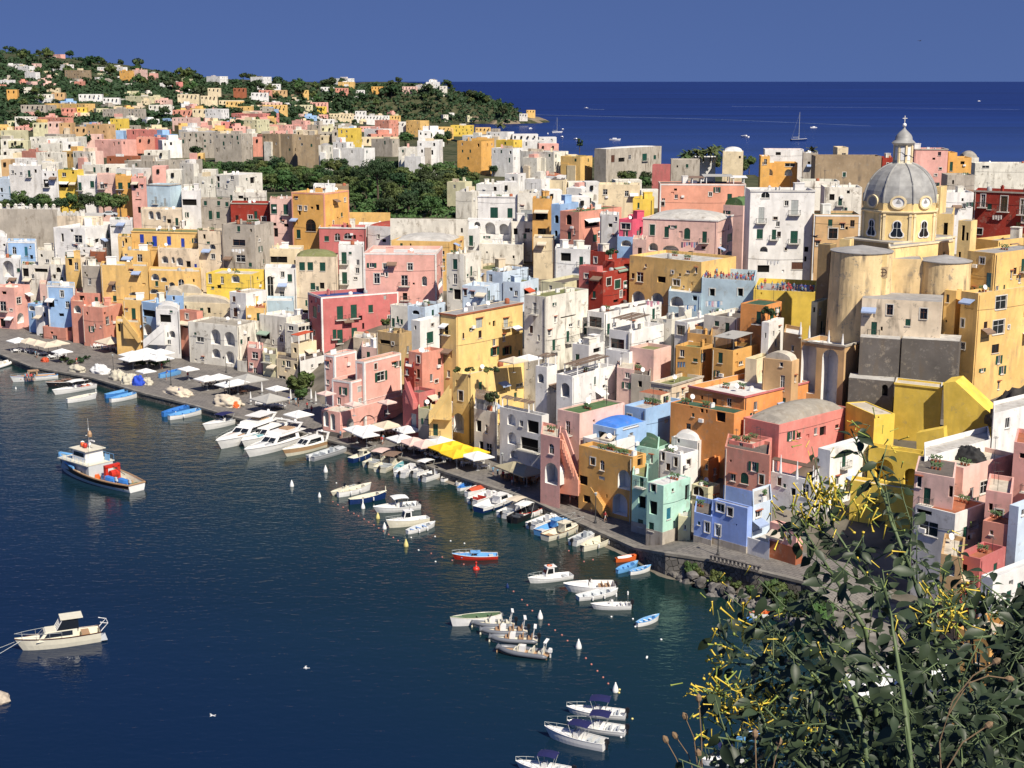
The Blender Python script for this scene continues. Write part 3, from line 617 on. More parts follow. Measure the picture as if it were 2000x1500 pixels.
h("stained cream house with green vaulted roof and five green shutters", 577, 659, 662, 502, 600, 5, 'k', 'o', "L 590 520 11 16 g;L 606 520 11 16 g;L 630 521 11 17 g;L 611 559 9 13 g;L 629 558 9 12 n", Y=322, vault=1.6, par=.15)
h("cream terrace house with long loggia behind the stained green-shuttered house", 517, 592, 594, 486, 526, 5, 'c', 'w', "L 540 507 42 12 n;L 580 512 12 8 n", Y=334)
h("tall white house with green side window and white door", 517, 578, 582, 524, 605, 5, 'W', 'w', "L 566 543 9 15 g;L 528 562 12 46 A;L 551 577 9 15 w", Y=322, clutter=0)
h("light blue garden wall house below the tall white house", 518, 573, 576, 588, 625, 5, 'l', 'w', "", Y=311, clutter=0)
h("white cube house with brown shutters over the cream vault roofs", 448, 480, 521, 573, 632, 35, 'W', 'c', "L 457 584 6 11 r;L 460 610 8 17 r", Y=303, par=.3)
h("small yellow terrace house right of the white cube", 480, 519, 523, 602, 628, 10, 'y', 't', "", Y=299, clutter=1)
h("stained tall tower house with pale peach right wall", 433, 497, 534, 440, 536, 20, 'G', 'n', "L 466 447 6 11 g;L 467 474 24 12 d;L 490 450 4 6 n;L 470 505 18 14 w", Y=328, par=.3)
h("bright yellow lower house under the stained tower", 402, 492, 521, 536, 575, 12, 'Y', 'c', "L 410 543 7 20 w;L 434 547 6 14 w;L 460 544 16 16 a;L 428 560 8 7 n", Y=316, clutter=0)
h("peach stained house left of the tall stained tower", 386, 432, 436, 452, 536, 12, 'k', 'n', "L 416 501 8 10 w*;L 436 504 11 13 d;L 415 482 12 10 a;L 399 462 5 9 n", Y=332)
# yellow cluster
h("long yellow house with four blue doors and green roof", 256, 387, 390, 454, 495, 12, 'y', 'o', "L 277 466 8 17 b;L 302 471 9 20 b;L 330 470 8 17 b;L 357 474 7 17 b;L 384 472 5 9 n", Y=338, par=.2, cornice='y')
h("yellow end block left of the blue-door house", 230, 257, 260, 463, 505, 12, 'y', 'c', "L 246 470 5 9 n", Y=337, clutter=0)
h("stained cream arcade house below the blue doors", 308, 388, 391, 487, 535, 12, 'k', 'c', "L 322 507 13 14 a;L 338 508 6 12 a;L 351 511 13 16 a;L 368 516 9 12 n;L 382 519 5 7 b;L 303 510 4 6 n", Y=331, clutter=0)
h("yellow terrace house with blue striped awnings", 239, 293, 297, 490, 522, 12, 'y', 'l', "L 273 504 10 15 d;L 251 508 17 12 nq3", Y=331)
h("large yellow house with brown awning window", 196, 288, 292, 520, 590, 12, 'y', 'l', "L 222 559 8 17 wq5;L 224 583 7 11 g;L 263 575 22 9 a;L 278 541 7 19 g;L 205 512 14 8 n", Y=322)
h("yellow house with arched windows and wall niches", 290, 391, 394, 531, 590, 12, 'y', 'c', "L 303 541 15 13 a;L 320 546 12 9 a;L 306 554 6 10 g;L 354 556 12 22 wA;L 298 569 24 9 a;L 336 560 12 18 a;L 378 548 4 6 n", Y=320, clutter=0)
h("yellow house with tall green shutter by the stairs", 240, 281, 284, 587, 656, 15, 'y', 'c', "L 261 613 8 22 g", Y=311, clutter=0)
hyy = h("yellow stair front with big arch", 226, 272, 277, 630, 664, 15, 'y', 'c', "L 251 647 17 22 a;L 232 640 5 16 n", Y=305, clutter=0)
stair(hyy, 'L', 245, 618, 275, 658, 1.3, 'y')
h("pale blue house with loggia and blue arch", 276, 318, 352, 594, 664, 35, 'b', 'c', "L 289 644 16 22 a;L 291 612 24 13 n", Y=306, par=.3)
hws = h("white house with sweeping outside stairs by the big white canopy", 304, 350, 354, 606, 678, 15, 'W', 'w', "L 334 606 6 9 g;L 323 622 22 15 n;L 336 653 12 14 a;L 318 664 8 10 n", Y=302, clutter=0, vault=-1.0, par=.05)
stair(hws, 'L', 326, 634, 286, 668, 1.4, 'W')
h("coral house with awning beside the white stair house", 351, 384, 396, 609, 650, 35, 's', 'l', "L 365 618 6 11 w*;L 367 635 22 12 nq2", Y=302, clutter=0)
h("cream long barrel roof house", 345, 452, 455, 594, 618, 15, 'c', 'c', "", Y=312, vault=-1.6, par=.05)
h("cream barrel dome behind the pale blue terrace", 340, 396, 399, 574, 590, 15, 'c', 'c', "", Y=317, vault=-2.0, par=.05)
h("small pale blue dome house", 324, 358, 361, 578, 596, 15, 'b', 'c', "L 339 582 5 9 w", Y=313, vault=-1.4, par=.05)
hwa = h("white house with tall arched loggias and peach side wall", 367, 463, 507, 637, 726, 28, 'w', 's', "L 421 658 19 30 a;L 448 662 21 28 a;L 391 663 14 10 d;L 422 690 17 18 a;L 449 698 17 24 a;R 486 664 6 12 n", Y=291, par=.4)
h("dirty white house with green awning window", 506, 559, 602, 620, 690, 35, 'w', 'w', "L 518 655 18 14 nq6;L 549 661 7 15 d;R 566 664 5 9 n;R 590 650 8 8 w", Y=293)
h("white glazed veranda above the terracotta awning", 555, 582, 615, 634, 660, 40, 'w', 'w', "R 590 642 14 9 w;R 604 640 12 9 w;L 568 641 10 9 w", Y=289, clutter=0)
h("cream house with terracotta awning terrace", 568, 583, 618, 672, 706, 40, 'c', 'l', "R 604 693 5 9 w;L 576 684 6 10 n", Y=282, par=.8, clutter=0)
pergola(HS[-1], .05, .95, .05, .8, 2.6, CANV['red'])
h("pink narrow house at the left of the low quay row", 483, 513, 516, 682, 738, 30, 'P', 'l', "L 498 694 12 13 w;L 498 725 7 14 d", Y=284, clutter=0)
h("pale yellow balcony house in the low quay row", 513, 540, 543, 693, 742, 30, 'e', 'n', "L 522 700 10 13 kp;L 526 725 8 14 n", Y=280, clutter=0)
h("cream house with many small windows in the low quay row", 540, 582, 585, 706, 756, 35, 'c', 'n', "L 554 709 4 9 g;L 563 711 9 13 w;L 551 742 14 16 w;L 577 716 6 11 n;L 573 740 9 14 d", Y=276, clutter=0)
h("white shop house with small windows left of the pink corner house", 580, 586, 634, 706, 748, 30, 'W', 'n', "R 610 715 5 7 w;R 625 714 7 9 d;R 600 735 8 14 n;R 622 738 9 12 d", Y=301, clutter=0)
h("low rough white wall house behind the lamp post", 463, 482, 484, 706, 735, 30, 'w', 'c', "", Y=286, clutter=0)
# far left quay
h("brick pink terrace house with diagonal stairs", 83, 128, 190, 641, 676, 25, 's', 'c', "R 179 665 10 14 k;R 160 666 6 16 n;R 138 668 8 14 n;L 107 659 9 8 w", Y=315, par=.8)
stair(HS[-1], 'R', 132, 644, 158, 676, 1.2, 's')
h("brick pink house with buttressed walls", 160, 200, 239, 601, 660, 25, 's', 'c', "L 170 612 4 6 n;R 210 626 7 16 d;R 205 612 4 5 n", Y=316, par=.3)
h("brick pink loggia house right of the sky blue one", 138, 163, 166, 589, 640, 20, 's', 'c', "L 151 604 14 15 a;L 146 600 3 6 n", Y=321, clutter=0)
h("brick pink upper house behind the buttressed walls", 147, 198, 201, 573, 610, 12, 's', 'c', "L 160 582 10 9 n", Y=326)
h("sky blue house with white edges", 91, 145, 148, 559, 625, 12, 'b', 'l', "L 121 574 7 13 w*;L 99 592 14 16 nq1;L 132 595 8 13 w;L 120 615 10 6 n", Y=323, trim='W', par=.3)
h("narrow pale pink house left of the sky blue one", 77, 90, 93, 555, 604, 12, 'p', 'c', "L 86 584 5 12 d", Y=324, clutter=0)
h("pink house with balcony at the left edge", -14, 27, 58, 562, 645, 20, 'P', 'c', "L 6 598 12 19 wp;R 37 587 9 13 w*;R 40 621 13 20 a;L 8 572 9 6 n;L 5 630 10 16 n", Y=322)
h("pale blue arch house between pink and white houses at left", 54, 70, 92, 594, 640, 30, 'b', 'c', "L 62 602 12 10 a;R 82 607 10 10 n", Y=317, clutter=0)
h("white stair house at left with sloping buttress", 68, 84, 96, 600, 645, 30, 'W', 'w', "R 88 615 5 8 n", Y=312, clutter=0)
h("sky blue house with white pilasters at far left", 13, 70, 73, 472, 512, 8, 'b', 'w', "L 28 489 8 15 wA;L 51 491 6 18 t;L 59 482 4 4 d", Y=345, trim='W')
h("white arch house at the left edge", -8, 40, 43, 505, 570, 12, 'W', 'w', "L 16 525 21 32 a;L 32 545 6 10 n", Y=338)
h("white domed house at the left edge", -20, 13, 15, 462, 505, 12, 'W', 'w', "L 2 480 4 6 n", Y=348, vault=1.5, par=.1)
h("off-white huddled house with small arched windows", 73, 127, 130, 490, 530, 12, 'w', 'c', "L 81 499 5 6 nA;L 113 499 5 6 nA;L 104 505 6 6 nA;L 120 512 8 9 n;L 92 510 7 7 d", Y=340)
h("off-white house with wide dark window under green canopy", 42, 98, 100, 519, 560, 15, 'w', 'w', "L 80 528 26 7 n;L 50 532 12 16 n;L 64 540 6 9 w", Y=332)
h("off-white arcade house over the sky blue one", 98, 130, 132, 517, 556, 12, 'w', 'c', "L 114 527 10 10 nA;L 106 540 6 8 n", Y=334, clutter=0)
h("small yellow house with green roof at left", 127, 156, 159, 505, 545, 15, 'y', 'd', "L 137 512 8 13 n;L 149 520 7 15 d", Y=335, par=.15)
h("white rambling house with wide window at left", 104, 165, 240, 446, 500, 15, 'W', 'w', "L 153 467 15 15 w*;L 122 464 5 16 n;L 140 450 6 6 n;R 190 470 8 8 n", Y=348)
h("white upper house with brown niche near the street wall", 214, 258, 262, 430, 470, 15, 'W', 'w', "L 221 443 12 3 n;L 211 444 6 14 r;L 238 448 3 3 n", Y=352)
h("white house with thin chimney left of the yellow houses", 155, 200, 204, 484, 525, 15, 'W', 'g', "L 164 490 4 5 n;L 164 498 5 5 n;L 190 488 5 7 n", Y=341)
h("small brown walled house with grey roof beside white rambling house", 176, 207, 210, 492, 522, 20, 'n', 'g', "L 182 504 5 7 w", Y=337, clutter=0)
h("stained grey tower house at left", 159, 196, 199, 520, 585, 15, 'G', 'w', "L 175 550 6 13 w;L 166 533 3 4 n", Y=328)
# upper centre
h("white terrace palazzo with green doors and balustrade", 933, 1010, 1013, 384, 440, 10, 'W', 'w', "L 965 416 15 22 gs;L 996 416 10 19 g", Y=400, cornice='g')
h("white arcade terrace under the white palazzo", 912, 998, 1001, 432, 482, 12, 'W', 'w', "L 957 446 21 24 a;L 984 448 19 22 a;L 932 440 12 14 a;L 975 472 4 5 n", Y=382, par=.3, clutter=0)
h("white turret house with one green balcony door", 906, 936, 939, 448, 512, 12, 'W', 'w', "L 920 470 8 20 gp", Y=376, clutter=0)
h("long cream retaining house below the arcade terrace", 936, 1022, 1025, 478, 515, 10, 'w', 'w', "L 951 493 3 4 n;L 978 500 2 3 n;L 1003 502 4 6 n", Y=372, clutter=0)
h("grey white house with pale shutters right of the palazzo", 1011, 1053, 1055, 377, 440, 10, 'w', 'n', "L 1028 417 21 14 k", Y=398)
h("off-white balcony house with tables on its terrace", 998, 1046, 1049, 433, 480, 10, 'w', 'l', "L 1007 452 8 12 n;L 1030 450 10 8 d", Y=378)
h("narrow mustard house with planted loggia", 1040, 1077, 1080, 388, 475, 12, 'm', 'n', "L 1058 420 24 18 nq2;L 1058 455 16 18 n", Y=371)
h("cream narrow shop house below the mustard loggia", 1042, 1082, 1085, 465, 500, 12, 'c', 'n', "L 1053 480 8 12 d;L 1070 478 9 9 nq2", Y=350, clutter=0)
h("narrow sky blue house between mustard and brown pink houses", 1077, 1094, 1130, 399, 490, 25, 'b', 'w', "L 1087 428 8 16 nA;L 1086 456 6 12 nA", Y=357)
h("brownish pink house with green shutters and striped awning terrace", 1094, 1131, 1214, 414, 490, 30, 's', 'G', "L 1111 429 11 20 nA;L 1112 460 7 15 g;R 1162 465 8 14 g;R 1155 435 26 14 nq1;R 1175 420 8 8 n", Y=344, par=.3)
h("white grey house behind the magenta house", 1172, 1208, 1211, 420, 490, 25, 'g', 'w', "L 1203 428 5 9 w;L 1192 440 8 7 n", Y=335)
h("magenta house with white framed window", 1209, 1235, 1258, 429, 470, 25, 'M', 'w', "L 1222 442 18 12 d*;R 1252 450 6 14 n", Y=328)
h("light blue arch house under the magenta one", 1206, 1238, 1242, 463, 500, 25, 'b', 'w', "L 1223 475 20 12 a", Y=324, clutter=0)
h("pale pink palazzo with green shutters and laundry balcony", 1256, 1402, 1452, 430, 508, 22, 'p', 'l', "L 1274 449 10 21 g*;L 1302 453 9 21 g;L 1342 456 12 22 gA;L 1376 463 9 22 gp;L 1276 482 18 15 a;L 1310 487 32 15 a;L 1348 498 16 16 a;R 1425 464 9 15 g;R 1425 495 18 10 a", Y=307, vault=1.8, par=.35, cornice='g')
h("pale pink stair block beside the pale pink palazzo", 1236, 1262, 1266, 468, 500, 22, 'p', 'c', "L 1247 480 8 9 n", Y=303, clutter=0)
h("big coral house with white corner bands", 1289, 1457, 1460, 359, 408, 3, 'C', 'n', "L 1425 386 9 15 g;L 1444 387 6 8 w;L 1311 380 2 2 n", Y=385, trim='W', par=.2)
pergola(HS[-1], .18, .45, .3, .9, 1.9, CANV['grey']); pergola(HS[-1], .52, .62, .1, .5, 1.6, CANV['brown']); pergola(HS[-1], .02, .14, .1, .6, 1.7, CANV['white'])
h("cream flat house with two brown windows", 1169, 1250, 1253, 361, 396, 5, 'c', 'l', "L 1182 375 9 11 d;L 1224 378 8 11 d", Y=395)
h("yellow low house before the coral house", 1236, 1275, 1278, 389, 410, 8, 'Y', 'n', "", Y=360, clutter=0)
h("barrel vaulted pink-white house with green strip", 1413, 1452, 1475, 402, 430, 22, 'p', 'G', "L 1419 409 5 8 n;L 1408 408 10 8 n", Y=330, vault=-1.8, par=.05)
h("tall white tower house with grey shutters", 1466, 1592, 1612, 372, 552, 2, 'W', 'g', "L 1495 381 17 12 dA;L 1487 420 11 30 kp;L 1552 405 14 28 kp;L 1551 463 14 24 gp;L 1484 457 12 19 g;L 1491 525 23 14 n;L 1557 519 22 14 r;L 1492 487 15 11 a;L 1575 487 8 10 n", Y=303, par=.5, cornice='g')
h("peach house right of the tall white tower house", 1590, 1681, 1684, 419, 520, 5, 'a', 'd', "L 1627 456 17 20 d*", Y=300, trim='W', clutter=0)
hqy = h("long olive yellow house with arcade and air conditioners", 1230, 1370, 1438, 512, 610, 35, 'y', 'l', "L 1261 519 4 6 d;L 1250 541 13 19 w;L 1247 580 25 23 a;L 1284 582 23 20 a;L 1321 552 14 12 d*;L 1292 546 16 12 n;L 1335 560 4 5 d", Y=276)
h("light blue arch block below the olive yellow house", 1306, 1370, 1374, 574, 620, 35, 'l', 'w', "L 1322 589 26 20 a;L 1357 582 9 10 n", Y=270, clutter=0)
hpz = h("light blue retaining house under the crowded piazza", 1371, 1474, 1477, 549, 615, 26, 'l', 'g', "L 1391 571 10 14 n*;L 1446 571 10 15 n*", Y=266, par=.9, dep=16, clutter=0)
hpz2 = h("yellow retaining wall house under the crowded piazza", 1472, 1592, 1595, 571, 640, 18, 'Y', 'g', "L 1487 573 3 4 n", Y=253, par=.9, dep=16, clutter=0)
h("orange cube house with green roof", 1447, 1495, 1527, 597, 650, 40, 'O', 'd', "L 1485 613 11 18 w*;R 1508 613 8 20 g", Y=242, par=.15, clutter=0)
h("white curved house below the orange cube", 1488, 1502, 1531, 630, 700, 35, 'W', 'l', "L 1495 655 3 10 n;R 1511 652 3 11 n", Y=238, clutter=0)
h("white house with dark window and green door under the piazza", 1318, 1343, 1452, 630, 690, 35, 'W', 'g', "L 1330 645 15 18 d*;R 1396 632 9 14 g", Y=254, par=.2)
h("off-white house with grey roof below the clotheslines", 1375, 1440, 1500, 622, 650, 35, 'w', 'n', "L 1400 632 9 10 g", Y=250)
h("low grey white house with shutter window", 1283, 1312, 1350, 624, 665, 35, 'w', 'l', "L 1298 626 7 8 k", Y=260)
h("ochre house with brown window below the white houses", 1319, 1368, 1392, 680, 745, 40, 'm', 'o', "L 1332 690 9 14 d;L 1354 700 4 6 d", Y=240, clutter=0)
h("flat ochre attic block", 1343, 1390, 1393, 655, 680, 35, 'm', 'n', "L 1378 668 3 14 n", Y=246, clutter=0)
hv = h("mustard house with roof veranda and one green shutter", 1391, 1432, 1480, 685, 748, 40, 'm', 'n', "L 1407 699 9 21 g;R 1447 709 8 7 w;R 1440 692 3 5 n", Y=236, par=.7, clutter=0)
pergola(hv, .05, .95, .05, .75, 2.6, CANV['grey'], False)
h("pale house with green canopy right of the veranda house", 1456, 1478, 1510, 702, 760, 35, 'c', 'o', "R 1466 702 6 10 w;R 1474 703 6 10 w", Y=233, clutter=0)
h("red house with tile-framed windows", 1150, 1178, 1234, 532, 615, 40, 'R', 'l', "R 1189 550 9 15 d*;R 1206 555 11 17 g*;R 1221 556 6 13 g*;R 1203 588 10 6 n;R 1218 590 14 9 a;L 1165 547 8 16 g*", Y=281, clutter=0)
h("raspberry pink house left of the red one", 1131, 1166, 1178, 521, 590, 40, 'r', 'c', "L 1146 539 9 9 d*;L 1160 550 6 14 n", Y=284, clutter=0)
h("bright red upper house with dark roof", 1153, 1182, 1205, 492, 530, 38, 'R', 'n', "L 1163 508 6 12 w*;R 1192 500 6 9 w", Y=292, clutter=0)
h("glassy green-grey veranda house beside the red house", 1180, 1200, 1234, 511, 545, 38, 'R', 'g', "R 1205 530 34 13 nq6", Y=286, clutter=0)
h("white terrace frame house with pink bougainvillea", 1084, 1152, 1156, 487, 532, 20, 'W', 'w', "L 1105 502 20 16 n;L 1135 505 10 10 w", Y=312)
h("small yellow walled house under the dark roofs", 1056, 1101, 1162, 553, 590, 35, 'e', 'n', "R 1152 572 6 12 n;L 1075 562 6 9 w", Y=283)
h("light blue white house with small windows", 950, 982, 1032, 532, 585, 30, 'u', 'n', "L 958 543 7 15 w;R 1010 548 6 6 n", Y=305)
h("pale blue low house with hooded windows", 903, 950, 975, 560, 600, 25, 'u', 'w', "L 909 571 6 12 dh;L 923 575 7 12 dh;L 935 578 5 7 n", Y=295)
h("pale blue house with red awning", 980, 1016, 1052, 552, 600, 30, 'u', 'o', "R 1029 570 10 12 nq4;L 998 565 6 7 n", Y=291)
h("cream house with dark doorway beside rose palazzo", 872, 906, 940, 497, 600, 15, 'w', 'c', "L 889 516 9 20 g*;L 889 545 7 20 d;L 893 575 14 20 n", Y=312)
h("cream stone house with brown arched wall", 905, 968, 1020, 528, 560, 12, 'k', 'o', "L 925 545 10 9 n", Y=318)
h("yellow house with two grey domed roofs", 764, 880, 906, 472, 520, 12, 'y', 'l', "L 784 480 5 10 g;L 817 487 11 6 n;L 830 488 12 6 n;L 852 489 18 9 n;L 866 494 4 8 d;L 802 480 3 9 n", Y=345, vault=1.6, par=.3)
h("rose coloured low house with arched windows", 623, 714, 717, 445, 480, 8, 'r', 'l', "L 638 466 9 10 g;L 659 463 11 15 dA;L 679 461 15 12 dA", Y=352, cornice='W')
h("ochre garden wall house beside the orchard", 676, 762, 765, 416, 448, 6, 'y', 'w', "", Y=378, dep=1.5, clutter=0, cat='wall', name='garden_wall')
h("long stained white garden wall beside the orchard", 762, 914, 917, 429, 470, 6, 'w', 'w', "L 902 450 4 9 n", Y=372, dep=1.5, clutter=0, cat='wall', name='garden_wall')
h("white house with red vaulted roof strips", 716, 765, 812, 443, 475, 10, 'W', 'r', "L 735 455 5 7 n;L 750 470 8 6 n", Y=356, vault=1.0, par=.1)
h("grey roofed cream attic behind the rose house", 700, 752, 756, 440, 458, 10, 'W', 'l', "L 720 450 4 5 n", Y=362, clutter=0)
h("off-white crumbling house with small green door", 762, 798, 812, 598, 660, 30, 'w', 'w', "L 768 630 6 17 g", Y=287)
h("white and blue house with green door", 803, 820, 862, 627, 690, 35, 'W', 'w', "R 840 659 13 22 g;L 811 640 4 8 n", Y=274, colR='W')
h("small ochre stained house behind the pink corner house", 735, 779, 804, 652, 700, 35, 'x', 'l', "L 752 668 20 8 n", Y=273)
h("grey dark-roofed house left of the yellow tower", 796, 830, 870, 600, 640, 30, 'u', 'n', "L 812 610 14 8 nA", Y=286)
# upper left, below the far town
h("orange house with arched portal and white attic", 569, 633, 681, 377, 480, 25, 'o', 'w', "L 586 406 7 9 w*;L 597 407 5 9 w*;L 620 405 7 11 n;L 607 440 20 24 dA;L 581 434 4 9 d;L 583 457 8 17 g;R 660 425 3 3 n", Y=358, trim='C')
h("bare tuff wall block right of the orange house", 634, 680, 683, 363, 424, 8, 'T', 'w', "", Y=372, clutter=0)
h("white attic room on the orange house", 612, 654, 657, 362, 380, 10, 'W', 'w', "L 622 370 10 10 d", Y=397, clutter=0, par=.1)
h("pale pink house with green balcony doors", 527, 569, 572, 388, 470, 10, 'p', 'n', "L 535 408 12 19 g;L 558 409 9 20 gp;L 539 454 8 17 n;L 559 440 9 6 n;L 536 438 7 6 n", Y=365)
h("dark red house with sloped red roof terrace", 450, 526, 529, 397, 440, 8, 'R', 'r', "L 460 421 6 8 w*;L 489 424 9 8 w*;L 515 428 9 10 w*", Y=372, cornice='G')
h("stained grey house with five green shutters", 392, 449, 452, 390, 438, 10, 'G', 'n', "L 401 397 6 9 g;L 427 397 6 9 g;L 443 399 6 9 g;L 411 420 7 17 g;L 426 420 7 13 g", Y=376)
h("off-white stained terrace house above the red one", 455, 520, 523, 376, 400, 8, 'w', 'l', "L 470 385 10 6 n", Y=388)
h("white box house with two black windows and pale roof", 421, 466, 512, 342, 392, 25, 'w', 'w', "R 493 352 9 12 n*;L 426 349 6 10 n;L 453 347 7 7 d;R 493 376 9 4 n", Y=405, par=.2)
h("white house with tall grey door", 354, 391, 394, 372, 432, 10, 'W', 'c', "L 376 410 6 22 kp;L 370 395 28 12 n;L 358 436 10 10 n", Y=377)
h("grey blue house with two tall shutters and balcony", 286, 331, 354, 361, 412, 20, 'l', 'l', "L 304 391 5 14 kp;L 322 395 5 15 kp", Y=380, cornice='G')
h("stained arcade house under the grey blue house", 275, 354, 357, 410, 450, 10, 'k', 'l', "L 295 420 10 16 a;L 309 421 10 16 a;L 330 432 8 8 n;L 357 438 10 14 a", Y=370, clutter=0)
h("pink brick house with awning above the trees", 256, 285, 288, 348, 430, 10, 'P', 'l', "L 265 362 10 12 nq2;L 272 410 6 12 n;L 270 390 12 2 n", Y=381)
h("orange house with green balcony doors above the trees", 225, 257, 260, 343, 392, 10, 'o', 'l', "L 235 363 9 13 gp;L 252 362 6 11 g", Y=386)
h("pink house with dark laundry balcony", 189, 225, 228, 341, 388, 10, 'p', 'l', "L 199 362 8 13 wp;L 210 382 18 9 a", Y=390)
h("white house with two tall green shutters above the trees", 151, 189, 192, 343, 390, 10, 'W', 'l', "L 155 364 9 16 gp;L 180 360 8 13 g;L 178 387 14 9 d", Y=393)
h("yellow house with white awning above the trees", 112, 150, 163, 332, 390, 15, 'Y', 'l', "L 125 341 8 8 w;L 125 361 18 11 nq1;L 142 358 5 7 n;L 142 336 5 7 n", Y=394)
h("white house with black balcony door above the trees", 81, 112, 115, 334, 378, 8, 'W', 'l', "L 90 358 10 15 np;L 107 356 5 8 n;L 88 341 4 5 n;L 104 341 4 5 n", Y=400)
h("broad pale grey house behind the white ones", 17, 80, 83, 324, 356, 8, 'g', 'l', "L 30 340 3 4 n", Y=420)
h("white terrace house with exterior stair at left", -12, 52, 70, 350, 392, 20, 'u', 'l', "L 3 371 5 8 n;L 22 373 8 18 t;L 40 362 4 4 n", Y=390)
hbt = h("grey battlemented street wall above the white houses", -30, 112, 115, 409, 470, 5, 'G', 'l', "", Y=366, dep=2, clutter=0, cat='wall', name='street_wall', par=0, parent=None)
mb = MB()
for i in range(10):
    x = hbt['wL']*(.03+.105*i); fbox(mb, hbt['fL'], x, x+.9, hbt['zt']-.1, hbt['zt']+1.2, -.5, -.05); mb.lathe(hbt['fL'].pt(x+.45, hbt['zt']+1.2, -.28), [(.42, 0), (.3, .25), (0, .35)], 8)
mb.build('merlon', pm('w'), hbt['root'], hbt['off'])
hbt2 = h("cream buttressed street wall beside the parked car", 111, 200, 203, 422, 462, 5, 'k', 'l', "", Y=362, dep=10, clutter=0, cat='wall', name='street_wall', par=0)
mb = MB()
for i in range(5):
    x = hbt2['wL']*(.4+.13*i); fbox(mb, hbt2['fL'], x, x+.9, hbt2['zt']-.1, hbt2['zt']+1.2, -.5, -.05)
mb.build('merlon', pm('w'), hbt2['root'], hbt2['off'])
# promontory on the right
h("dark red palazzo with white balconies behind the church", 1903, 2032, 2036, 377, 470, 40, 'R', 'l', "L 1920 392 8 25 d*p;L 1961 398 13 30 d*p;L 1998 404 10 30 d*p;L 1912 452 13 12 d*", Y=275, cornice='G')
h("ochre yellow house with grey roof behind the tall yellow house", 1905, 1950, 2035, 470, 520, 40, 'y', 'g', "R 1990 489 6 7 n", Y=252, clutter=0)
h("tall yellow house at right edge with white framed windows", 1890, 1944, 2040, 495, 600, 45, 'y', 'g', "L 1932 550 12 34 t", Y=232, par=.15, clutter=0)
hY2 = h("lower yellow front of the tall yellow house with three windows", 1878, 1911, 2045, 573, 775, 45, 'y', 'c', "R 1955 591 21 26 w*;R 1950 639 22 27 w*;R 1944 681 14 17 d;L 1882 587 6 17 d*;L 1880 631 6 17 d*", Y=226, par=.5, clutter=0)
h("yellow flared turret with tiny windows beside the church", 1845, 1868, 1879, 568, 690, 45, 'y', 'c', "L 1851 583 6 16 d;L 1848 627 3 5 n", Y=230, clutter=0)
h("stained cream sacristy block with two square windows", 1684, 1840, 1843, 590, 666, 20, 'k', 'g', "L 1738 605 12 20 d*;L 1804 613 14 21 d*;L 1722 642 4 8 n", Y=224, par=0, clutter=0)
h("dark stone retaining wall left of the drain pipe", 1680, 1758, 1762, 663, 755, 20, 'D', 'l', "", Y=222, dep=3, clutter=0, cat='wall', name='retaining_wall', par=0)
h("dark stone retaining wall right of the drain pipe", 1762, 1874, 1878, 667, 760, 20, 'D', 'l', "", Y=221, dep=3, clutter=0, cat='wall', name='retaining_wall', par=0)
h("low mossy stone wall with rubble under the arches", 1658, 1746, 1750, 745, 800, 25, 'D', 'l', "L 1728 762 12 22 nA", Y=219, dep=4, clutter=0, cat='wall', name='retaining_wall', par=0)
har = h("tan terrace house with two tall white arches", 1566, 1650, 1684, 675, 800, 34, 'a', 'w', "L 1579 718 29 100 a;L 1620 736 31 108 a", Y=226, par=.8, cornice='G', clutter=0, dep=10)
h("shaded tan wall left of the two tall arches", 1531, 1565, 1568, 655, 760, 60, 'a', 'w', "L 1548 680 5 12 w", Y=230, clutter=0, par=.6)
h("pale yellow block between the arches and the apse", 1585, 1597, 1618, 590, 660, 40, 'e', 'w', "L 1590 605 4 10 n", Y=240, clutter=0, par=.3)
h("tan house with rounded top before the arches", 1490, 1547, 1561, 706, 800, 42, 'a', 'c', "L 1526 712 7 9 w;L 1528 748 9 30 w", Y=225, vault=-1.2, par=.05)
h("tall yellow bastion wall with overhanging top", 1748, 1840, 1843, 757, 880, 32, 'Y', 'c', "", Y=213, dep=4, clutter=0, par=.3, cornice='Y')
wallpoly("yellow sloping bastion right of the overhanging one", [(1843, 748), (1866, 745), (1932, 806), (1934, 840), (1905, 905), (1843, 905)], 1905, 790, 209, 30, 'Y', 5)
wallpoly("low yellow sloping wall behind the pink terrace houses", [(1790, 846), (1843, 836), (1845, 870), (1905, 880), (1900, 960), (1790, 930)], 1850, 870, 204, 30, 'Y', 2)
h("beige shed house below the crimson palazzo", 690, 738, 742, 664, 700, 30, 'k', 'l', "L 715 675 10 8 n", Y=278)
h("small stained pink shed house under the crimson palazzo", 706, 752, 756, 682, 705, 30, 'p', 'w', "", Y=272)
h("sunlit yellow bastion left of the overhanging one", 1708, 1748, 1752, 808, 900, -15, 'Y', 'c', "L 1716 815 3 3 n", Y=212, clutter=0, par=.1)
h("yellow arch terrace with box brackets", 1697, 1805, 1809, 888, 965, 36, 'Y', 'c', "L 1727 918 36 42 a;L 1780 935 30 40 a", Y=196, dep=2.5, clutter=0, par=.6, back='Y')
h("lower yellow wall behind the flowering shrub", 1662, 1795, 1799, 960, 1060, 36, 'Y', 'c', "L 1715 1010 30 60 a", Y=188, dep=2.5, clutter=0, par=.4, back='Y')
h("pink terrace house with white stairway at right", 1805, 1882, 1982, 914, 1015, 45, 'p', 'c', "R 1922 952 15 24 w*;R 1971 943 11 22 w;L 1850 935 14 26 n", Y=176, par=.6, clutter=0)
h("pink front house with two hooded windows at right", 1787, 1864, 1868, 934, 990, 45, 'p', 'n', "L 1795 941 10 22 wh;L 1816 950 14 24 wh;L 1857 960 8 22 n", Y=170, par=.05, clutter=0)
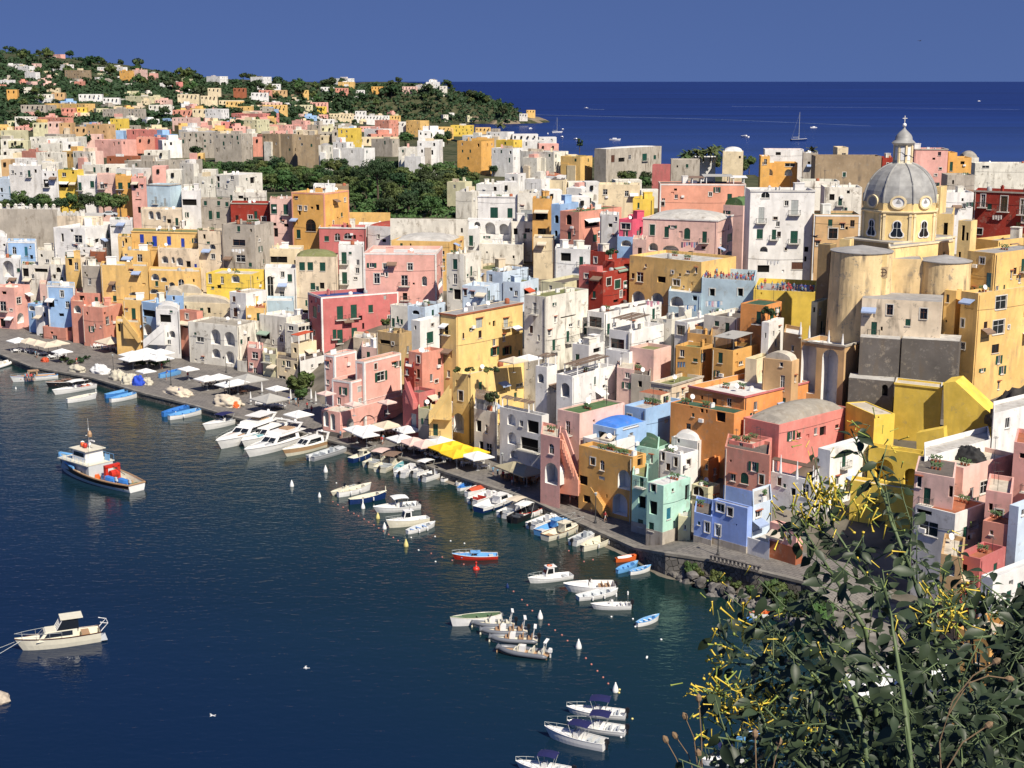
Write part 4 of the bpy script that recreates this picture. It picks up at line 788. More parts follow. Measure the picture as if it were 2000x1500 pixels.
h("grey white house with wide glass front at right", 1788, 1866, 1926, 1004, 1090, 45, 'g', 't', "L 1813 1032 38 28 d;L 1805 1000 30 8 n;R 1902 1026 18 18 a;R 1885 1042 8 26 g", Y=168, par=.1, clutter=0)
h("pink house above the balcony at the right edge", 1981, 2040, 2044, 872, 960, 45, 'P', 't', "L 1996 890 10 10 n", Y=174, clutter=0)
h("shaded pink house with arch at right", 1926, 1976, 1980, 965, 1040, 42, 'P', 'c', "L 1962 998 14 12 a;L 1935 990 8 14 n", Y=166, clutter=0)
h("pale blue house at the right edge", 1972, 1990, 2045, 990, 1066, 42, 'u', 'w', "R 2000 1000 10 12 w", Y=162, clutter=0)
h("low terracotta roofed house at right", 1920, 1970, 1990, 1026, 1070, 42, 's', 't', "L 1941 1038 6 12 g", Y=163, par=.1, clutter=0)
h("crimson house with railing terrace at right", 1870, 1915, 1965, 1092, 1165, 45, 'r', 't', "L 1884 1110 10 16 n", Y=156, par=.8, clutter=0)
h("white house with stained roof below the crimson one", 1917, 1940, 2045, 1130, 1230, 45, 'W', 'w', "L 1928 1160 6 20 n;R 1970 1165 9 22 g", Y=147, par=.2, clutter=0)
h("tan arch house behind the shrub", 1838, 1880, 1884, 1090, 1150, 45, 'a', 'c', "L 1855 1110 20 28 a", Y=155, clutter=0)
h("olive yellow house in the shade at bottom right", 1872, 1935, 1990, 1245, 1345, 45, 'm', 'c', "L 1888 1262 12 16 w;L 1910 1285 8 20 t", Y=128, par=.7, clutter=0)
h("white stair wall house under the rocky cave", 1800, 1806, 1935, 893, 918, 45, 'W', 'l', "", Y=178, par=.7, clutter=0)
h("upper white wall house beside the cave", 1932, 1941, 2045, 808, 870, 45, 'W', 'l', "R 1968 826 9 20 w", Y=189, par=.5, clutter=0)
# behind the church
h("orange arcade house by the sea with white attic", 1486, 1558, 1562, 318, 345, 6, 'o', 'l', "L 1501 336 17 13 a;L 1540 337 15 13 a;L 1543 322 20 7 w", Y=520, clutter=0)
h("white attic above the orange arcade house", 1494, 1570, 1573, 292, 318, 6, 'W', 'r', "L 1495 315 8 8 w;L 1520 300 10 6 n", Y=535, clutter=0)
h("small orange gable left of the orange arcade house", 1486, 1504, 1507, 305, 330, 6, 'o', 'l', "L 1495 316 6 11 w", Y=515, clutter=0)
h("grey ruined house right of the orange arcade house", 1569, 1598, 1601, 299, 352, 10, 'G', 'l', "L 1580 318 5 5 n", Y=510)
h("big brown tuff wall house behind the church", 1593, 1722, 1725, 305, 368, 4, 'T', 'n', "L 1649 341 6 9 g*", Y=430)
h("small cream hut on the tuff wall house", 1636, 1657, 1660, 288, 306, 4, 'c', 'l', "L 1648 301 8 4 w", Y=440, clutter=0)
h("pink peeling house right of the dome lantern", 1787, 1852, 1855, 291, 370, 6, 'P', 'n', "", Y=420, cornice='G')
h("dark red roofed hut left of the dome lantern", 1724, 1745, 1748, 308, 330, 6, 'R', 'n', "", Y=440, clutter=0)
h("slim orange house right of the peeling pink one", 1853, 1870, 1873, 298, 345, 6, 'o', 'l', "L 1858 325 6 18 g", Y=425, clutter=0)
h("small orange house by the sea right of the dome", 1868, 1898, 1901, 308, 332, 6, 'o', 'l', "L 1880 318 8 6 n", Y=445, clutter=0)
h("stained tuff house right of the dome", 1851, 1904, 1907, 342, 385, 6, 'G', 'l', "", Y=400, clutter=0)
h("bright white house with dish right of the dome", 1843, 1902, 1905, 376, 418, 6, 'W', 'w', "L 1880 390 4 6 n", Y=370)
h("cupola chapel by the sea right of the dome", 1880, 1912, 1915, 308, 322, 6, 'w', 's', "", Y=560, vault=2.6, par=.1)
h("long stone pier building by the sea at right", 1905, 2040, 2043, 319, 345, 3, 'w', 'l', "L 1925 326 14 5 w", Y=540, clutter=0)
h("white yellow stained house left of the dome", 1611, 1684, 1687, 366, 420, 6, 'w', 'w', "L 1625 385 10 12 n;L 1657 375 6 6 n;L 1645 395 8 6 w", Y=345)
h("green canvas roofed house behind the white tower", 1563, 1640, 1643, 354, 372, 6, 'w', 'd', "", Y=365, clutter=0)
h("long tuff faced ruin above the sea", 1161, 1184, 1292, 291, 345, 25, 'G', 'w', "R 1197 310 7 14 r;R 1259 307 9 14 gp;R 1279 307 5 8 g;R 1230 307 5 8 w;R 1214 312 12 8 n", Y=620, vault=.8, par=.3)
h("stained house with one dark window near the palms", 1311, 1367, 1370, 312, 346, 5, 'G', 'w', "L 1342 324 5 7 g;L 1323 325 3 4 n", Y=560, clutter=0)
h("low raspberry house near the palms", 1274, 1312, 1315, 322, 345, 12, 'r', 'd', "", Y=580, clutter=0)
h("cream seaside house with small white dome", 1412, 1452, 1455, 296, 330, 8, 'c', 'w', "L 1445 307 4 5 n", Y=600, vault=2.0, par=.2)
h("long white seaside house behind the trees", 1345, 1398, 1401, 307, 325, 8, 'W', 'w', "", Y=610, clutter=0)
# ---------------- the far town ----------------
FAR = """1178 1250 300 335 G;1095 1157 306 338 y;1109 1128 303 312 c;1016 1110 297 328 w;960 1022 290 326 W;893 964 276 322 o;912 968 272 290 o;969 1020 274 294 Y;903 960 265 280 W;1000 1050 262 274 W;1051 1090 281 296 P;
1010 1090 275 290 W;1052 1086 268 280 W;928 958 249 256 y;950 1004 258 274 W;880 935 245 262 Y;838 880 248 267 y;793 838 236 263 y;766 800 238 262 g;732 778 235 264 s;690 740 226 240 W;711 765 252 270 W;660 706 251 280 Y;
647 665 255 275 G;625 650 247 268 e;600 640 244 268 G;625 652 233 248 W;570 606 236 262 P;503 572 244 262 P;457 526 234 256 e;431 458 238 255 h;452 545 222 236 h;575 610 205 218 e;605 640 200 216 P;604 637 208 220 Y;
585 640 224 234 P;640 690 222 238 c;693 715 217 238 W;715 760 226 242 W;758 782 226 238 y;835 885 250 265 y;440 475 198 212 y;505 550 200 212 p;512 560 205 222 y;400 447 213 236 W;427 475 196 208 c;
346 387 184 204 c;391 423 187 208 c;455 480 172 192 n;405 430 172 190 c;490 523 181 198 W;501 547 164 178 W;505 530 176 190 s;530 560 176 188 a;575 602 176 190 y;489 530 150 164 W;410 445 150 162 W;650 692 153 166 W;
660 698 160 172 y;626 652 170 182 W;651 680 172 184 s;690 712 176 186 W;725 755 169 182 o;785 815 169 178 p;812 838 166 176 W;832 862 160 172 W;838 852 156 166 W;858 873 168 184 w;
98 118 106 114 P;1028 1045 215 229 y;1014 1030 222 231 w;34 68 129 140 W;48 78 141 154 W;62 75 124 130 p;106 144 126 140 W;126 178 137 156 T;190 207 131 140 W;219 240 131 142 W;233 262 138 157 o;258 288 136 155 p;287 304 143 155 P;332 357 160 172 h;312 330 162 170 W;
354 372 154 162 e;403 445 149 162 W;145 160 159 168 s;12 32 175 194 o;0 30 156 164 W;100 125 181 197 a;75 102 184 198 w;245 310 188 204 e;153 198 184 200 W;200 232 191 206 W;87 195 203 220 y;40 88 205 222 G;119 145 211 228 s;
150 168 210 228 Y;200 290 213 234 G;290 334 205 218 w;336 375 215 230 s;375 405 213 232 c;65 143 230 245 s;28 68 228 244 w;45 65 233 250 W;63 95 240 262 e;92 118 238 268 p;115 147 240 270 a;145 170 248 272 a;168 225 243 275 a;
215 252 232 262 Y;247 334 254 274 h;336 392 230 252 p;352 440 258 292 G;372 430 262 290 w;418 492 262 300 G;492 512 268 296 s;512 555 262 302 T;548 580 262 308 T;580 625 264 312 T;622 650 284 318 w;650 690 278 302 W;668 732 290 312 W;
725 780 272 290 G;700 778 268 276 c;778 815 288 330 w;815 868 275 325 W;790 830 306 332 W;0 55 255 275 e;0 40 272 290 w;15 52 275 290 e;58 178 268 280 w;185 268 274 292 P;265 300 268 290 s;290 347 270 290 r;
70 122 280 305 w;122 150 278 302 W;0 42 292 312 w;42 92 296 320 s;70 130 298 322 w;142 186 296 318 w;208 276 306 322 n;280 326 294 312 w;243 345 315 332 G;200 242 322 340 w;226 295 330 350 g;345 395 312 335 G;
295 322 325 350 P;322 352 332 360 w;350 388 320 345 w;392 420 332 350 w;378 420 345 368 w;0 18 312 340 a;18 70 310 334 g;80 112 318 336 w;160 205 322 344 w;384 395 300 318 y;
1090 1135 316 334 w;1020 1062 308 332 w;986 1027 340 366 W;1050 1106 344 372 W;1025 1075 350 380 W;1072 1108 352 378 c;1108 1148 356 376 w;1142 1170 356 380 g;1106 1150 368 388 W;930 985 360 384 W;970 1008 356 372 g;
873 922 356 382 e;890 935 375 400 w;1200 1252 352 362 w;1250 1290 372 392 w;1160 1200 396 412 w;1100 1150 385 402 W;1060 1096 372 388 W;1135 1168 380 398 w;1455 1500 408 424 w;1380 1420 404 420 w;1330 1385 400 414 l;1400 1420 395 412 p"""
FARU = set()
def farlist():
    items = []
    for s in FAR.replace('\n', '').split(';'):
        a = s.split()
        if len(a) == 5: items.append((float(a[0]), float(a[1]), float(a[2]), float(a[3]), a[4]))
    adjs = {}
    out = []
    for i, (a, b, t, v, c) in enumerate(items):
        w = b-a; ht_ = v-t
        size = 'broad' if w > 65 else 'long' if w > 45 and ht_ < 20 else 'tall' if ht_ > w*.8 else 'small' if w < 26 else 'boxy'
        if c == 'n': size = 'squat'
        zone = 'on the wooded hill' if v < 172 else 'at the foot of the hill' if v < 215 else 'in the far town' if v < 262 else 'beyond the orchard' if v < 305 and a > 330 else 'in the upper town'
        if a > 850 and v < 345: zone = 'near the sea behind the town'
        out.append([size, WORD[c], zone])
    area = sorted(range(len(items)), key=lambda i: (items[i][1]-items[i][0])*(items[i][3]-items[i][2]))
    nh = sum(1 for q in HS if q['root'].name.startswith('house')); far_small = set(); left = 298-nh
    hill = [i for i in range(len(items)) if items[i][3] < 178]
    town = [i for i in reversed(area) if i not in hill]; far_small = set(town[max(0, left):])
    smb = MB(); cols = []
    for i, it in enumerate(items):
        a, b, t, v, c = it; cx, cy = (a+b)/2, (t+v)/2
        best = []
        for j, q in enumerate(items):
            if j == i: continue
            d = abs((q[0]+q[1])/2-cx)+2*abs((q[2]+q[3])/2-cy); best.append((d, j))
        best.sort(); j = best[0][1]; q = items[j]; qx, qy = (q[0]+q[1])/2, (q[2]+q[3])/2
        rel = ('left of' if cx < qx else 'right of') if abs(cx-qx) > 1.5*abs(cy-qy) else ('above' if cy < qy else 'below')
        lab = f"{out[i][0]} {out[i][1]} house {out[i][2]}, {rel} {out[j][0]} {out[j][1]} one"
        k = 1
        while lab in FARU and k < 8:
            j2 = best[k][1]; q = items[j2]; qx, qy = (q[0]+q[1])/2, (q[2]+q[3])/2
            rel = ('left of' if cx < qx else 'right of') if abs(cx-qx) > 1.5*abs(cy-qy) else ('above' if cy < qy else 'below')
            lab = f"{out[i][0]} {out[i][1]} house {out[i][2]}, {rel} a {out[j2][0]} {out[j2][1]} one"; k += 1
        FARU.add(lab)
        rr = random.Random(i*13+5)
        yaw = rr.choice([5, 15, 25, 12, 30]) if b-a > 18 else 8
        w = b-a; split = rr.uniform(.6, .8) if w > 24 else 1
        uc = a+w*split; ur = b if split < 1 else uc+.2
        Y = surf(uc, v+3)
        if t < 345 and a > 985 and v > 300: Y = min(Y, 640)
        if i in far_small:
            Cn = at_y(a, t, Y); Cm = at_y(b, t, Y); zb_ = at_y(a, v+3, Y).z-2; cols.append(c) if c not in cols else None; k = cols.index(c)
            w_ = (Cm-Cn).length; smb.cbox(((Cn.x+Cm.x)/2, Y+4, zb_), (w_, 8, Cn.z-zb_), .1, k)
            nw = max(1, int(w_/4)); f_ = Face(Vector((Cn.x, Y-w_*.05-.1, 0)), Vector((1, 0, 0)), Vector((0, -1, 0)), w_, 0, 1)
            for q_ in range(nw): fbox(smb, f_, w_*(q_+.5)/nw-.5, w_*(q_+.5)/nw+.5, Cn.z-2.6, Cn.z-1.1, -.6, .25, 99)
            continue
        hq = house(lab.replace(' house ', ' villa ', 1) if i in hill else lab, a, uc, ur, t, v+3, yaw, c, rr.choice('lwllgwtGcn'), '', Y=Y, par=.5, clutter=0, auto='gn' if c != 'T' else 'n', simple=True,
              vault=rr.choice([0, 0, 0, 0, 1.5]) if Y < 900 else 0, zb=None, name='villa' if i in hill else None, cat='villa' if i in hill else 'house')  # the hill ones are ordinary houses like the rest, only named apart
        for q_ in range(rr.choice([1, 2, 2, 3])):      # attics, annexes and outbuildings break up the block
            kind_ = rr.choice(['attic', 'annex', 'chimney', 'terrace_wall']); m_ = MB(); o_ = hq['C']+hq['dL']*hq['wL']*rr.uniform(.1, .6)+hq['dR']*hq['wR']*.15; wz = min(hq['wL'], 30)*rr.uniform(.25, .5)
            if kind_ == 'attic': m_.box(Vector((o_.x, o_.y, hq['zr'])), hq['dL']*wz*.8, hq['dR']*4, Zv*rr.uniform(1.8, 3.2))
            elif kind_ == 'annex': e_ = -hq['dR']*rr.uniform(1.5, 3); m_.box(Vector((o_.x, o_.y, hq['zt']-rr.uniform(2.5, 4.5)-12)), hq['dL']*wz, e_, Zv*12)
            elif kind_ == 'chimney': m_.cbox((o_.x, o_.y, hq['zr']), (.9, .9, 2.2))
            else: m_.box(Vector((o_.x, o_.y, hq['zr'])), hq['dL']*wz, hq['dR']*.3, Zv*1.6)
            m_.build(kind_, pm(rr.choice(['W', 'w', 'c', c, c, 'k', 'P', 'G'])), hq['root'], hq['off'])
    rr = random.Random(77); k_ = 0
    while k_ < 290:        # the countless little buildings between the ones above
        u = rr.uniform(-5, 930) if k_ < 230 else rr.uniform(-330, -40); v = rr.uniform(interp(u, SKY)+26, 262 if u < 640 else 268) if rr.random() < .8 else rr.uniform(255, 322 if 0 < u < 350 else 285)
        if u < 0: v = rr.uniform(250, 600)
        if u > 690 and v < 222: continue
        Y = surf(u, v)
        if Y < 600 and u > 0: continue
        if Y < 375: continue
        p = at_y(u, v, Y+rr.uniform(0, 12)); c = rr.choice('WWwwccekpPsybgG')
        if p.z < 8: continue
        cols.append(c) if c not in cols else None; ci = cols.index(c); sx, sy, sz = rr.uniform(7, 17), rr.uniform(6, 10), rr.uniform(3.5, 7.5); yw = rr.uniform(-.7, .7); hs_ = .62 if v < interp(u, SKY)+62 and u > 0 else 1; sx *= hs_; sz *= hs_; c = rr.choice('wckGpTeW') if hs_ < 1 else c; cols.append(c) if c not in cols else None; ci = cols.index(c); smb.cbox((p.x, p.y, p.z-4), (sx, sy, sz+4), yw, ci)
        if rr.random() < .5: smb.cbox((p.x+rr.uniform(-2, 2), p.y, p.z+sz-.05), (sx*.45, sy*.6, rr.uniform(1.5, 3)), yw, ci)
        e_ = Vector((cos(yw), sin(yw), 0)); n_ = Vector((sin(yw), -cos(yw), 0))
        for q_ in range(int(sx/3.2)):
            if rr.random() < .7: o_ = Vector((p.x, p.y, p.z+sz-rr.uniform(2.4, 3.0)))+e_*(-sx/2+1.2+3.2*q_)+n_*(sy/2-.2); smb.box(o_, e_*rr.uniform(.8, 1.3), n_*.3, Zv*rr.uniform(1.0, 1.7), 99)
        k_ += 1
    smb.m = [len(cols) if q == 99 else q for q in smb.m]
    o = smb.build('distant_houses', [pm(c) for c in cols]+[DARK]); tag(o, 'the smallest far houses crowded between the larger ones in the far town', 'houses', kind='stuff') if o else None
farlist()
# ---------------- church ----------------
CY = 250.0
cc = at_y(1757, 420, CY)
church = empty('church', Vector((cc.x, cc.y, 14)), 0, "yellow church with grey ribbed dome and lantern on the ridge", 'church')
OFFS['church'] = Vector((cc.x, cc.y, 14)); co = OFFS['church']
def zc(v, Y=CY): return at_y(1757, v, Y).z
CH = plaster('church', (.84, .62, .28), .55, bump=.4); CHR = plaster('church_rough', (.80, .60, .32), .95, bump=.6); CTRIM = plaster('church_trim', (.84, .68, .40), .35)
def lead_mat():
    m, n, b = newmat('dome_lead'); L = n.links.new; g = N(n, 'ShaderNodeNewGeometry'); t = N(n, 'ShaderNodeTexNoise'); t.inputs['Scale'].default_value = .8; t.inputs['Detail'].default_value = 6
    L(g.outputs['Position'], t.inputs[0]); r = N(n, 'ShaderNodeValToRGB'); r.color_ramp.elements[0].position = .35; r.color_ramp.elements[1].position = .7
    r.color_ramp.elements[0].color = (.25, .245, .23, 1); r.color_ramp.elements[1].color = (.38, .375, .35, 1); L(t.outputs[0], r.inputs[0]); L(r.outputs[0], b.inputs['Base Color'])
    b.inputs['Roughness'].default_value = .55; b.inputs['Metallic'].default_value = .0; return m
LEAD = lead_mat()
R0 = 6.45; zb_, zt_ = zc(392), zc(316); z1, z0 = zc(407), zc(470)
RO = radians(22.5)-radians(18)
def oct_ring(r, z, n=8): return [Vector((cc.x+r*cos(RO+2*pi*i/n), cc.y+r*sin(RO+2*pi*i/n), z)) for i in range(n)]
def oct_prism(mb, r0, r1, za, zb2, m=0):
    a, b = oct_ring(r0, za), oct_ring(r1, zb2)
    for i in range(8): j = (i+1) % 8; mb.quad(a[i], a[j], b[j], b[i], m)
mb = MB(); prof = []
hd = zt_-zb_
K = 10
for k in range(K+1):
    t = k/K*(pi/2)*.93; prof.append((R0*1.0*cos(t), zb_+hd/ sin(pi/2*.93)*sin(t)))
rings = [oct_ring(r, z) for r, z in prof]
for a, b in zip(rings, rings[1:]):
    for i in range(8):
        j = (i+1) % 8
        am = (a[i]+a[j])/2; bmid = (b[i]+b[j])/2
        am = am+(am-Vector((cc.x, cc.y, am.z)))*.045; bmid = bmid+(bmid-Vector((cc.x, cc.y, bmid.z)))*.045
        mb.quad(a[i], am, bmid, b[i]); mb.quad(am, a[j], b[j], bmid)
dome = mb.build('dome', LEAD, church, co)
for i in range(8):
    mb = MB(); pts = [Vector((cc.x+(r+.04)*cos(RO+2*pi*i/8), cc.y+(r+.04)*sin(RO+2*pi*i/8), z)) for r, z in prof]; mb.tube(pts, .17, 6); mb.build('rib', LEAD, dome, co)
# attic band, cornice, drum
mb = MB(); oct_prism(mb, R0+.05, R0+.05, z1, zb_+.02); at_ = mb.build('attic', CH, church, co)
mb = MB(); oct_prism(mb, R0+.1, R0+.45, z1-.45, z1-.2); oct_prism(mb, R0+.45, R0+.45, z1-.2, z1); 
a, b = oct_ring(R0+.45, z1), oct_ring(R0, z1+.02)
for i in range(8): mb.quad(a[i], a[(i+1) % 8], b[(i+1) % 8], b[i])
mb.build('cornice', CTRIM, church, co)
mb = MB(); oct_prism(mb, R0+.15, R0+.1, z0, z1-.4); oct_prism(mb, R0+.35, R0+.3, z0-.6, z0+.5); drum = mb.build('drum', CH, church, co)
for i in range(8):
    am = RO+2*pi*(i+.5)/8; n = Vector((cos(am), sin(am), 0)); d = Vector((-sin(am), cos(am), 0)); ap = (R0+.12)*cos(pi/8)
    f = Face(Vector((cc.x, cc.y, 0))+n*ap, d, n, 3, z0, z1)
    hz = (z1-z0)
    mb = MB()
    for s in (-1, 1):
        mb = MB(); fbox(mb, f, s*2.15-.22, s*2.15+.22, z0+.5, z1-.42, .01, .16); fbox(mb, f, s*2.15-.28, s*2.15+.28, z1-.9, z1-.72, .16, .24); mb.build('pilaster', CTRIM, church, co)
    # bell-shaped window
    zb3 = z0+hz*.22; prf = []
    for k in range(13):
        t = pi*k/12; prf.append((.62*cos(t), zb3+2.05+.62*sin(t)))
    prf += [(-.55, zb3+1.5), (-.72, zb3+1.0), (-1.0, zb3+.65), (-1.02, zb3+.25), (-.75, zb3+.02), (-.35, zb3-.02), (0, zb3+.08), (.35, zb3-.02), (.75, zb3+.02), (1.02, zb3+.25), (1.0, zb3+.65), (.72, zb3+1.0), (.55, zb3+1.5)]
    c0 = (0, zb3+1.2)
    mb = MB(); g2 = MB()
    big = [(x*1.22, c0[1]+(z-c0[1])*1.13) for x, z in prf]; nn = len(prf)
    for k in range(nn):
        k2 = (k+1) % nn
        mb.quad(f.pt(*prf[k], .14), f.pt(*big[k], .14), f.pt(*big[k2], .14), f.pt(*prf[k2], .14)); mb.quad(f.pt(*big[k], .14), f.pt(*big[k], .0), f.pt(*big[k2], .0), f.pt(*big[k2], .14))
        mb.quad(f.pt(*prf[k2], .14), f.pt(*prf[k2], -.25), f.pt(*prf[k], -.25), f.pt(*prf[k], .14))
        g2.poly([f.pt(c0[0], c0[1], .03), f.pt(*prf[k], .03), f.pt(*prf[k2], .03)])
    w_ = g2.build('window', [GLASSM], church, co); mb.build('surround', WHITE, w_, co)
    g3 = MB(); fbox(g3, f, -.04, .04, zb3+.05, zb3+2.6, .04, .1); fbox(g3, f, -.55, .55, zb3+1.45, zb3+1.52, .04, .1); g3.build('glazing_bar', PALE, w_, co)
    # round disc in the attic
    zc3 = zb_+.15; mb = MB(); g2 = MB(); r1 = 1.15; ap2 = (R0+.07)*cos(pi/8); f = Face(Vector((cc.x, cc.y, 0))+n*ap2, d, n, 3, z0, z1); K2 = 20
    for k in range(K2):
        t, t2 = 2*pi*k/K2, 2*pi*(k+1)/K2
        P_ = lambda r, t, o: f.pt(r*1.2*cos(t), zc3+r*sin(t), o)
        mb.quad(P_(.85, t, .3), P_(r1, t, .3), P_(r1, t2, .3), P_(.85, t2, .3)); mb.quad(P_(r1, t, .3), P_(r1, t, -.5), P_(r1, t2, -.5), P_(r1, t2, .3)); mb.quad(P_(.85, t2, .3), P_(.85, t2, .12), P_(.85, t, .12), P_(.85, t, .3))
        g2.poly([P_(0, 0, .15), P_(.86, t, .15), P_(.86, t2, .15)])
    o = g2.build('medallion', WHITE if i not in (4, ) else LEAD, church, co); mb.build('medallion_frame', CTRIM, o, co)
# lantern
mb = MB(); zl0, zl1 = zc(319), zc(279); rl = 1.55
def ring8(r, z): return [Vector((cc.x+r*cos(RO+2*pi*i/8), cc.y+r*sin(RO+2*pi*i/8), z)) for i in range(8)]
mb.lathe((cc.x, cc.y, 0), [(rl+.35, zl0-.5), (rl+.35, zl0+.1), (rl, zl0+.15), (rl, zl1-.4), (rl+.25, zl1-.3), (rl+.5, zl1-.05), (rl+.55, zl1), (0, zl1+.02)], 8, rot=RO)
lan = mb.build('lantern', plaster('lantern', (.66, .62, .50), .3), church, co)
for i in range(8):
    am = RO+2*pi*(i+.5)/8; n = Vector((cos(am), sin(am), 0)); d = Vector((-sin(am), cos(am), 0)); f = Face(Vector((cc.x, cc.y, 0))+n*(rl*cos(pi/8)), d, n, 1, 0, 1); g2 = MB()
    fbox(g2, f, -.32, .32, zl0+.6, zl1-.75, .005, .05); g2.build('panel', WHITE, lan, co)
    a = RO+2*pi*i/8; g2 = MB(); g2.cbox((cc.x+(rl+.03)*cos(a), cc.y+(rl+.03)*sin(a), zl0+.15), (.26, .3, zl1-zl0-.55), a); g2.build('pilaster', CTRIM, lan, co)
mb = MB(); zz = zl1+.02; hc = zc(248)-zz
mb.lathe((cc.x, cc.y, zz), [(rl+.5, 0), (rl+.25, hc*.1), (rl*.95, hc*.2), (rl*.92, hc*.35), (rl*.8, hc*.5), (rl*.55, hc*.66), (rl*.28, hc*.8), (.18, hc*.92), (.14, hc)], 16)
cup = mb.build('cupola', LEAD, church, co, smooth=True)
mb = MB(); zk = zz+hc; mb.lathe((cc.x, cc.y, zk), [(.14, 0), (.32, .15), (.36, .35), (.28, .55), (.1, .65)], 12); mb.build('ball', WHITE, church, co, smooth=True)
mb = MB(); zk += .6; ht2 = zc(226)-zk; mb.box((cc.x-.06, cc.y-.05, zk), (.12, 0, 0), (0, .1, 0), (0, 0, ht2)); e = Vector((cos(.15), sin(.15), 0))
mb.box(Vector((cc.x, cc.y-.06, zk+ht2*.62))-e*.42, e*.84, (0, .1, 0), (0, 0, .12))
mb.build('cross', STONE, church, co)
# body
def vol(name, ul, uc, ur, vt, vb, yaw, Y, wins='', roof='g', mat=None, dep=None, **k):
    hh = house(None, ul, uc, ur, vt, vb, yaw, 'q', roof, wins, Y=Y, parent=church, pname=name, par=.05, clutter=0, dep=dep, **k)
    hh['sub'].data.materials[0] = mat or CH; return hh
vol('crossing', 1650, 1745, 1866, 474, 620, 40, 240.5, cornice='c')
vol('transept', 1729, 1738, 1862, 482, 640, 40, 236.5, "R 1844 496 4 9 n", dep=8, cornice='c')
vol('side_tower', 1640, 1660, 1668, 468, 560, 35, 241)
vol('nave_block', 1822, 1862, 1866, 418, 480, 18, 258, "L 1847 447 8 24 n")
vol('facade', 1826, 1838, 1850, 365, 425, 18, 259, "L 1831 384 5 12 n;L 1831 397 5 9 n", dep=1.6)
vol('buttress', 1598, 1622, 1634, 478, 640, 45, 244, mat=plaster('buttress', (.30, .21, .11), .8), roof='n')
vol('link_wall', 1733, 1803, 1806, 507, 600, 12, 235, mat=CHR, dep=5)
# bell gable
bgw = vol('bell_gable', 1872, 1897, 1909, 432, 515, 45, 240, "L 1881 455 6 30 n;L 1889 462 5 16 n;L 1866 498 5 16 n;L 1874 500 5 16 n")
def apse(name, u, vtop, vbot, rpx, Y, mat, flare=0.0, a0=-pi, a1=0.3):
    c = at_y(u, vtop, Y); d = Y*1.0; r = rpx*Y/F; zt2 = c.z; zb2 = at_y(u, vbot, Y).z-3; mb = MB(); cy = Y+r
    c = Vector((c.x*(Y+r)/Y, cy, 0))
    mb.lathe(c, [(r+flare, zb2), (r, zt2-.5), (r, zt2)], 40)
    o = mb.build(name, mat, church, co, smooth=False)
    rb2 = MB(); rb2.lathe(c, [(r+.18, zt2), (r+.18, zt2+.14), (0, zt2+1.0)], 40); rb2.build('roof', rm('g'), o, co); return c, r, zt2
ac, ar, az = apse('apse', 1683, 497, 716, 60, 231, CHR, .5)
apse('side_apse', 1846, 515, 640, 50, 232, CHR, .2)
# round emblem panel on the wall between the apses
pf = house(None, 1712, 1733, 1736, 498, 660, 2, 'q', 'g', '', Y=231.5, parent=church, pname='pier', par=.05, clutter=0, dep=5); pf['sub'].data.materials[0] = CH
ff = pf['fL']; x0, x1, zz0, zz1 = rect(ff, 1724, 532, 19, 22); mb = MB(); fbox(mb, ff, x0, x1, zz0, zz1, .004, .05); o = mb.build('relief_panel', plaster('relief', (.50, .36, .2), .4), church, co)
mb = MB(); xm, zm = (x0+x1)/2, (zz0+zz1)/2; rr_ = (x1-x0)*.38
mb.tube([ff.pt(xm+rr_*cos(2*pi*i/16), zm+rr_*sin(2*pi*i/16), .07) for i in range(17)], .06, 5); fbox(mb, ff, xm-.05, xm+.05, zm-rr_, zm+rr_, .05, .1); fbox(mb, ff, xm-rr_, xm+rr_, zm-.05, zm+.05, .05, .1)
mb.build('emblem', plain('emblem', (.10, .06, .04), .8), o, co)
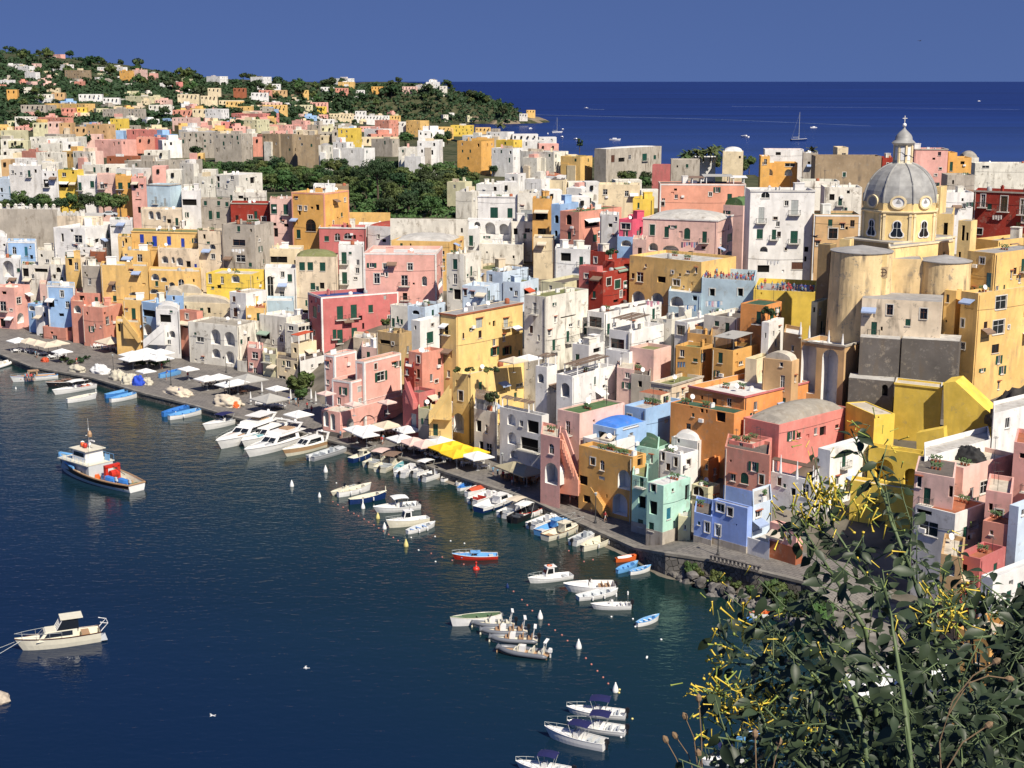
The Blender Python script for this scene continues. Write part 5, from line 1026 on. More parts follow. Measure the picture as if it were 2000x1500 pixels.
# ---------------- ground, quay, water ----------------
def grad_water():
    m, n, b = newmat('water'); L = n.links.new
    g = N(n, 'ShaderNodeNewGeometry'); sp = N(n, 'ShaderNodeSeparateXYZ'); L(g.outputs['Position'], sp.inputs[0])
    # shallow harbour water is greener towards the quay: diagonal distance x+y
    ad = N(n, 'ShaderNodeMath', operation='MULTIPLY_ADD'); L(sp.outputs[0], ad.inputs[0]); ad.inputs[1].default_value = 1.0; L(sp.outputs[1], ad.inputs[2])
    mr = N(n, 'ShaderNodeMapRange'); mr.interpolation_type = 'SMOOTHSTEP'; L(ad.outputs[0], mr.inputs[0]); mr.inputs[1].default_value = 95; mr.inputs[2].default_value = 195
    t0 = N(n, 'ShaderNodeTexNoise'); t0.inputs['Scale'].default_value = .02; L(g.outputs['Position'], t0.inputs[0])
    far = N(n, 'ShaderNodeMapRange'); far.interpolation_type = 'SMOOTHSTEP'; L(sp.outputs[1], far.inputs[0]); far.inputs[1].default_value = 380; far.inputs[2].default_value = 700
    m1 = N(n, 'ShaderNodeMix', data_type='RGBA'); m1.inputs[6].default_value = (.0028, .0125, .038, 1); m1.inputs[7].default_value = (.0055, .021, .021, 1); L(mr.outputs[0], m1.inputs[0])
    m2 = N(n, 'ShaderNodeMix', data_type='RGBA'); m2.inputs[7].default_value = (.0038, .017, .105, 1); L(m1.outputs[2], m2.inputs[6]); L(far.outputs[0], m2.inputs[0]); 
    ss = N(n, 'ShaderNodeVectorMath', operation='MULTIPLY'); ss.inputs[1].default_value = (.0006, .006, 1); L(g.outputs['Position'], ss.inputs[0]); ts = N(n, 'ShaderNodeTexNoise'); ts.inputs['Scale'].default_value = 1; ts.inputs['Detail'].default_value = 6; L(ss.outputs[0], ts.inputs[0])
    ms_ = N(n, 'ShaderNodeMapRange'); L(ts.outputs[0], ms_.inputs[0]); ms_.inputs[1].default_value = .35; ms_.inputs[2].default_value = .7; ms_.inputs[3].default_value = .78; ms_.inputs[4].default_value = 1.5
    sc_ = N(n, 'ShaderNodeVectorMath', operation='SCALE'); L(m2.outputs[2], sc_.inputs[0]); L(ms_.outputs[0], sc_.inputs['Scale']); L(sc_.outputs[0], b.inputs['Base Color'])
    b.inputs['Roughness'].default_value = .07; b.inputs['IOR'].default_value = 1.33
    rg = N(n, 'ShaderNodeMapRange'); L(sp.outputs[1], rg.inputs[0]); rg.inputs[1].default_value = 400; rg.inputs[2].default_value = 3000; rg.inputs[3].default_value = .07; rg.inputs[4].default_value = .45; L(rg.outputs[0], b.inputs['Roughness'])
    sc = N(n, 'ShaderNodeVectorMath', operation='MULTIPLY'); sc.inputs[1].default_value = (.8, 1.5, 1); L(g.outputs['Position'], sc.inputs[0])
    w1 = N(n, 'ShaderNodeTexNoise'); w1.inputs['Scale'].default_value = .9; w1.inputs['Detail'].default_value = 3; w1.inputs['Distortion'].default_value = .6; L(sc.outputs[0], w1.inputs[0])
    w2 = N(n, 'ShaderNodeTexNoise'); w2.inputs['Scale'].default_value = .22; w2.inputs['Detail'].default_value = 2; L(sc.outputs[0], w2.inputs[0])
    am = N(n, 'ShaderNodeMath', operation='MULTIPLY_ADD'); L(w2.outputs[0], am.inputs[0]); am.inputs[1].default_value = 1.4; L(w1.outputs[0], am.inputs[2])
    bp = N(n, 'ShaderNodeBump'); bp.inputs['Strength'].default_value = .42; bp.inputs['Distance'].default_value = .15; L(am.outputs[0], bp.inputs['Height'])
    L(bp.outputs[0], b.inputs['Normal']); return m
mb = MB()
ys = [-400, 40, 100, 150, 200, 260, 340, 500, 900, 2000, 6000, 20000, 70000]
for a, b in zip(ys, ys[1:]):
    wa, wb = max(600, a*1.2), max(600, b*1.2)
    mb.quad((-wa, a, 0), (wa, a, 0), (wb, b, 0), (-wb, b, 0))
tag(mb.build('water', grad_water()), "dark blue harbour water and open sea", 'sea', kind='structure')
# land
def ground_mat():
    m, n, b = newmat('ground'); L = n.links.new; g = N(n, 'ShaderNodeNewGeometry'); sp = N(n, 'ShaderNodeSeparateXYZ'); L(g.outputs['Position'], sp.inputs[0])
    t = N(n, 'ShaderNodeTexNoise'); t.inputs['Scale'].default_value = .12; t.inputs['Detail'].default_value = 8; L(g.outputs['Position'], t.inputs[0])
    r = N(n, 'ShaderNodeValToRGB'); e = r.color_ramp.elements; e[0].position = .35; e[0].color = (.10, .09, .07, 1); e[1].position = .65; e[1].color = (.24, .21, .17, 1); L(t.outputs[0], r.inputs[0])
    r2 = N(n, 'ShaderNodeValToRGB'); e = r2.color_ramp.elements; e[0].position = .3; e[0].color = (.022, .036, .014, 1); e[1].position = .72; e[1].color = (.11, .105, .06, 1); L(t.outputs[0], r2.inputs[0])
    f = N(n, 'ShaderNodeMapRange'); L(sp.outputs[1], f.inputs[0]); f.inputs[1].default_value = 380; f.inputs[2].default_value = 520
    mx = N(n, 'ShaderNodeMix', data_type='RGBA'); L(f.outputs[0], mx.inputs[0]); L(r.outputs[0], mx.inputs[6]); L(r2.outputs[0], mx.inputs[7])
    # bare cliff where it is steep
    nz = N(n, 'ShaderNodeSeparateXYZ'); L(g.outputs['Normal'], nz.inputs[0]); st = N(n, 'ShaderNodeMapRange'); L(nz.outputs[2], st.inputs[0]); st.inputs[1].default_value = .80; st.inputs[2].default_value = .62
    t2 = N(n, 'ShaderNodeTexNoise'); t2.inputs['Scale'].default_value = .018; t2.inputs['Detail'].default_value = 6; L(g.outputs['Position'], t2.inputs[0]); tm = N(n, 'ShaderNodeMapRange'); L(t2.outputs[0], tm.inputs[0]); tm.inputs[1].default_value = .48; tm.inputs[2].default_value = .6
    mu = N(n, 'ShaderNodeMath', operation='MULTIPLY'); L(st.outputs[0], mu.inputs[0]); L(tm.outputs[0], mu.inputs[1])
    m3 = N(n, 'ShaderNodeMix', data_type='RGBA'); m3.inputs[7].default_value = (.17, .115, .065, 1); L(mu.outputs[0], m3.inputs[0]); L(mx.outputs[2], m3.inputs[6]); L(m3.outputs[2], b.inputs['Base Color'])
    b.inputs['Roughness'].default_value = .95; b.inputs['Specular IOR Level'].default_value = .1
    bp = N(n, 'ShaderNodeBump'); bp.inputs['Strength'].default_value = .6; bp.inputs['Distance'].default_value = 1.0; L(t.outputs[0], bp.inputs['Height']); L(bp.outputs[0], b.inputs['Normal']); return m
GM = ground_mat()
def land(name, us, ys, label):
    mb = MB(); idx = {}
    for j, y in enumerate(ys):
        for i, u in enumerate(us):
            x = (u-1000)/F*y/cP
            z = refz(x, y, False)
            if y >= 480:
                cu = coast_u(y); edge = (cu-u)/F*y
                z = min(z, -2+max(0, edge)*.9) if edge < 25 else z
                if u > 640 and y > 1250:   # bay inside the headland
                    if 1350 < y < 2230: z = min(z, interp(u, [(640, 15), (760, 6), (880, 3), (940, -3)]))
                z += noise.noise(Vector((x*.02, y*.02, 0)))*(2.5 if y > 1100 else .3)
                z += noise.noise(Vector((x*.006, y*.006, 3)))*(6 if y > 1400 and z > 12 else 0)
            mb.v.append((x, y, z))
    n = len(us)
    for j in range(len(ys)-1):
        for i in range(n-1):
            a = j*n+i; mb.f.append((a, a+1, a+n+1, a+n)); mb.m.append(0)
    tag(mb.build(name, GM, smooth=True), label, 'land', kind='structure')
us = [-900+20*i for i in range(0, 195)]
yN = [90+3*i for i in range(0, 120)]+[450+15*i for i in range(0, 20)]+[750+25*i for i in range(0, 82)]+[2850, 3000]
land('hillside', us, yN, "island terrain under the town and wooded far hills")
# ---------------- quay slab, wall, rocks ----------------
def paving():
    m, n, b = newmat('paving'); L = n.links.new; g = N(n, 'ShaderNodeNewGeometry')
    rot = N(n, 'ShaderNodeVectorRotate'); rot.inputs['Angle'].default_value = .8; L(g.outputs['Position'], rot.inputs[0])
    br = N(n, 'ShaderNodeTexBrick'); br.inputs['Scale'].default_value = .45; br.inputs['Color1'].default_value = (.21, .19, .17, 1); br.inputs['Color2'].default_value = (.14, .13, .12, 1); br.inputs['Mortar'].default_value = (.05, .045, .04, 1); br.inputs['Mortar Size'].default_value = .02
    L(rot.outputs[0], br.inputs['Vector']); t = N(n, 'ShaderNodeTexNoise'); t.inputs['Scale'].default_value = .35; t.inputs['Detail'].default_value = 6; L(g.outputs['Position'], t.inputs[0])
    mx = N(n, 'ShaderNodeMix', data_type='RGBA'); mx.inputs[7].default_value = (.22, .20, .175, 1); mr = N(n, 'ShaderNodeMapRange'); L(t.outputs[0], mr.inputs[0]); mr.inputs[1].default_value = .4; mr.inputs[2].default_value = .75; mr.inputs[4].default_value = .7
    L(mr.outputs[0], mx.inputs[0]); L(br.outputs[0], mx.inputs[6]); L(mx.outputs[2], b.inputs['Base Color']); b.inputs['Roughness'].default_value = .8; return m
PAVE = paving()
def stonewall(nm, c1, c2, mort, sc):
    m, n, b = newmat(nm); L = n.links.new; g = N(n, 'ShaderNodeNewGeometry'); v = N(n, 'ShaderNodeTexVoronoi'); v.inputs['Scale'].default_value = sc; v2 = N(n, 'ShaderNodeTexVoronoi', feature='DISTANCE_TO_EDGE'); v2.inputs['Scale'].default_value = sc
    L(g.outputs['Position'], v.inputs['Vector']); L(g.outputs['Position'], v2.inputs['Vector']); sp = N(n, 'ShaderNodeSeparateColor'); L(v.outputs['Color'], sp.inputs[0])
    a = N(n, 'ShaderNodeMix', data_type='RGBA'); a.inputs[6].default_value = (*c1, 1); a.inputs[7].default_value = (*c2, 1); L(sp.outputs[0], a.inputs[0])
    r = N(n, 'ShaderNodeMapRange'); r.inputs[1].default_value = .02; r.inputs[2].default_value = .07; L(v2.outputs[0], r.inputs[0]); q = N(n, 'ShaderNodeMix', data_type='RGBA'); q.inputs[6].default_value = (*mort, 1); L(a.outputs[2], q.inputs[7]); L(r.outputs[0], q.inputs[0]); L(q.outputs[2], b.inputs['Base Color'])
    bp = N(n, 'ShaderNodeBump'); bp.inputs['Distance'].default_value = .08; L(r.outputs[0], bp.inputs['Height']); L(bp.outputs[0], b.inputs['Normal']); b.inputs['Roughness'].default_value = .9; return m
QWALL = stonewall('quay_wall', (.10, .092, .08), (.21, .19, .165), (.06, .055, .045), 1.4); RWALL = stonewall('rubble_wall', (.10, .09, .08), (.24, .21, .18), (.22, .2, .18), 1.6)
QI = []
zq = [qzu(u) for u, v in QPX]
NQ = 21
for i in range(NQ):
    (x, y) = Q[i]; (ax, ay) = Q[max(0, i-1)]; (bx, by) = Q[min(NQ-1, i+1)]; dx, dy = bx-ax, by-ay; l = sqrt(dx*dx+dy*dy); nx, ny = -dy/l, dx/l
    w = flatw(x)+(9 if i < 18 else 4)+(16 if i < 7 else 0); QI.append((x+nx*w, y+ny*w))
top = MB(); side = MB(); cop = MB()
for i in range(NQ-1):
    a, b, c, d = Q[i], Q[i+1], QI[i+1], QI[i]; za, zb = zq[i], zq[i+1]
    top.quad((*a, za), (*b, zb), (*c, zb), (*d, za))
    side.quad((*a, -2), (*b, -2), (*b, zb-.3), (*a, za-.3))
    da = Vector((b[0]-a[0], b[1]-a[1], zb-za)); n_ = Vector((-da.y, da.x, 0)).normalized()
    p = Vector((*a, za-.3))-n_*.12; cop.box(p, da, n_*.75, (0, 0, .36))
top.quad((*Q[NQ-1], zq[NQ-1]), (*Q[NQ-1], -3), (*QI[NQ-1], -3), (*QI[NQ-1], zq[NQ-1]))
tag(top.build('quay', PAVE), "grey basalt paved quay and promenade", 'quay', kind='structure')
tag(side.build('quay_wall', QWALL), "dark stone quay wall along the harbour water", 'quay wall', kind='structure')
tag(cop.build('quay_edge', plain('coping', (.20, .185, .16), .85, var=.35, scale=.6)), "worn stone edging along the quay", 'quay edge', kind='structure')
# breakwater rocks at the foot of the promenade wall
rk = random.Random(11); ROCKM = plain('rock', (.15, .138, .125), .9, var=.5, scale=.5)
def rockmesh(seed, r):
    bm = bmesh.new(); bmesh.ops.create_icosphere(bm, subdivisions=2, radius=1.0)
    for v in bm.verts:
        q = v.co.copy(); f = 1+.35*noise.noise(q*1.1+Vector((seed*7, 0, 0))); v.co = Vector((round(q.x*f*2.6)/2.6*.6+q.x*f*.4, round(q.y*f*2.6)/2.6*.5+q.y*f*.5, (round(q.z*f*2.2)/2.2*.5+q.z*f*.5)*.75))*r
    me = bpy.data.meshes.new('boulder'); bm.to_mesh(me); bm.free(); me.materials.append(ROCKM); return me
RM = [rockmesh(i, 1) for i in range(5)]
rl_ = [(1262, 1098), (1300, 1116), (1340, 1136), (1387, 1157), (1430, 1172), (1495, 1192), (1530, 1215), (1560, 1236)]
n = 0
for k in range(74):
    t = rk.random()*(len(rl_)-1); i = int(t); f = t-i; u = rl_[i][0]+(rl_[i+1][0]-rl_[i][0])*f; v = rl_[i][1]+(rl_[i+1][1]-rl_[i][1])*f
    v -= rk.uniform(-3, 20); z = interp(rl_[i][1]+(rl_[i+1][1]-rl_[i][1])*f-v, [(-3, -.2), (4, .3), (20, 1.2)]); p = at_z(u, v, max(z, 0))
    o = bpy.data.objects.new('boulder', RM[k % 5]); COL.objects.link(o); s = rk.uniform(.4, .9); o.location = (p.x, p.y, z); o.scale = (s*1.2, s, s); o.rotation_euler = (rk.random(), rk.random(), rk.random()*6)
    tag(o, "grey boulder in the rock bank below the promenade wall", 'boulder', 'boulders below the promenade wall')
# slope behind the rocks
mb = MB()
top_ = [(1262, 1092, .9), (1300, 1104, 1.0), (1387, 1128, 1.0), (1495, 1162, 1.0), (1570, 1192, 1.0), (1640, 1228, 1.0)]; bot_ = [(1262, 1100, -.5), (1300, 1118, -.5), (1387, 1160, -.5), (1495, 1196, -.5), (1570, 1240, -.5), (1640, 1290, -.5)]
A = [at_z(u, v, z) for u, v, z in top_]; Bq = [at_z(u, v, z) for u, v, z in bot_]
for i in range(5): mb.quad(Bq[i], Bq[i+1], A[i+1], A[i])
tag(mb.build('embankment', RWALL), "rubble embankment below the promenade", 'embankment', kind='structure')
# parapet with little arches on the promenade rim
mb = MB(); pa = at_z(1390, 1094, 3.2); pb = at_z(1490, 1118, 3.2); d = (pb-pa).normalized(); L_ = (pb-pa).length; n_ = Vector((d.y, -d.x, 0))
mb.box(pa+n_*.2, d*L_, n_*.35, (0, 0, .12)); mb.box(pa+n_*.2+Zv*.75, d*L_, n_*.35, (0, 0, .15))
k = int(L_/.55)
for i in range(k): mb.box(pa+n_*.25+d*(L_*i/k)+Zv*.12, d*.2, n_*.25, (0, 0, .63))
o = mb.build('parapet', RWALL); tag(o, "perforated low stone parapet on the promenade rim above the rocks", 'parapet')
# beach at the right
mb = MB(); bp_ = [(1570, 1170), (1700, 1170), (1850, 1190), (2050, 1230), (2050, 1600), (1800, 1600), (1745, 1400), (1690, 1280), (1640, 1230)]
mb.poly([at_z(u, v, 1.1) for u, v in reversed(bp_)]); tag(mb.build('beach', plain('beach', (.17, .155, .135), .95, var=.5, scale=.5)), "grey pebble beach path behind the shrub", 'beach', kind='structure')
# ---------------- trees ----------------
def leafmat(nm, c, var=.35, sc=.25):
    m, n, b = newmat(nm); L = n.links.new; g = N(n, 'ShaderNodeNewGeometry'); t = N(n, 'ShaderNodeTexNoise'); t.inputs['Scale'].default_value = sc; t.inputs['Detail'].default_value = 4; L(g.outputs['Position'], t.inputs[0])
    oi = N(n, 'ShaderNodeObjectInfo'); r = N(n, 'ShaderNodeMapRange'); L(t.outputs[0], r.inputs[0]); r.inputs[1].default_value = .3; r.inputs[2].default_value = .7; r.inputs[3].default_value = 1-var; r.inputs[4].default_value = 1+var
    h_ = N(n, 'ShaderNodeHueSaturation'); h_.inputs['Color'].default_value = (*c, 1); r2 = N(n, 'ShaderNodeMapRange'); L(oi.outputs['Random'], r2.inputs[0]); r2.inputs[3].default_value = .445; r2.inputs[4].default_value = .54; L(r2.outputs[0], h_.inputs['Hue']); L(r.outputs[0], h_.inputs['Value'])
    L(h_.outputs[0], b.inputs['Base Color']); b.inputs['Roughness'].default_value = .65; b.inputs['Specular IOR Level'].default_value = .25; return m
LF = leafmat('foliage', (.065, .105, .03)); LF2 = leafmat('foliage_dark', (.032, .058, .022)); LP = leafmat('foliage_palm', (.07, .10, .035)); BARK = plain('bark', (.09, .065, .045), .9, var=.3, scale=3)
def crown(seed, n, leaf, rx, rz, zc_, clumps=16, flat=1.0):
    rr = random.Random(seed); mb = MB(); cs = []
    for _ in range(clumps):
        a = rr.uniform(0, 2*pi); e = rr.uniform(-.5, 1); r = rr.uniform(.35, .85)
        cs.append((Vector((cos(a)*sqrt(1-e*e*.8)*rx*r, sin(a)*sqrt(1-e*e*.8)*rx*r, zc_+e*rz*r)), rr.uniform(.28, .5)*rx))
    for k in range(n):
        c, r = cs[k % clumps]; d = Vector((rr.gauss(0, 1), rr.gauss(0, 1), rr.gauss(.25, 1)*flat)).normalized(); p = c+Vector((d.x, d.y, d.z*.75))*r*rr.uniform(.7, 1.12)
        t = Vector((rr.gauss(0, 1), rr.gauss(0, 1), rr.gauss(0, 1))); t = (t-t.dot(d)*d*.7).normalized(); b_ = d.cross(t).normalized(); s = leaf*rr.uniform(.6, 1.3); q = d*rr.uniform(-.3, .3)*s
        mb.quad(p-t*s-b_*s*.4, p+b_*s*.5-t*s*.2+q, p+t*s+b_*s*.1, p-b_*s*.6+t*s*.3-q)
    return mb
def tree_proto(name, seed, n, leaf, rx, rz, h_, mat, clumps=16, trunk=.22, lean=.3):
    root = empty(name, (0, 0, 0)); mb = crown(seed, n, leaf, rx, rz, h_-rz*.8, clumps); rr = random.Random(seed)
    t = MB(); top = Vector((lean, .1, h_-rz)); t.tube([(0, 0, -.5), (lean*.2, 0, h_*.25), top*.75, top], [trunk*1.3, trunk, trunk*.8, trunk*.5], 7)
    for k in range(5):
        a = k*1.3+rr.random(); s = top*(.55+.08*k); t.tube([s, s+Vector((cos(a)*rx*.35, sin(a)*rx*.35, rz*.35)), s+Vector((cos(a)*rx*.65, sin(a)*rx*.65, rz*.9))], [trunk*.5, trunk*.3, trunk*.1], 5)
    t.build('trunk', BARK, root); mb.build('crown', mat, root); return root
TP = [tree_proto('broadleaf_tree', 21+i, 1500, .36, 3.4, 2.6, 6.8, [LF, LF2, LF][i]) for i in range(3)]
TH = [tree_proto('hill_tree', 51+i, 320, 1.0, 4.6, 3.4, 8.0, [LF2, LF, LF2][i], 9) for i in range(3)]
BUSHP = [tree_proto('bush', 71+i, 520, .22, 1.4, 1.0, 1.7, [LF, LF2][i], 8, .06) for i in range(2)]
def put(proto, p, s, rz, label, cat, group=None, used=set()):
    if proto.name in used: o = copy_tree(proto)
    else: used.add(proto.name); o = proto
    o.location = p; o.scale = (s, s, s*RND.uniform(.85, 1.15)); o.rotation_euler = (0, 0, rz); tag(o, label, cat, group); return o
tr = random.Random(5)
def blocked(p, Y): return False
def scatter(protos, n, reg, smin, smax, label, cat, group, off=False, Ymax=9999):
    k = 0; tries = 0
    while k < n and tries < n*20:
        tries += 1; u = tr.uniform(reg[0], reg[1]); v = tr.uniform(reg[2], reg[3])
        Y = surf(u, v, off)
        if Y > Ymax: continue
        p = at_y(u, v, Y)
        if p.z < 1.5: continue
        if any((p.x-q['C'].x)**2+(p.y-q['C'].y-4)**2 < 60 and abs(q['Y']-p.y) < 10 for q in HS if abs(q['Y']-p.y) < 14) and Y < 900: continue
        p.z = refz(p.x, p.y, False); put(protos[k % len(protos)], p, tr.uniform(smin, smax), tr.random()*6, label, cat, group); k += 1
GL1 = "dark green leafy tree in the big orchard between the rows of houses"
scatter(TP, 40, (500, 700, 345, 376), .8, 1.25, GL1, 'tree', 'orchard trees')
scatter(TP, 52, (690, 925, 345, 428), .75, 1.2, GL1, 'tree', 'orchard trees')
scatter(TP, 14, (350, 520, 335, 352), .8, 1.1, GL1, 'tree', 'orchard trees')
for u_ in range(0, 176, 16): put(TP[u_ % 3], at_y(8+u_, 417+(u_ % 5), 418+u_ % 7), .62+.1*(u_ % 3), u_, "dark bushy tree on the terrace behind the battlemented wall", 'tree', 'terrace trees')
for u_ in (204, 219, 236): put(TP[u_ % 3], at_y(u_, 421, 405), .85, u_, "round dark tree beside the parked car", 'tree', 'trees by the parked car')
scatter(TP, 9, (1375, 1475, 335, 352), .9, 1.3, "dark tree behind the coral house near the sea", 'tree', 'trees near the sea')
scatter(TP, 8, (1195, 1285, 360, 380), .7, 1.0, "leafy green tree behind the cream flat house", 'tree', 'trees behind the cream house')
scatter(TP, 6, (960, 1080, 330, 345), .7, 1.0, "tree among white houses near the sea", 'tree', 'trees among white houses')
scatter(TP, 5, (780, 890, 280, 292), 1.1, 1.6, "tree beside the yellow houses beyond the orchard", 'tree', 'trees beyond the orchard')
HG = "dark round tree on the wooded far hill"
k = 0
while k < 118:
    u = tr.uniform(-10, 1000); vs = interp(u, SKY); v = vs+abs(tr.gauss(0, 22))
    if v > 232: continue
    Y = surf(u, v, True); p = at_y(u, v, Y)
    if p.y < 1200 or p.z < 4: continue
    put(TH[k % 3], p-Zv*1.5, tr.uniform(.9, 2.0), tr.random()*6, HG, 'tree', 'hill trees'); k += 1
for k in range(72):
    u = tr.uniform(0, 700); v = tr.uniform(180, 300); Y = surf(u, v, True); p = at_y(u, v, Y); p.z = refz(p.x, p.y, False)
    put(TH[k % 3], p, tr.uniform(.6, 1.3), tr.random()*6, "dark tree between houses of the far town", 'tree', 'far town trees')
# umbrella pine in the orchard
pr = empty('umbrella_pine', at_y(738, 385, surf(738, 392, False)), 0, "tall umbrella pine with bare trunk rising over the orchard", 'tree'); po = pr.location.copy(); po.z = refz(po.x, po.y, False); pr.location = po
t = MB(); t.tube([(0, 0, -.5), (.1, 0, 4), (-.2, .1, 8), (.2, 0, 11)], [.45, .36, .3, .2], 8)
for k in range(9): a = k*.7; t.tube([(0, 0, 7.5+.2*k), (cos(a)*2.5, sin(a)*2.5, 10.5), (cos(a)*4.4, sin(a)*4.4, 12)], [.16, .1, .04], 5)
t.build('trunk', BARK, pr); crown(5, 3600, .34, 6.6, 3.0, 12.0, 26, .6).build('crown', LF2, pr)
def palm(p, h_, label, group, n=22, s=1.0):
    r = empty('palm_tree', p, RND.random()*6, label, 'palm', group); t = MB(); t.tube([(0, 0, 0), (.15, 0, h_*.5), (.1, 0, h_)], [.28, .2, .22], 8); t.build('trunk', BARK, r); m = MB(); rr = random.Random(int(p.x*3))
    for k in range(n):
        a = k*2.4; e = rr.uniform(.0, 1.2); L = 2.6*s; pts = [Vector((.1, 0, h_))]; dr = Vector((cos(a)*cos(e), sin(a)*cos(e), sin(e)))
        for q in range(6): dr = (dr-Zv*.2).normalized(); pts.append(pts[-1]+dr*L/6)
        for q in range(6):
            w = .42*s*sin(pi*(q+.6)/7); sd_ = (pts[q+1]-pts[q]).cross(Zv).normalized()*w
            for sg in (-1, 1): m.quad(pts[q], pts[q+1], pts[q+1]+sd_*sg-Zv*.18, pts[q]+sd_*sg-Zv*.18)
    m.build('crown', LP, r)
for i in range(9):
    u = 1336+i*8.6; Y = 600; p = at_y(u, 316, Y); palm(Vector((p.x, Y+(i % 3)*4, at_y(u, 318, Y).z)), interp(i, [(0, 2.8), (8, 5.2)]), "low palm in the row behind the white seaside house", 'row of palms', s=1.3)
p = at_y(1585, 306, 520); palm(p, 2.2, "single palm right of the white attic by the sea", None, s=1.0)
p = at_y(978, 252, surf(978, 256)); palm(p, 5, "tall palm against the far blue bay", None, s=3.0)
p = at_y(1132, 296, 700); r = empty('cypress', p, 0, "slim dark cypress against the sea", 'tree'); m = crown(9, 700, .3, 1.5, 4.5, 4.2, 14); m.build('crown', LF2, r); t = MB(); t.tube([(0, 0, -1), (0, 0, 3)], .2, 6); t.build('trunk', BARK, r)
# bushes on the promenade bank, planters
for (u, v, z, s) in [(1312, 1107, 1, .55), (1326, 1111, 1, .8), (1348, 1118, 1, .85), (1362, 1122, 1, .6), (1398, 1134, 1, .8), (1413, 1138, 1, .7), (1440, 1150, 1, .75), (1462, 1156, 1, .6), (1500, 1166, 1, 1.2), (1522, 1175, 1, 1.4), (1545, 1185, 1, 1.5), (1575, 1198, 1, 1.6), (1530, 1196, .6, 1.2), (1560, 1210, .6, 1.3), (1600, 1212, 1, 1.5)]:
    put(BUSHP[int(u) % 2], at_z(u, v, z)-Zv*.3, s, u, "scrubby green bush on the bank below the promenade", 'bush', 'bushes below the promenade')
for (u, v, s) in [(585, 770, 1.9), (600, 765, 2.0), (592, 782, 1.3), (572, 768, 1.4)]:
    put(BUSHP[0], at_z(u, v, 1.4), s, u, "leafy green creeper bush between the grey parasol and the pink corner house", 'bush', 'bushes by the pink corner house')
for (u, v, s) in [(155, 710, .7), (140, 712, .7), (125, 708, .8), (170, 702, .6), (85, 658, .6), (250, 712, .8), (275, 716, .8), (300, 716, .8), (322, 712, .8)]:
    put(BUSHP[1], at_z(u, v, 1.4), s, u, "low planter bush on the wide left quay", 'bush', 'planter bushes on the quay')
for (a, b) in ((.08, .1), (.2, .15), (.45, .3), (.55, .3)):
    pass
# undergrowth on the far hill and in the orchard: too many to count
def undergrowth(name, n, fn, size, label, mat):
    rr = random.Random(3); mb = MB()
    for _ in range(n):
        p = fn(rr)
        if p is None: continue
        c = p+Vector((rr.gauss(0, 1), rr.gauss(0, 1), 0))*size
        for q in range(7):
            d = Vector((rr.gauss(0, 1), rr.gauss(0, 1), abs(rr.gauss(0, .8)))); d.normalize(); t = d.cross(Vector((rr.gauss(0, 1), rr.gauss(0, 1), rr.gauss(0, 1)))).normalized(); b_ = d.cross(t); s = size*rr.uniform(.35, .75); k = c+Vector((d.x, d.y, d.z*.8))*size*rr.uniform(.6, 1.1)
            mb.quad(k-t*s, k-b_*s*.7, k+t*s, k+b_*s*.8)
    tag(mb.build(name, mat), label, 'undergrowth', kind='stuff')
def fh(rr):
    u = rr.uniform(-60, 1010); v = rr.uniform(interp(u, SKY)-1, interp(u, SKY)+78 if u > 640 else 246)
    if u > 700 and v > 240: return None
    if u > 690 and v > interp(u, SKY)+16 and rr.random() < .72: return None
    Y = surf(u, v, True)
    if Y < 1150 or Y > 2500: return None
    p = at_y(u, v, Y); return p if p.z > 3 else None
undergrowth('hill_scrub', 9000, fh, 4.0, "dense green scrub covering the far hill", LF2)
def fo(rr):
    u = rr.uniform(345, 935); v = rr.uniform(318, 425)
    if u < 690 and v > 372: return None
    Y = surf(u, v, False); return at_y(u, v, Y)
undergrowth('orchard_foliage', 3600, fo, 1.3, "low dense greenery filling the orchard between houses", LF)

mb = MB(); t_ = [(930, 240), (975, 236), (1010, 232), (1045, 229), (1062, 231), (1078, 237), (1060, 241), (1010, 242), (960, 243)]
q = [at_z(u, v, 0) for u, v in t_]; c_ = sum(q, Vector())/len(q); k = [c_+(p-c_)*.8+Zv*(7 if p.x < 10 else 3) for p in q]
for i in range(len(q)): j2 = (i+1) % len(q); mb.quad(q[j2]-Zv*2, q[i]-Zv*2, k[i], k[j2])
mb.poly(list(reversed(k))); tag(mb.build('headland_spit', plain('spit', (.22, .17, .11), .95, var=.4, scale=.02)), "low rocky spit at the end of the headland", 'spit', kind='structure')
# ---------------- boats ----------------
BC = {n: plain('boat_'+n, c, .35, var=.06) for n, c in dict(white=(.78, .77, .74), cream=(.70, .66, .52), blue=(.05, .20, .55), sky=(.14, .36, .66), red=(.55, .035, .02), orange=(.66, .13, .03), navy=(.01, .03, .12), grey=(.14, .15, .17),
      black=(.015, .015, .018), wood=(.20, .10, .05), green=(.10, .16, .09), tan=(.42, .26, .14), pale=(.52, .55, .56), teal=(.16, .38, .42), brown=(.07, .025, .015), lgrey=(.40, .41, .42)).items()}
def hb(t, B, tr, pk=.42, ex=2.1):
    if t <= pk: return B/2*(tr+(1-tr)*sin(t/pk*pi/2))
    q = (t-pk)/(1-pk); return B/2*max(0.015, (1-q**ex))**.8
def hull_st(L, B, fb, tr, n=14, rake=.5, sheer=.45):
    st = []
    for i in range(n+1):
        t = i/n; w = hb(t, B, tr); z = fb*(1+sheer*t*t+.08*(1-t)**2); x = -L/2+L*t
        st.append((x, w, z, rake*fb*t**4))
    return st
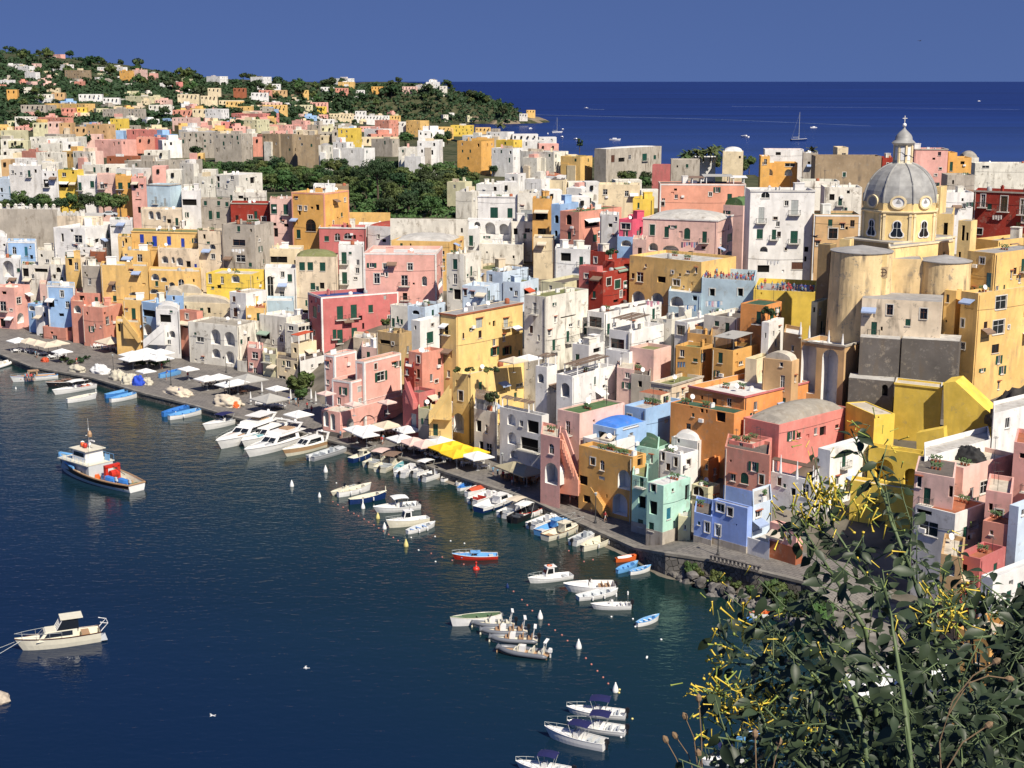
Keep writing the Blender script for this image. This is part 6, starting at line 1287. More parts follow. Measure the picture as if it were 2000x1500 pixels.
def hull(root, L, B, fb, tr=.8, hc='white', ic='white', gc=None, deck=.72, floor=.12, rake=.6, sheer=.45, stripe=None, closed=False, aft=0.0, keel=None):
    st = hull_st(L, B, fb, tr, 14, rake, sheer); mb = MB(); P_ = []
    prof = [(0.0, -.35), (.6, -.22), (.82, .02), (.93, .45), (1.0, 1.0)]
    for x, w, z, rk_ in st:
        row = []
        for a, b in prof:
            zz = b*z if b > 0 else b; row.append((x+rk_*max(0, b), w*a, zz))
        P_.append([(p[0], -p[1], p[2]) for p in reversed(row)][:-1]+row)
    n = len(P_[0])
    for i in range(len(P_)-1):
        for j in range(n-1):
            m = 1 if (stripe and j in (0, n-2)) else (2 if keel and j in (2, 3, n-4, n-5) else 0)
            mb.quad(P_[i][j], P_[i][j+1], P_[i+1][j+1], P_[i+1][j], m)
    mb.poly(list(reversed(P_[0])))
    mb.build('hull', [BC[hc], BC[stripe or hc], BC[keel or hc]], root)
    inn = []
    for x, w, z, rk_ in st: wi = max(.01, w-.07); inn.append((x, wi, z, rk_))
    d = MB(); g = MB(); nd = int(deck*14)
    if closed: nd = int(aft*14)
    for i in range(14):
        (x, w, z, k), (x2, w2, z2, k2) = inn[i], inn[i+1]
        if (i < nd) and not (aft and not closed and i < int(aft*14)):
            for s in (1, -1):
                a = [(x, w*s, z), (x2, w2*s, z2), (x2, w2*s*.86, floor), (x, w*s*.86, floor)]; d.poly(a if s > 0 else a[::-1])
            d.quad((x, -w*.86, floor), (x2, -w2*.86, floor), (x2, w2*.86, floor), (x, w*.86, floor))
        else:
            c1 = .06*B*(1 if True else 0)
            d.quad((x+k, -w, z-.03), (x2+k2, -w2, z2-.03), (x2+k2, 0, z2+c1), (x+k, 0, z+c1)); d.quad((x+k, 0, z+c1), (x2+k2, 0, z2+c1), (x2+k2, w2, z2-.03), (x+k, w, z-.03))
    if 0 < nd < 14:
        x, w, z, k = inn[nd]; d.poly([(x+k, -w, z), (x+k, w, z), (x, w*.86, floor), (x, -w*.86, floor)])
    x, w, z, k = inn[0]; d.poly([(x+.02, w, z), (x+.02, -w, z), (x+.02, -w*.86, floor), (x+.02, w*.86, floor)])
    d.build('deck', BC[ic], root)
    pts = [(x+k, w, z+.02) for x, w, z, k in st]; pts2 = [(x+k, -w, z+.02) for x, w, z, k in reversed(st)]
    g.tube(pts+pts2+[pts[0]], max(.035, L*.006), 5, cap=False); g.build('gunwale', BC[gc or hc], root); return st
def outboard(root, L, z=.35, col='black', s=1.0):
    m = MB(); m.box((-L/2-.38*s, -.16*s, z+.25*s), (.42*s, 0, 0), (0, .32*s, 0), (0, 0, .42*s)); m.box((-L/2-.30*s, -.12*s, z+.67*s), (.3*s, 0, 0), (0, .24*s, 0), (0, 0, .08*s)); m.box((-L/2-.26*s, -.06*s, -.45), (.16*s, 0, 0), (0, .12*s, 0), (0, 0, z+.7*s)); m.build('outboard', BC[col], root)
def fender(root, x, y, z, col='white'):
    m = MB(); m.tube([(x, y, z+.12), (x, y, z), (x, y, z-.4), (x, y, z-.5)], [.03, .11, .11, .03], 7); m.build('fender', BC[col], root)
def slab(name, root, x0, x1, y, z0, z1, mat, f=0, b=0, tp=.9, off=0):
    """a superstructure block with raked ends and tumblehome"""
    m = MB(); y2 = y*tp
    B_ = [(x0, -y, z0), (x1, -y, z0), (x1, y, z0), (x0, y, z0)]; T = [(x0+b, -y2, z1), (x1-f, -y2, z1), (x1-f, y2, z1), (x0+b, y2, z1)]
    for i in range(4): j = (i+1) % 4; m.quad(B_[i], B_[j], T[j], T[i])
    m.poly(T); return m.build(name, mat, root)
def strip(root, x0, x1, y, z0, z1, f, b, tp, k0=.25, k1=.85, mat=None, name='window'):
    """dark glass band just proud of a slab of the same measures"""
    e = .015; m = MB()
    def P4(x, s, k): yy = (y+(y*tp-y)*k+e)*s; return (x, yy, z0+(z1-z0)*k)
    for s in (1, -1):
        q = [P4(x0+b*k0+.12*(x1-x0), s, k0), P4(x1-f*k0-.1*(x1-x0), s, k0), P4(x1-f*k1-.08*(x1-x0), s, k1), P4(x0+b*k1+.12*(x1-x0), s, k1)]; m.poly(q if s < 0 else q[::-1])
    ya = (y+(y*tp-y)*k0)*.88; yb = (y+(y*tp-y)*k1)*.88; xa = x1-f*k0+e; xb = x1-f*k1+e
    for s0, s1 in ((-1, -.04), (.04, 1)): m.quad((xa, ya*s0, z0+(z1-z0)*k0), (xa, ya*s1, z0+(z1-z0)*k0), (xb, yb*s1, z0+(z1-z0)*k1), (xb, yb*s0, z0+(z1-z0)*k1))
    m.build(name, mat or GLASSM, root)
def rail(root, st, i0, i1, h_=.5, inset=.08):
    m = MB()
    for s in (1, -1):
        pts = [(x+k, (w-inset)*s, z+h_) for x, w, z, k in st[i0:i1]]; m.tube(pts, .02, 4)
        for x, w, z, k in st[i0:i1:2]: m.tube([(x+k, (w-inset)*s, z), (x+k, (w-inset)*s, z+h_)], .018, 4)
    m.build('railing', PALE, root)
def canopy(root, x0, x1, y, z0, z1, col, fl=0, arc=.12):
    m = MB(); n = 4
    for i in range(n):
        a, b = i/n, (i+1)/n
        for (t0, t1) in ((-1, 0), (0, 1)):
            za = z1+arc*sin(pi*a); zb = z1+arc*sin(pi*b); xa = x0+(x1-x0)*a; xb = x0+(x1-x0)*b
            m.quad((xa, y*t0, za-(abs(t0))*.08), (xb, y*t0, zb-abs(t0)*.08), (xb, y*t1, zb-abs(t1)*.08), (xa, y*t1, za-abs(t1)*.08))
    o = m.build('canopy', CANV[col], root); p = MB()
    for x in (x0+.1, x1-.1):
        for s in (1, -1): p.tube([((x0+x1)/2+(x-(x0+x1)/2)*.5, y*s*.95, z0), (x, y*s*.97, z1-.05)], .025, 4)
    p.build('canopy_pole', PALE, root); return o
def boat(kind, ub, vb, us, vs, label, group=None, rope=False, **k):
    pb = at_z(ub, vb, 0); ps = at_z(us, vs, 0); d = pb-ps; L = d.length; c = (pb+ps)/2; a = math.atan2(d.y, d.x); c.z = k.get('z', 0)
    cat = {'gozzo': 'rowing boat', 'open': 'motor boat', 'center': 'motor boat', 'cabin': 'cabin boat', 'cruiser': 'cabin cruiser', 'yacht': 'motor yacht', 'rib': 'inflatable boat', 'fisher': 'fishing boat', 'canopyboat': 'motor boat', 'kayak': 'kayak'}[kind]
    nm = {'gozzo': 'rowing_boat', 'open': 'motor_boat', 'center': 'motor_boat', 'cabin': 'cabin_boat', 'cruiser': 'cabin_cruiser', 'yacht': 'motor_yacht', 'rib': 'inflatable_boat', 'fisher': 'fishing_boat', 'canopyboat': 'canopy_boat', 'kayak': 'kayak'}[kind]
    r = empty(nm, c, a, label, cat, group); hc = k.get('hc', 'white'); ic = k.get('ic', 'white'); gc = k.get('gc')
    B = k.get('B', L*(.34 if L < 6 else .3)); fb = k.get('fb', .5 if L < 6 else .8)
    if kind == 'gozzo':
        hull(r, L, B, fb, k.get('tr', .35), hc, ic, gc or hc, k.get('deck', .82), .1, .4, .5, k.get('stripe'))
        for x in (-.28, -.05, .17):
            m = MB(); w = hb(x+.5, B, .35)-.06; m.box((x*L-.12, -w, fb*.75), (.24, 0, 0), (0, 2*w, 0), (0, 0, .04)); m.build('thwart', BC[k.get('tc', ic)], r)
        if k.get('cover'):
            m = MB(); w = B*.42
            for i in range(6):
                x = -L*.42+L*.62*i/6; x2 = -L*.42+L*.62*(i+1)/6
                for s in (1, -1): m.quad((x, 0, fb*1.5), (x2, 0, fb*1.55), (x2, hb(x2/L+.5, B, .4)*s, fb+.05), (x, hb(x/L+.5, B, .4)*s, fb+.05))
            m.build('cover', CANV[k['cover']], r)
        if k.get('mot'): outboard(r, L, .3, k['mot'], .75)
        if k.get('post'): m = MB(); m.box((L/2-.05+.1, -.05, fb*1.2), (.12, 0, 0), (0, .1, 0), (0, 0, fb*1.3)); m.box((L/2+.02, -.2, fb*1.2), (.1, 0, 0), (0, .4, 0), (0, 0, .1)); m.build('stem_post', BC[gc or hc], r)
        for i in range(k.get('fend', 2)): fender(r, -L*.2+L*.3*i, -B/2-.06, fb*.9)
    elif kind == 'kayak':
        hull(r, L, L*.22, .25, .1, hc, hc, hc, .6, .08, .3, .3)
    elif kind in ('open', 'center', 'canopyboat'):
        st = hull(r, L, B, fb, .86, hc, ic, gc or hc, .62, .14, .8, .4, k.get('stripe'), keel=k.get('keel'))
        m = MB(); m.box((-L*.02, -B*.16, .14), (.5, 0, 0), (0, B*.32, 0), (0, 0, fb+.35)); m.box((L*-.02, -B*.17, fb+.49), (.3, 0, 0), (0, B*.34, 0), (0, 0, .12)); m.build('console', BC[ic], r)
        m = MB(); m.quad((.45-L*.02, -B*.15, fb+.5), (.45-L*.02, B*.15, fb+.5), (.2-L*.02, B*.14, fb+.95), (.2-L*.02, -B*.14, fb+.95)); m.build('windscreen', GLASSM, r)
        for i, x in enumerate((-.2, -.34)): m = MB(); m.box((x*L-.2, -B*.3, .14), (.45, 0, 0), (0, B*.6, 0), (0, 0, fb*.65)); m.box((x*L-.25, -B*.3, .14+fb*.65), (.1, 0, 0), (0, B*.6, 0), (0, 0, .3)); m.build('seat', BC[k.get('sc', 'pale')], r)
        outboard(r, L, .4, k.get('mot', 'black'))
        if k.get('cushion', 1): m = MB(); m.poly([(L*.13, -B*.34, fb*.8), (L*.33, -B*.2, fb*1.02), (L*.33, B*.2, fb*1.02), (L*.13, B*.34, fb*.8)]); m.build('cushion', BC[k.get('cu', 'cream')], r)
        if kind == 'canopyboat' or k.get('can'): canopy(r, -L*.22, L*.14, B*.42, fb, fb+1.45, k.get('can', 'navy'))
        if kind == 'canopyboat': rail(r, st, 8, 15, .45); [fender(r, -L*.3+L*.24*i, -B/2-.08, fb*.8) for i in range(3)]
    elif kind == 'cabin':
        st = hull(r, L, B, fb, .75, hc, ic, gc or 'white', .5, .15, .7, .6, k.get('stripe'), keel=k.get('keel'))
        x0, x1 = -L*.05, L*.2; y = B*.3; z0, z1 = fb*.6, fb+1.35*k.get('ch', 1)
        slab('trunk_cabin', r, L*.0, L*.36, B*.3, fb*.7, fb*1.55, BC[ic], .6, 0, .85); slab('wheelhouse', r, x0, x1, y, z0, z1, BC[ic], .5, .05, .88); strip(r, x0, x1, y, z0, z1, .5, .05, .88, .5, .9)
        m = MB(); m.box((x0-.3, -y, z1), (x1-x0-.1, 0, 0), (0, 2*y, 0), (0, 0, .07)); m.build('cabin_roof', BC[k.get('rc', ic)], r)
        m = MB(); m.tube([(x0+.2, 0, z1), (x0+.1, 0, z1+.9)], .03, 5); m.build('mast', IRON, r)
        m = MB(); m.box((-L*.4, -B*.3, .15), (L*.1, 0, 0), (0, B*.6, 0), (0, 0, fb*.6)); m.build('seat', BC[k.get('sc', 'pale')], r)
        rail(r, st, 8, 15, .5); [fender(r, -L*.3+L*.25*i, -B/2-.08, fb*.8, k.get('fc', 'grey')) for i in range(3)]
        if k.get('ring'): m = MB(); cz = z1+.12; m.tube([((x0+x1)/2-.2+.3*cos(q*pi/6), .3*sin(q*pi/6), cz) for q in range(13)], .07, 6); m.build('lifebuoy', BC['orange'], r)
    elif kind == 'cruiser':
        st = hull(r, L, B, fb*1.2, .88, hc, ic, 'brown', .36, .3, .9, .25)
        z = fb*1.2
        slab('coachroof', r, -L*.2, L*.33, B*.40, z*.9, z+.78, BC[ic], 1.1, 0, .84); strip(r, -L*.2, L*.33, B*.40, z*.9, z+.78, 1.1, 0, .84, .35, .85)
        slab('windscreen', r, -L*.22, L*.07, B*.34, z+.75, z+1.75, GLASSM, .8, 0, .9)
        m = MB()
        for y_ in (-1, -.33, .33, 1): m.tube([(L*.07+.02, B*.34*y_, z+.76), (L*.07-.78, B*.31*y_, z+1.77)], .045, 4)
        m.build('window_frame', BC['white'], r)
        m = MB(); m.box((-L*.28, -B*.38, z+1.76), (L*.29, 0, 0), (0, B*.76, 0), (0, 0, .08)); m.build('hardtop', BC['cream'], r)
        m = MB(); m.box((-L*.36, -B*.3, .3), (L*.1, 0, 0), (0, B*.6, 0), (0, 0, .7)); m.build('seat', BC['tan'], r)
        m = MB()
        for s in (-1, 1): m.tube([(-L*.49, s*B*.3, z), (-L*.53, s*B*.3, z+.3), (-L*.60, s*B*.3, z+.8), (-L*.5, s*B*.3, z+1.0)], .05, 5)
        m.tube([(-L*.6, -B*.3, z+.8), (-L*.6, B*.3, z+.8)], .04, 5); m.build('davit', BC['white'], r)
        m = MB(); m.box((-L*.58, -B*.4, .15), (L*.09, 0, 0), (0, B*.8, 0), (0, 0, .07)); m.build('bathing_platform', BC['pale'], r)
        rail(r, st, 7, 15, .55); fender(r, L*.02, -B/2-.1, z*.8, 'grey'); fender(r, L*.2, -B/2-.05, z*.8, 'grey')
        m = MB(); m.quad((L*.32, -.3, z*1.22), (L*.39, -.25, z*1.24), (L*.39, .25, z*1.24), (L*.32, .3, z*1.22)); m.build('hatch', BC['grey'], r)
        r.scale = (1, 1.05, 1.25)
    elif kind == 'yacht':
        st = hull(r, L, B, fb*1.35, .9, hc, ic, gc, .22, .5, .9, .3, k.get('stripe')); z = fb*1.35
        slab('deckhouse', r, -L*.30, L*.22, B*.38, z*.9, z+1.15, BC['white'], 1.9, .1, .84); strip(r, -L*.30, L*.22, B*.38, z*.9, z+1.15, 1.9, .1, .84, .35, .9)
        slab('trunk', r, L*.05, L*.34, B*.30, z, z+.38, BC[k.get('tk', 'cream')], 1.0, 0, .8)
        if k.get('fly', 1):
            m = MB(); m.box((-L*.42, -B*.38, z+1.15), (L*.48, 0, 0), (0, B*.76, 0), (0, 0, .14)); m.build('upper_deck', BC['white'], r)
            slab('flybridge', r, -L*.30, L*.04, B*.33, z+1.29, z+1.75, BC['white'], .4, 0, 1.05)
            m = MB(); m.box((-L*.27, -B*.24, z+1.76), (L*.14, 0, 0), (0, B*.48, 0), (0, 0, .2)); m.build('seat', BC['tan'], r)
            m = MB()
            for s in (-1, 1): m.box((-L*.28, s*B*.34-.06, z+1.29), (L*.05, 0, 0), (0, .12, 0), (-L*.10, 0, 1.2)); 
            m.box((-L*.38, -B*.36, z+2.45), (L*.06, 0, 0), (0, B*.72, 0), (0, 0, .1)); m.build('radar_arch', BC['white'], r)
            if k.get('top'): m = MB(); m.box((-L*.36, -B*.33, z+2.55), (L*.30, 0, 0), (0, B*.66, 0), (0, 0, .09)); m.build('hardtop', BC['white'], r)
        else:
            m = MB()
            for s in (-1, 1): m.box((-L*.36, s*B*.4-.06, z), (L*.05, 0, 0), (0, .12, 0), (-L*.06, 0, 1.5))
            m.box((-L*.43, -B*.42, z+1.45), (L*.05, 0, 0), (0, B*.84, 0), (0, 0, .1)); m.build('radar_arch', BC['white'], r)
        m = MB(); m.quad((L*.1, -B/2+.01, z*.35), (L*.24, -B*.43, z*.42), (L*.24, -B*.44, z*.62), (L*.1, -B/2-.02, z*.62)); m.build('porthole', GLASSM, r)
        m = MB(); m.lathe((-L*.36, 0, z+(2.6 if k.get('fly', 1) else 1.55)), [(0, 0), (.25, 0), (.28, .15), (.2, .35), (0, .42)], 10); m.build('radar_dome', BC['white'], r)
        rail(r, st, 6, 15, .6); [fender(r, -L*.25+L*.2*i, -B/2-.1, z*.8, 'grey') for i in range(3)]
        if k.get('dinghy'):
            m = MB(); m.tube([(-L*.2, -B*.52, z+.35), (-L*.12, -B*.56, z+.4), (0, -B*.54, z+.35), (L*.05, -B*.5, z+.4)], [.12, .28, .28, .1], 8); m.build('rolled_raft', BC['orange'], r)
    elif kind == 'rib':
        m = MB(); pts = []; B = L*.36; R_ = L*.045
        for i in range(13):
            t = i/12; w = B/2*(1 if t < .5 else (1-((t-.5)/.5)**2.4)**.75); pts.append((-L/2+L*t*.97, w-R_, .32+.3*t**3))
        m.tube(pts+[(x, -y, z) for x, y, z in reversed(pts)], [R_*.4]+[R_]*24+[R_*.4], 9); m.sm = True; m.build('tube', BC[k.get('hc', 'grey')], r)
        m = MB(); m.poly([(x, y-R_*.7, .3+(z-.32)) for x, y, z in pts[:-1]]+[(x, -y+R_*.7, .3+(z-.32)) for x, y, z in reversed(pts[:-1])]); 
        for (a, b) in zip(pts, pts[1:]): m.quad((a[0], a[1]-.05, -.1), (b[0], b[1]-.05, -.1), (b[0], b[1]-.05, .3), (a[0], a[1]-.05, .3)); m.quad((a[0], -a[1]+.05, -.1), (b[0], -b[1]+.05, -.1), (b[0], -b[1]+.05, .3), (a[0], -a[1]+.05, .3))
        m.build('deck', BC[k.get('ic', 'cream')], r)
        m = MB(); m.box((-L*.05, -.35, .3), (.7, 0, 0), (0, .7, 0), (-.1, 0, .85)); m.build('console', BC['white'], r); m = MB(); m.quad((.6-L*.05, -.3, 1.15), (.6-L*.05, .3, 1.15), (.3-L*.05, .26, 1.6), (.3-L*.05, -.26, 1.6)); m.build('windscreen', GLASSM, r)
        for x in (-.18, -.36, .1): m = MB(); m.box((L*x-.2, -B*.24, .3), (.5, 0, 0), (0, B*.48, 0), (0, 0, .38)); m.box((L*x-.25, -B*.24, .3), (.12, 0, 0), (0, B*.48, 0), (0, 0, .75)); m.build('seat', BC[k.get('sc', 'tan')], r)
        m = MB()
        for s in (-1, 1): m.tube([(-L*.4, s*B*.3, .4), (-L*.44, s*B*.28, 1.9)], .035, 5)
        m.box((-L*.48, -B*.30, 1.9), (L*.055, 0, .05), (0, B*.60, 0), (0, 0, .09)); m.build('roll_bar', BC['white'], r); outboard(r, L, .4, k.get('mot', 'black')); fender(r, L*.42, -.35, .45)
    elif kind == 'fisher':
        B = L*.27; fb = 1.0; st = hull(r, L, B, fb, .55, 'white', 'cream', 'tan', .60, .35, .5, .95, 'brown')
        slab('forecastle', r, L*.02, L*.36, B*.36, 1.0, 2.45, BC['pale'], .6, 0, .95)
        m = MB(); m.box((-L*.04, -B*.46, 2.45), (L*.40, 0, 0), (0, B*.92, 0), (0, 0, .12)); m.build('bridge_deck', BC['cream'], r)
        slab('wheelhouse', r, L*.04, L*.22, B*.30, 2.57, 4.2, BC['white'], .2, 0, .95); strip(r, L*.04, L*.22, B*.30, 2.57, 4.2, .2, 0, .95, .45, .8)
        m = MB(); m.box((L*.02, -B*.34, 4.2), (L*.22, 0, 0), (0, B*.68, 0), (0, 0, .1)); m.build('cabin_roof', BC['cream'], r)
        m = MB(); m.tube([(L*.1, 0, 4.3), (L*.1, 0, 7.2)], .07, 6); m.tube([(L*.1, -.6, 6.2), (L*.1, .6, 6.2)], .05, 5); m.tube([(L*.1, 0, 7.2), (L*.1, 0, 8.6)], .02, 4); m.box((L*.03, -.15, 5.4), (1.1, 0, 0), (0, .25, 0), (0, 0, .15)); m.build('mast', BC['white'], r)
        m = MB(); m.lathe((L*.1-.3, 0, 5.9), [(0, 0), (.35, .1), (.4, .5), (.2, .9), (0, 1)], 8); m.build('basket', BC['tan'], r)
        for i, (x, y) in enumerate([(.14, -.5), (.17, .3), (.2, -.1), (.12, .5)]): m = MB(); m.lathe((L*x, y, 4.3), [(0, 0), (.3, .1), (.38, .4), (.3, .65), (0, .75)], 8); m.build('float', BC[['white', 'orange', 'white', 'red'][i]], r, smooth=True)
        m = MB(); m.box((-L*.04, -B*.3, 2.57), (L*.06, 0, 0), (0, .1, 0), (0, 0, .9)); 
        for s in (-1, 1): m.tube([(-L*.04, B*.44*s, 3.4), (L*.34, B*.44*s, 3.4)], .03, 4); [m.tube([(-L*.04+L*.055*q, B*.44*s, 2.5), (-L*.04+L*.055*q, B*.44*s, 3.4)], .025, 4) for q in range(8)]
        m.build('railing', BC['sky'], r)
        m = MB()
        for s in (-1, 1): m.box((-L*.20, s*1.15-.25, .4), (.6, 0, 0), (0, .5, 0), (0, 0, 2.2)); 
        m.box((-L*.20, -1.4, 2.4), (.6, 0, 0), (0, 2.8, 0), (0, 0, .45)); m.box((-L*.22, -.6, .4), (.9, 0, 0), (0, 1.2, 0), (0, 0, 1.2)); m.build('net_winch', BC['red'], r)
        m = MB(); m.tube([(-L*.21, -.7, 1.6), (-L*.21, .7, 1.6)], .55, 12); m.build('drum', BC['red'], r)
        m = MB(); m.box((-L*.10, -B*.3, .35), (L*.07, 0, 0), (0, B*.22, 0), (0, 0, .6)); m.build('hatch', BC['sky'], r)
        m = MB(); m.box((-L*.34, -B*.3, .35), (L*.09, 0, 0), (0, B*.6, 0), (0, 0, .35)); m.build('net_box', BC['tan'], r)
        m = MB(); m.box((-L*.45, -B*.30, .35), (L*.07, 0, 0), (0, B*.6, 0), (0, 0, .3)); m.build('net', BC['green'], r)
        m = MB(); m.tube([(x+k_, w-.02, z+.3) for x, w, z, k_ in st[9:]]+[(x+k_, -w+.02, z+.3) for x, w, z, k_ in reversed(st[9:])], .22, 6); m.build('bulwark', BC['sky'], r)
        m = MB(); m.poly([(x+k_, w*.9, z+.12) for x, w, z, k_ in st[9:]]+[(x+k_, -w*.9, z+.12) for x, w, z, k_ in reversed(st[9:])]); m.build('foredeck', BC['blue'], r)
        for i in range(5): fender(r, L*.44-i*L*.07, -B*.30-i*.22, 1.3)
        for i, (x, y, c_) in enumerate([(-.12, .6, 'blue'), (-.13, -.9, 'sky'), (-.30, .5, 'white'), (-.05, .9, 'orange'), (-.06, -.3, 'navy'), (-.36, -.5, 'pale'), (-.27, -.9, 'cream')]): m = MB(); m.cbox((L*x, y, .4), (.9, .6, .45), i*.4); m.cbox((L*x+.1, y, .85), (.7, .5, .25), i*.3+.2); m.build('crate', BC[c_], r)
        for (x, y) in ((-.40, .95), (-.27, 1.6)):
            m = MB(); m.tube([(L*x-1.3, y, 1.25), (L*x-.6, y, 1.15), (L*x+.7, y, 1.15), (L*x+1.5, y, 1.45)], [.4, .6, .6, .1], 8); m.build('dinghy', BC['blue'], r); m = MB(); m.box((L*x-1.75, y-.15, 1.3), (.35, 0, 0), (0, .3, 0), (0, 0, .5)); m.build('outboard', BC['pale'], r)
        m = MB(); [m.tube([(L*.1, 0, 6.9), (x, y, 2.6)], .015, 3) for x, y in ((L*.40, 0), (-L*.04, B*.4), (-L*.04, -B*.4))]; m.tube([(-L*.17, 0, 2.8), (-L*.35, 0, 1.9)], .05, 5); m.build('rigging', IRON, r)
        for i in range(4): m = MB(); m.box((-L*.485+i*.42, -B*.365-i*.06, .62), (.16, 0, 0), (0, .12, 0), (0, 0, .42)); m.build('scupper', BC['black'], r)
        slab('locker', r, -L*.04, L*.0, B*.40, .4, 2.4, BC['pale'], 0, 0, 1); r.scale = (1, 1, 1.18)
    if rope:
        m = MB(); z = fb*1.4; 
        for dy in (-.2, .5): m.tube([(L/2, dy*.5, z), (L/2+L*.25, dy*2, z*.45), (L/2+L*.55, dy*4, -.1)], .025, 4)
        m.build('mooring_rope', PALE, r)
    return r
b = boat
b('cruiser', 45, 1270, 196, 1248, "cream cabin cruiser with hardtop moored alone at lower left", rope=True, hc='cream', ic='cream', fb=.78)
b('fisher', 122, 915, 268, 960, "big wooden fishing boat with red net winch and blue rails")
b('open', 402, 840, 470, 822, "white sport boat with small arch at the left of the yacht row", hc='white', B=2.8, fb=.9, can='navy')
b('yacht', 432, 877, 540, 838, "large white motor yacht with hardtop flybridge in the quay row", top=True, fb=1.05, tk='tan')
b('yacht', 478, 873, 562, 842, "low white cruiser squeezed between the two flybridge yachts", fly=0, fb=.8, tk='teal')
b('yacht', 487, 893, 592, 858, "white flybridge yacht with grey foredeck second in the quay row", fb=.95, tk='lgrey')
b('yacht', 560, 892, 640, 868, "cream sport yacht with orange raft on its side", fly=0, hc='cream', stripe='tan', fb=.85, dinghy=True, tk='white')
b('open', 690, 876, 606, 900, "grey white speedboat with bow to the quay right of the yachts", hc='lgrey', ic='pale', B=2.6, mot='white', fb=.75)
b('cabin', 730, 890, 685, 904, "small dark hulled boat with cream cabin near the quay", hc='navy', ic='cream', ch=.6)
b('open', 775, 890, 719, 914, "white boat with pale pink canopy by the quay umbrellas", can='pink', ic='cream', hc='cream')
b('open', 793, 896, 742, 923, "cream boat with brown canopy next to the pink canopied one", can='brown', ic='cream', hc='cream')
b('gozzo', 813, 904, 772, 925, "small turquoise and white boat behind the white cluster", hc='white', ic='teal', tc='white', gc='white')
b('center', 830, 908, 781, 933, "white boat with rounded foredeck in the crowded quay row", sc='white')
b('center', 862, 914, 806, 932, "white motor boat with draped canvas in the crowded quay row", can='white', sc='white')
b('center', 880, 922, 824, 941, "white motor boat with dark cockpit in the crowded quay row", sc='grey', ic='white')
b('gozzo', 897, 924, 864, 941, "narrow white rowing boat with black stripe at the end of the crowded row", gc='black', ic='white')
b('gozzo', 928, 935, 893, 949, "small cream rowing boat beside the blue one", hc='white', ic='cream')
b('gozzo', 938, 943, 896, 959, "bright blue interior rowing boat with white hull near the quay", hc='white', ic='blue', tc='blue', gc='sky')
b('gozzo', 972, 950, 911, 971, "white rowing boat with red cover", hc='white', ic='white', cover='red')
b('center', 988, 962, 922, 986, "white boat with red bow panel", ic='white', cu='red', sc='red')
b('cabin', 1011, 974, 934, 1001, "white cabin boat with navy blue hull bottom", hc='navy', ic='white', stripe='white', ch=.7)
b('open', 1042, 987, 980, 1012, "white boat with tan canopy at the promenade", can='beige')
b('open', 1052, 997, 1000, 1022, "black motor boat with white bimini", hc='black', ic='black', can='white', sc='grey')
b('gozzo', 1068, 996, 1018, 1014, "white boat with red stripes behind the black one", hc='white', ic='cream', gc='red')
b('center', 1103, 1011, 1036, 1034, "long white boat right of the black motor boat", ic='white', sc='pale')
b('cabin', 1118, 1024, 1050, 1046, "white boat with light blue cabin and blue hull bottom", hc='sky', stripe='white', ic='sky', ch=.6)
b('cabin', 1135, 1033, 1064, 1056, "cream wooden cabin boat at the promenade", hc='cream', ic='cream', gc='wood', ch=.8, sc='tan')
b('center', 1168, 1045, 1118, 1066, "white grey inflatable-like boat with covered seats", hc='white', ic='pale')
b('gozzo', 1204, 1054, 1137, 1077, "long cream open boat with many fenders", hc='cream', ic='cream', mot='black', fend=4)
b('center', 650, 968, 700, 954, "half hidden cream boat behind the twin-ended one", ic='cream', hc='cream', cushion=0)
b('gozzo', 722, 957, 660, 971, "cream double-ended boat with engine box on the outer mooring", hc='white', ic='cream', gc='cream')
b('gozzo', 752, 973, 682, 985, "cream boat with dark blue hull and white stem post", hc='navy', ic='cream', gc='cream', post=True, fend=2)
b('open', 736, 1001, 818, 992, "white boat with raised white sun roof on the outer mooring", can='white', B=2.8, fb=.7)
b('cabin', 761, 1031, 836, 1020, "cream white pilot house boat on the outer mooring", hc='cream', ic='white', ch=1.1)
b('gozzo', 848, 1028, 795, 1043, "white rowing boat with blue inside next to the pilot house boat", hc='white', ic='pale', tc='blue', gc='white')
b('cabin', 888, 1092, 972, 1090, "red hulled boat with blue deck and small white cabin", hc='red', ic='sky', gc='white', ch=.35)
b('cabin', 1036, 1139, 1116, 1128, "white fishing cabin boat with orange ring on the roof", hc='white', ic='white', ring=True, ch=1.1)
b('open', 1110, 1155, 1200, 1152, "white motor boat with beige canvas and black outboard", cushion=0, sc='tan', cu='cream', B=2.9)
b('gozzo', 1204, 1160, 1128, 1172, "white rowing boat with grey benches and row of fenders", hc='white', ic='pale', fend=4, tr=.6)
b('center', 1160, 1189, 1232, 1188, "small white motor boat with black outboard below the grey bench boat", sc='white')
b('gozzo', 1245, 1092, 1202, 1098, "orange rowing boat with white cover near the rocks", hc='orange', ic='orange', cover='white', gc='orange', fend=0)
b('gozzo', 1244, 1106, 1205, 1120, "plain blue rowing boat touching another near the rocks", hc='sky', ic='sky', gc='sky', fend=0)
b('gozzo', 1269, 1114, 1230, 1123, "pale hulled blue rowing boat near the rocks", hc='white', ic='sky', gc='sky', tc='pale', fend=0)
b('gozzo', 1285, 1211, 1244, 1224, "single blue rowing boat with white hull and bench alone near the bottom", hc='white', ic='sky', gc='sky', tc='white', fend=0)
b('gozzo', 884, 1223, 978, 1210, "old wooden boat with green nets behind the inflatables", hc='white', ic='green', gc='cream', mot='grey', fend=2)
b('rib', 918, 1224, 1005, 1222, "grey inflatable boat with white seats, farthest of the four", sc='cream')
b('rib', 934, 1238, 1030, 1236, "grey inflatable boat with caramel seats, second from the back", sc='tan')
b('rib', 952, 1252, 1050, 1254, "grey inflatable boat with beige seats, third from the back", sc='tan')
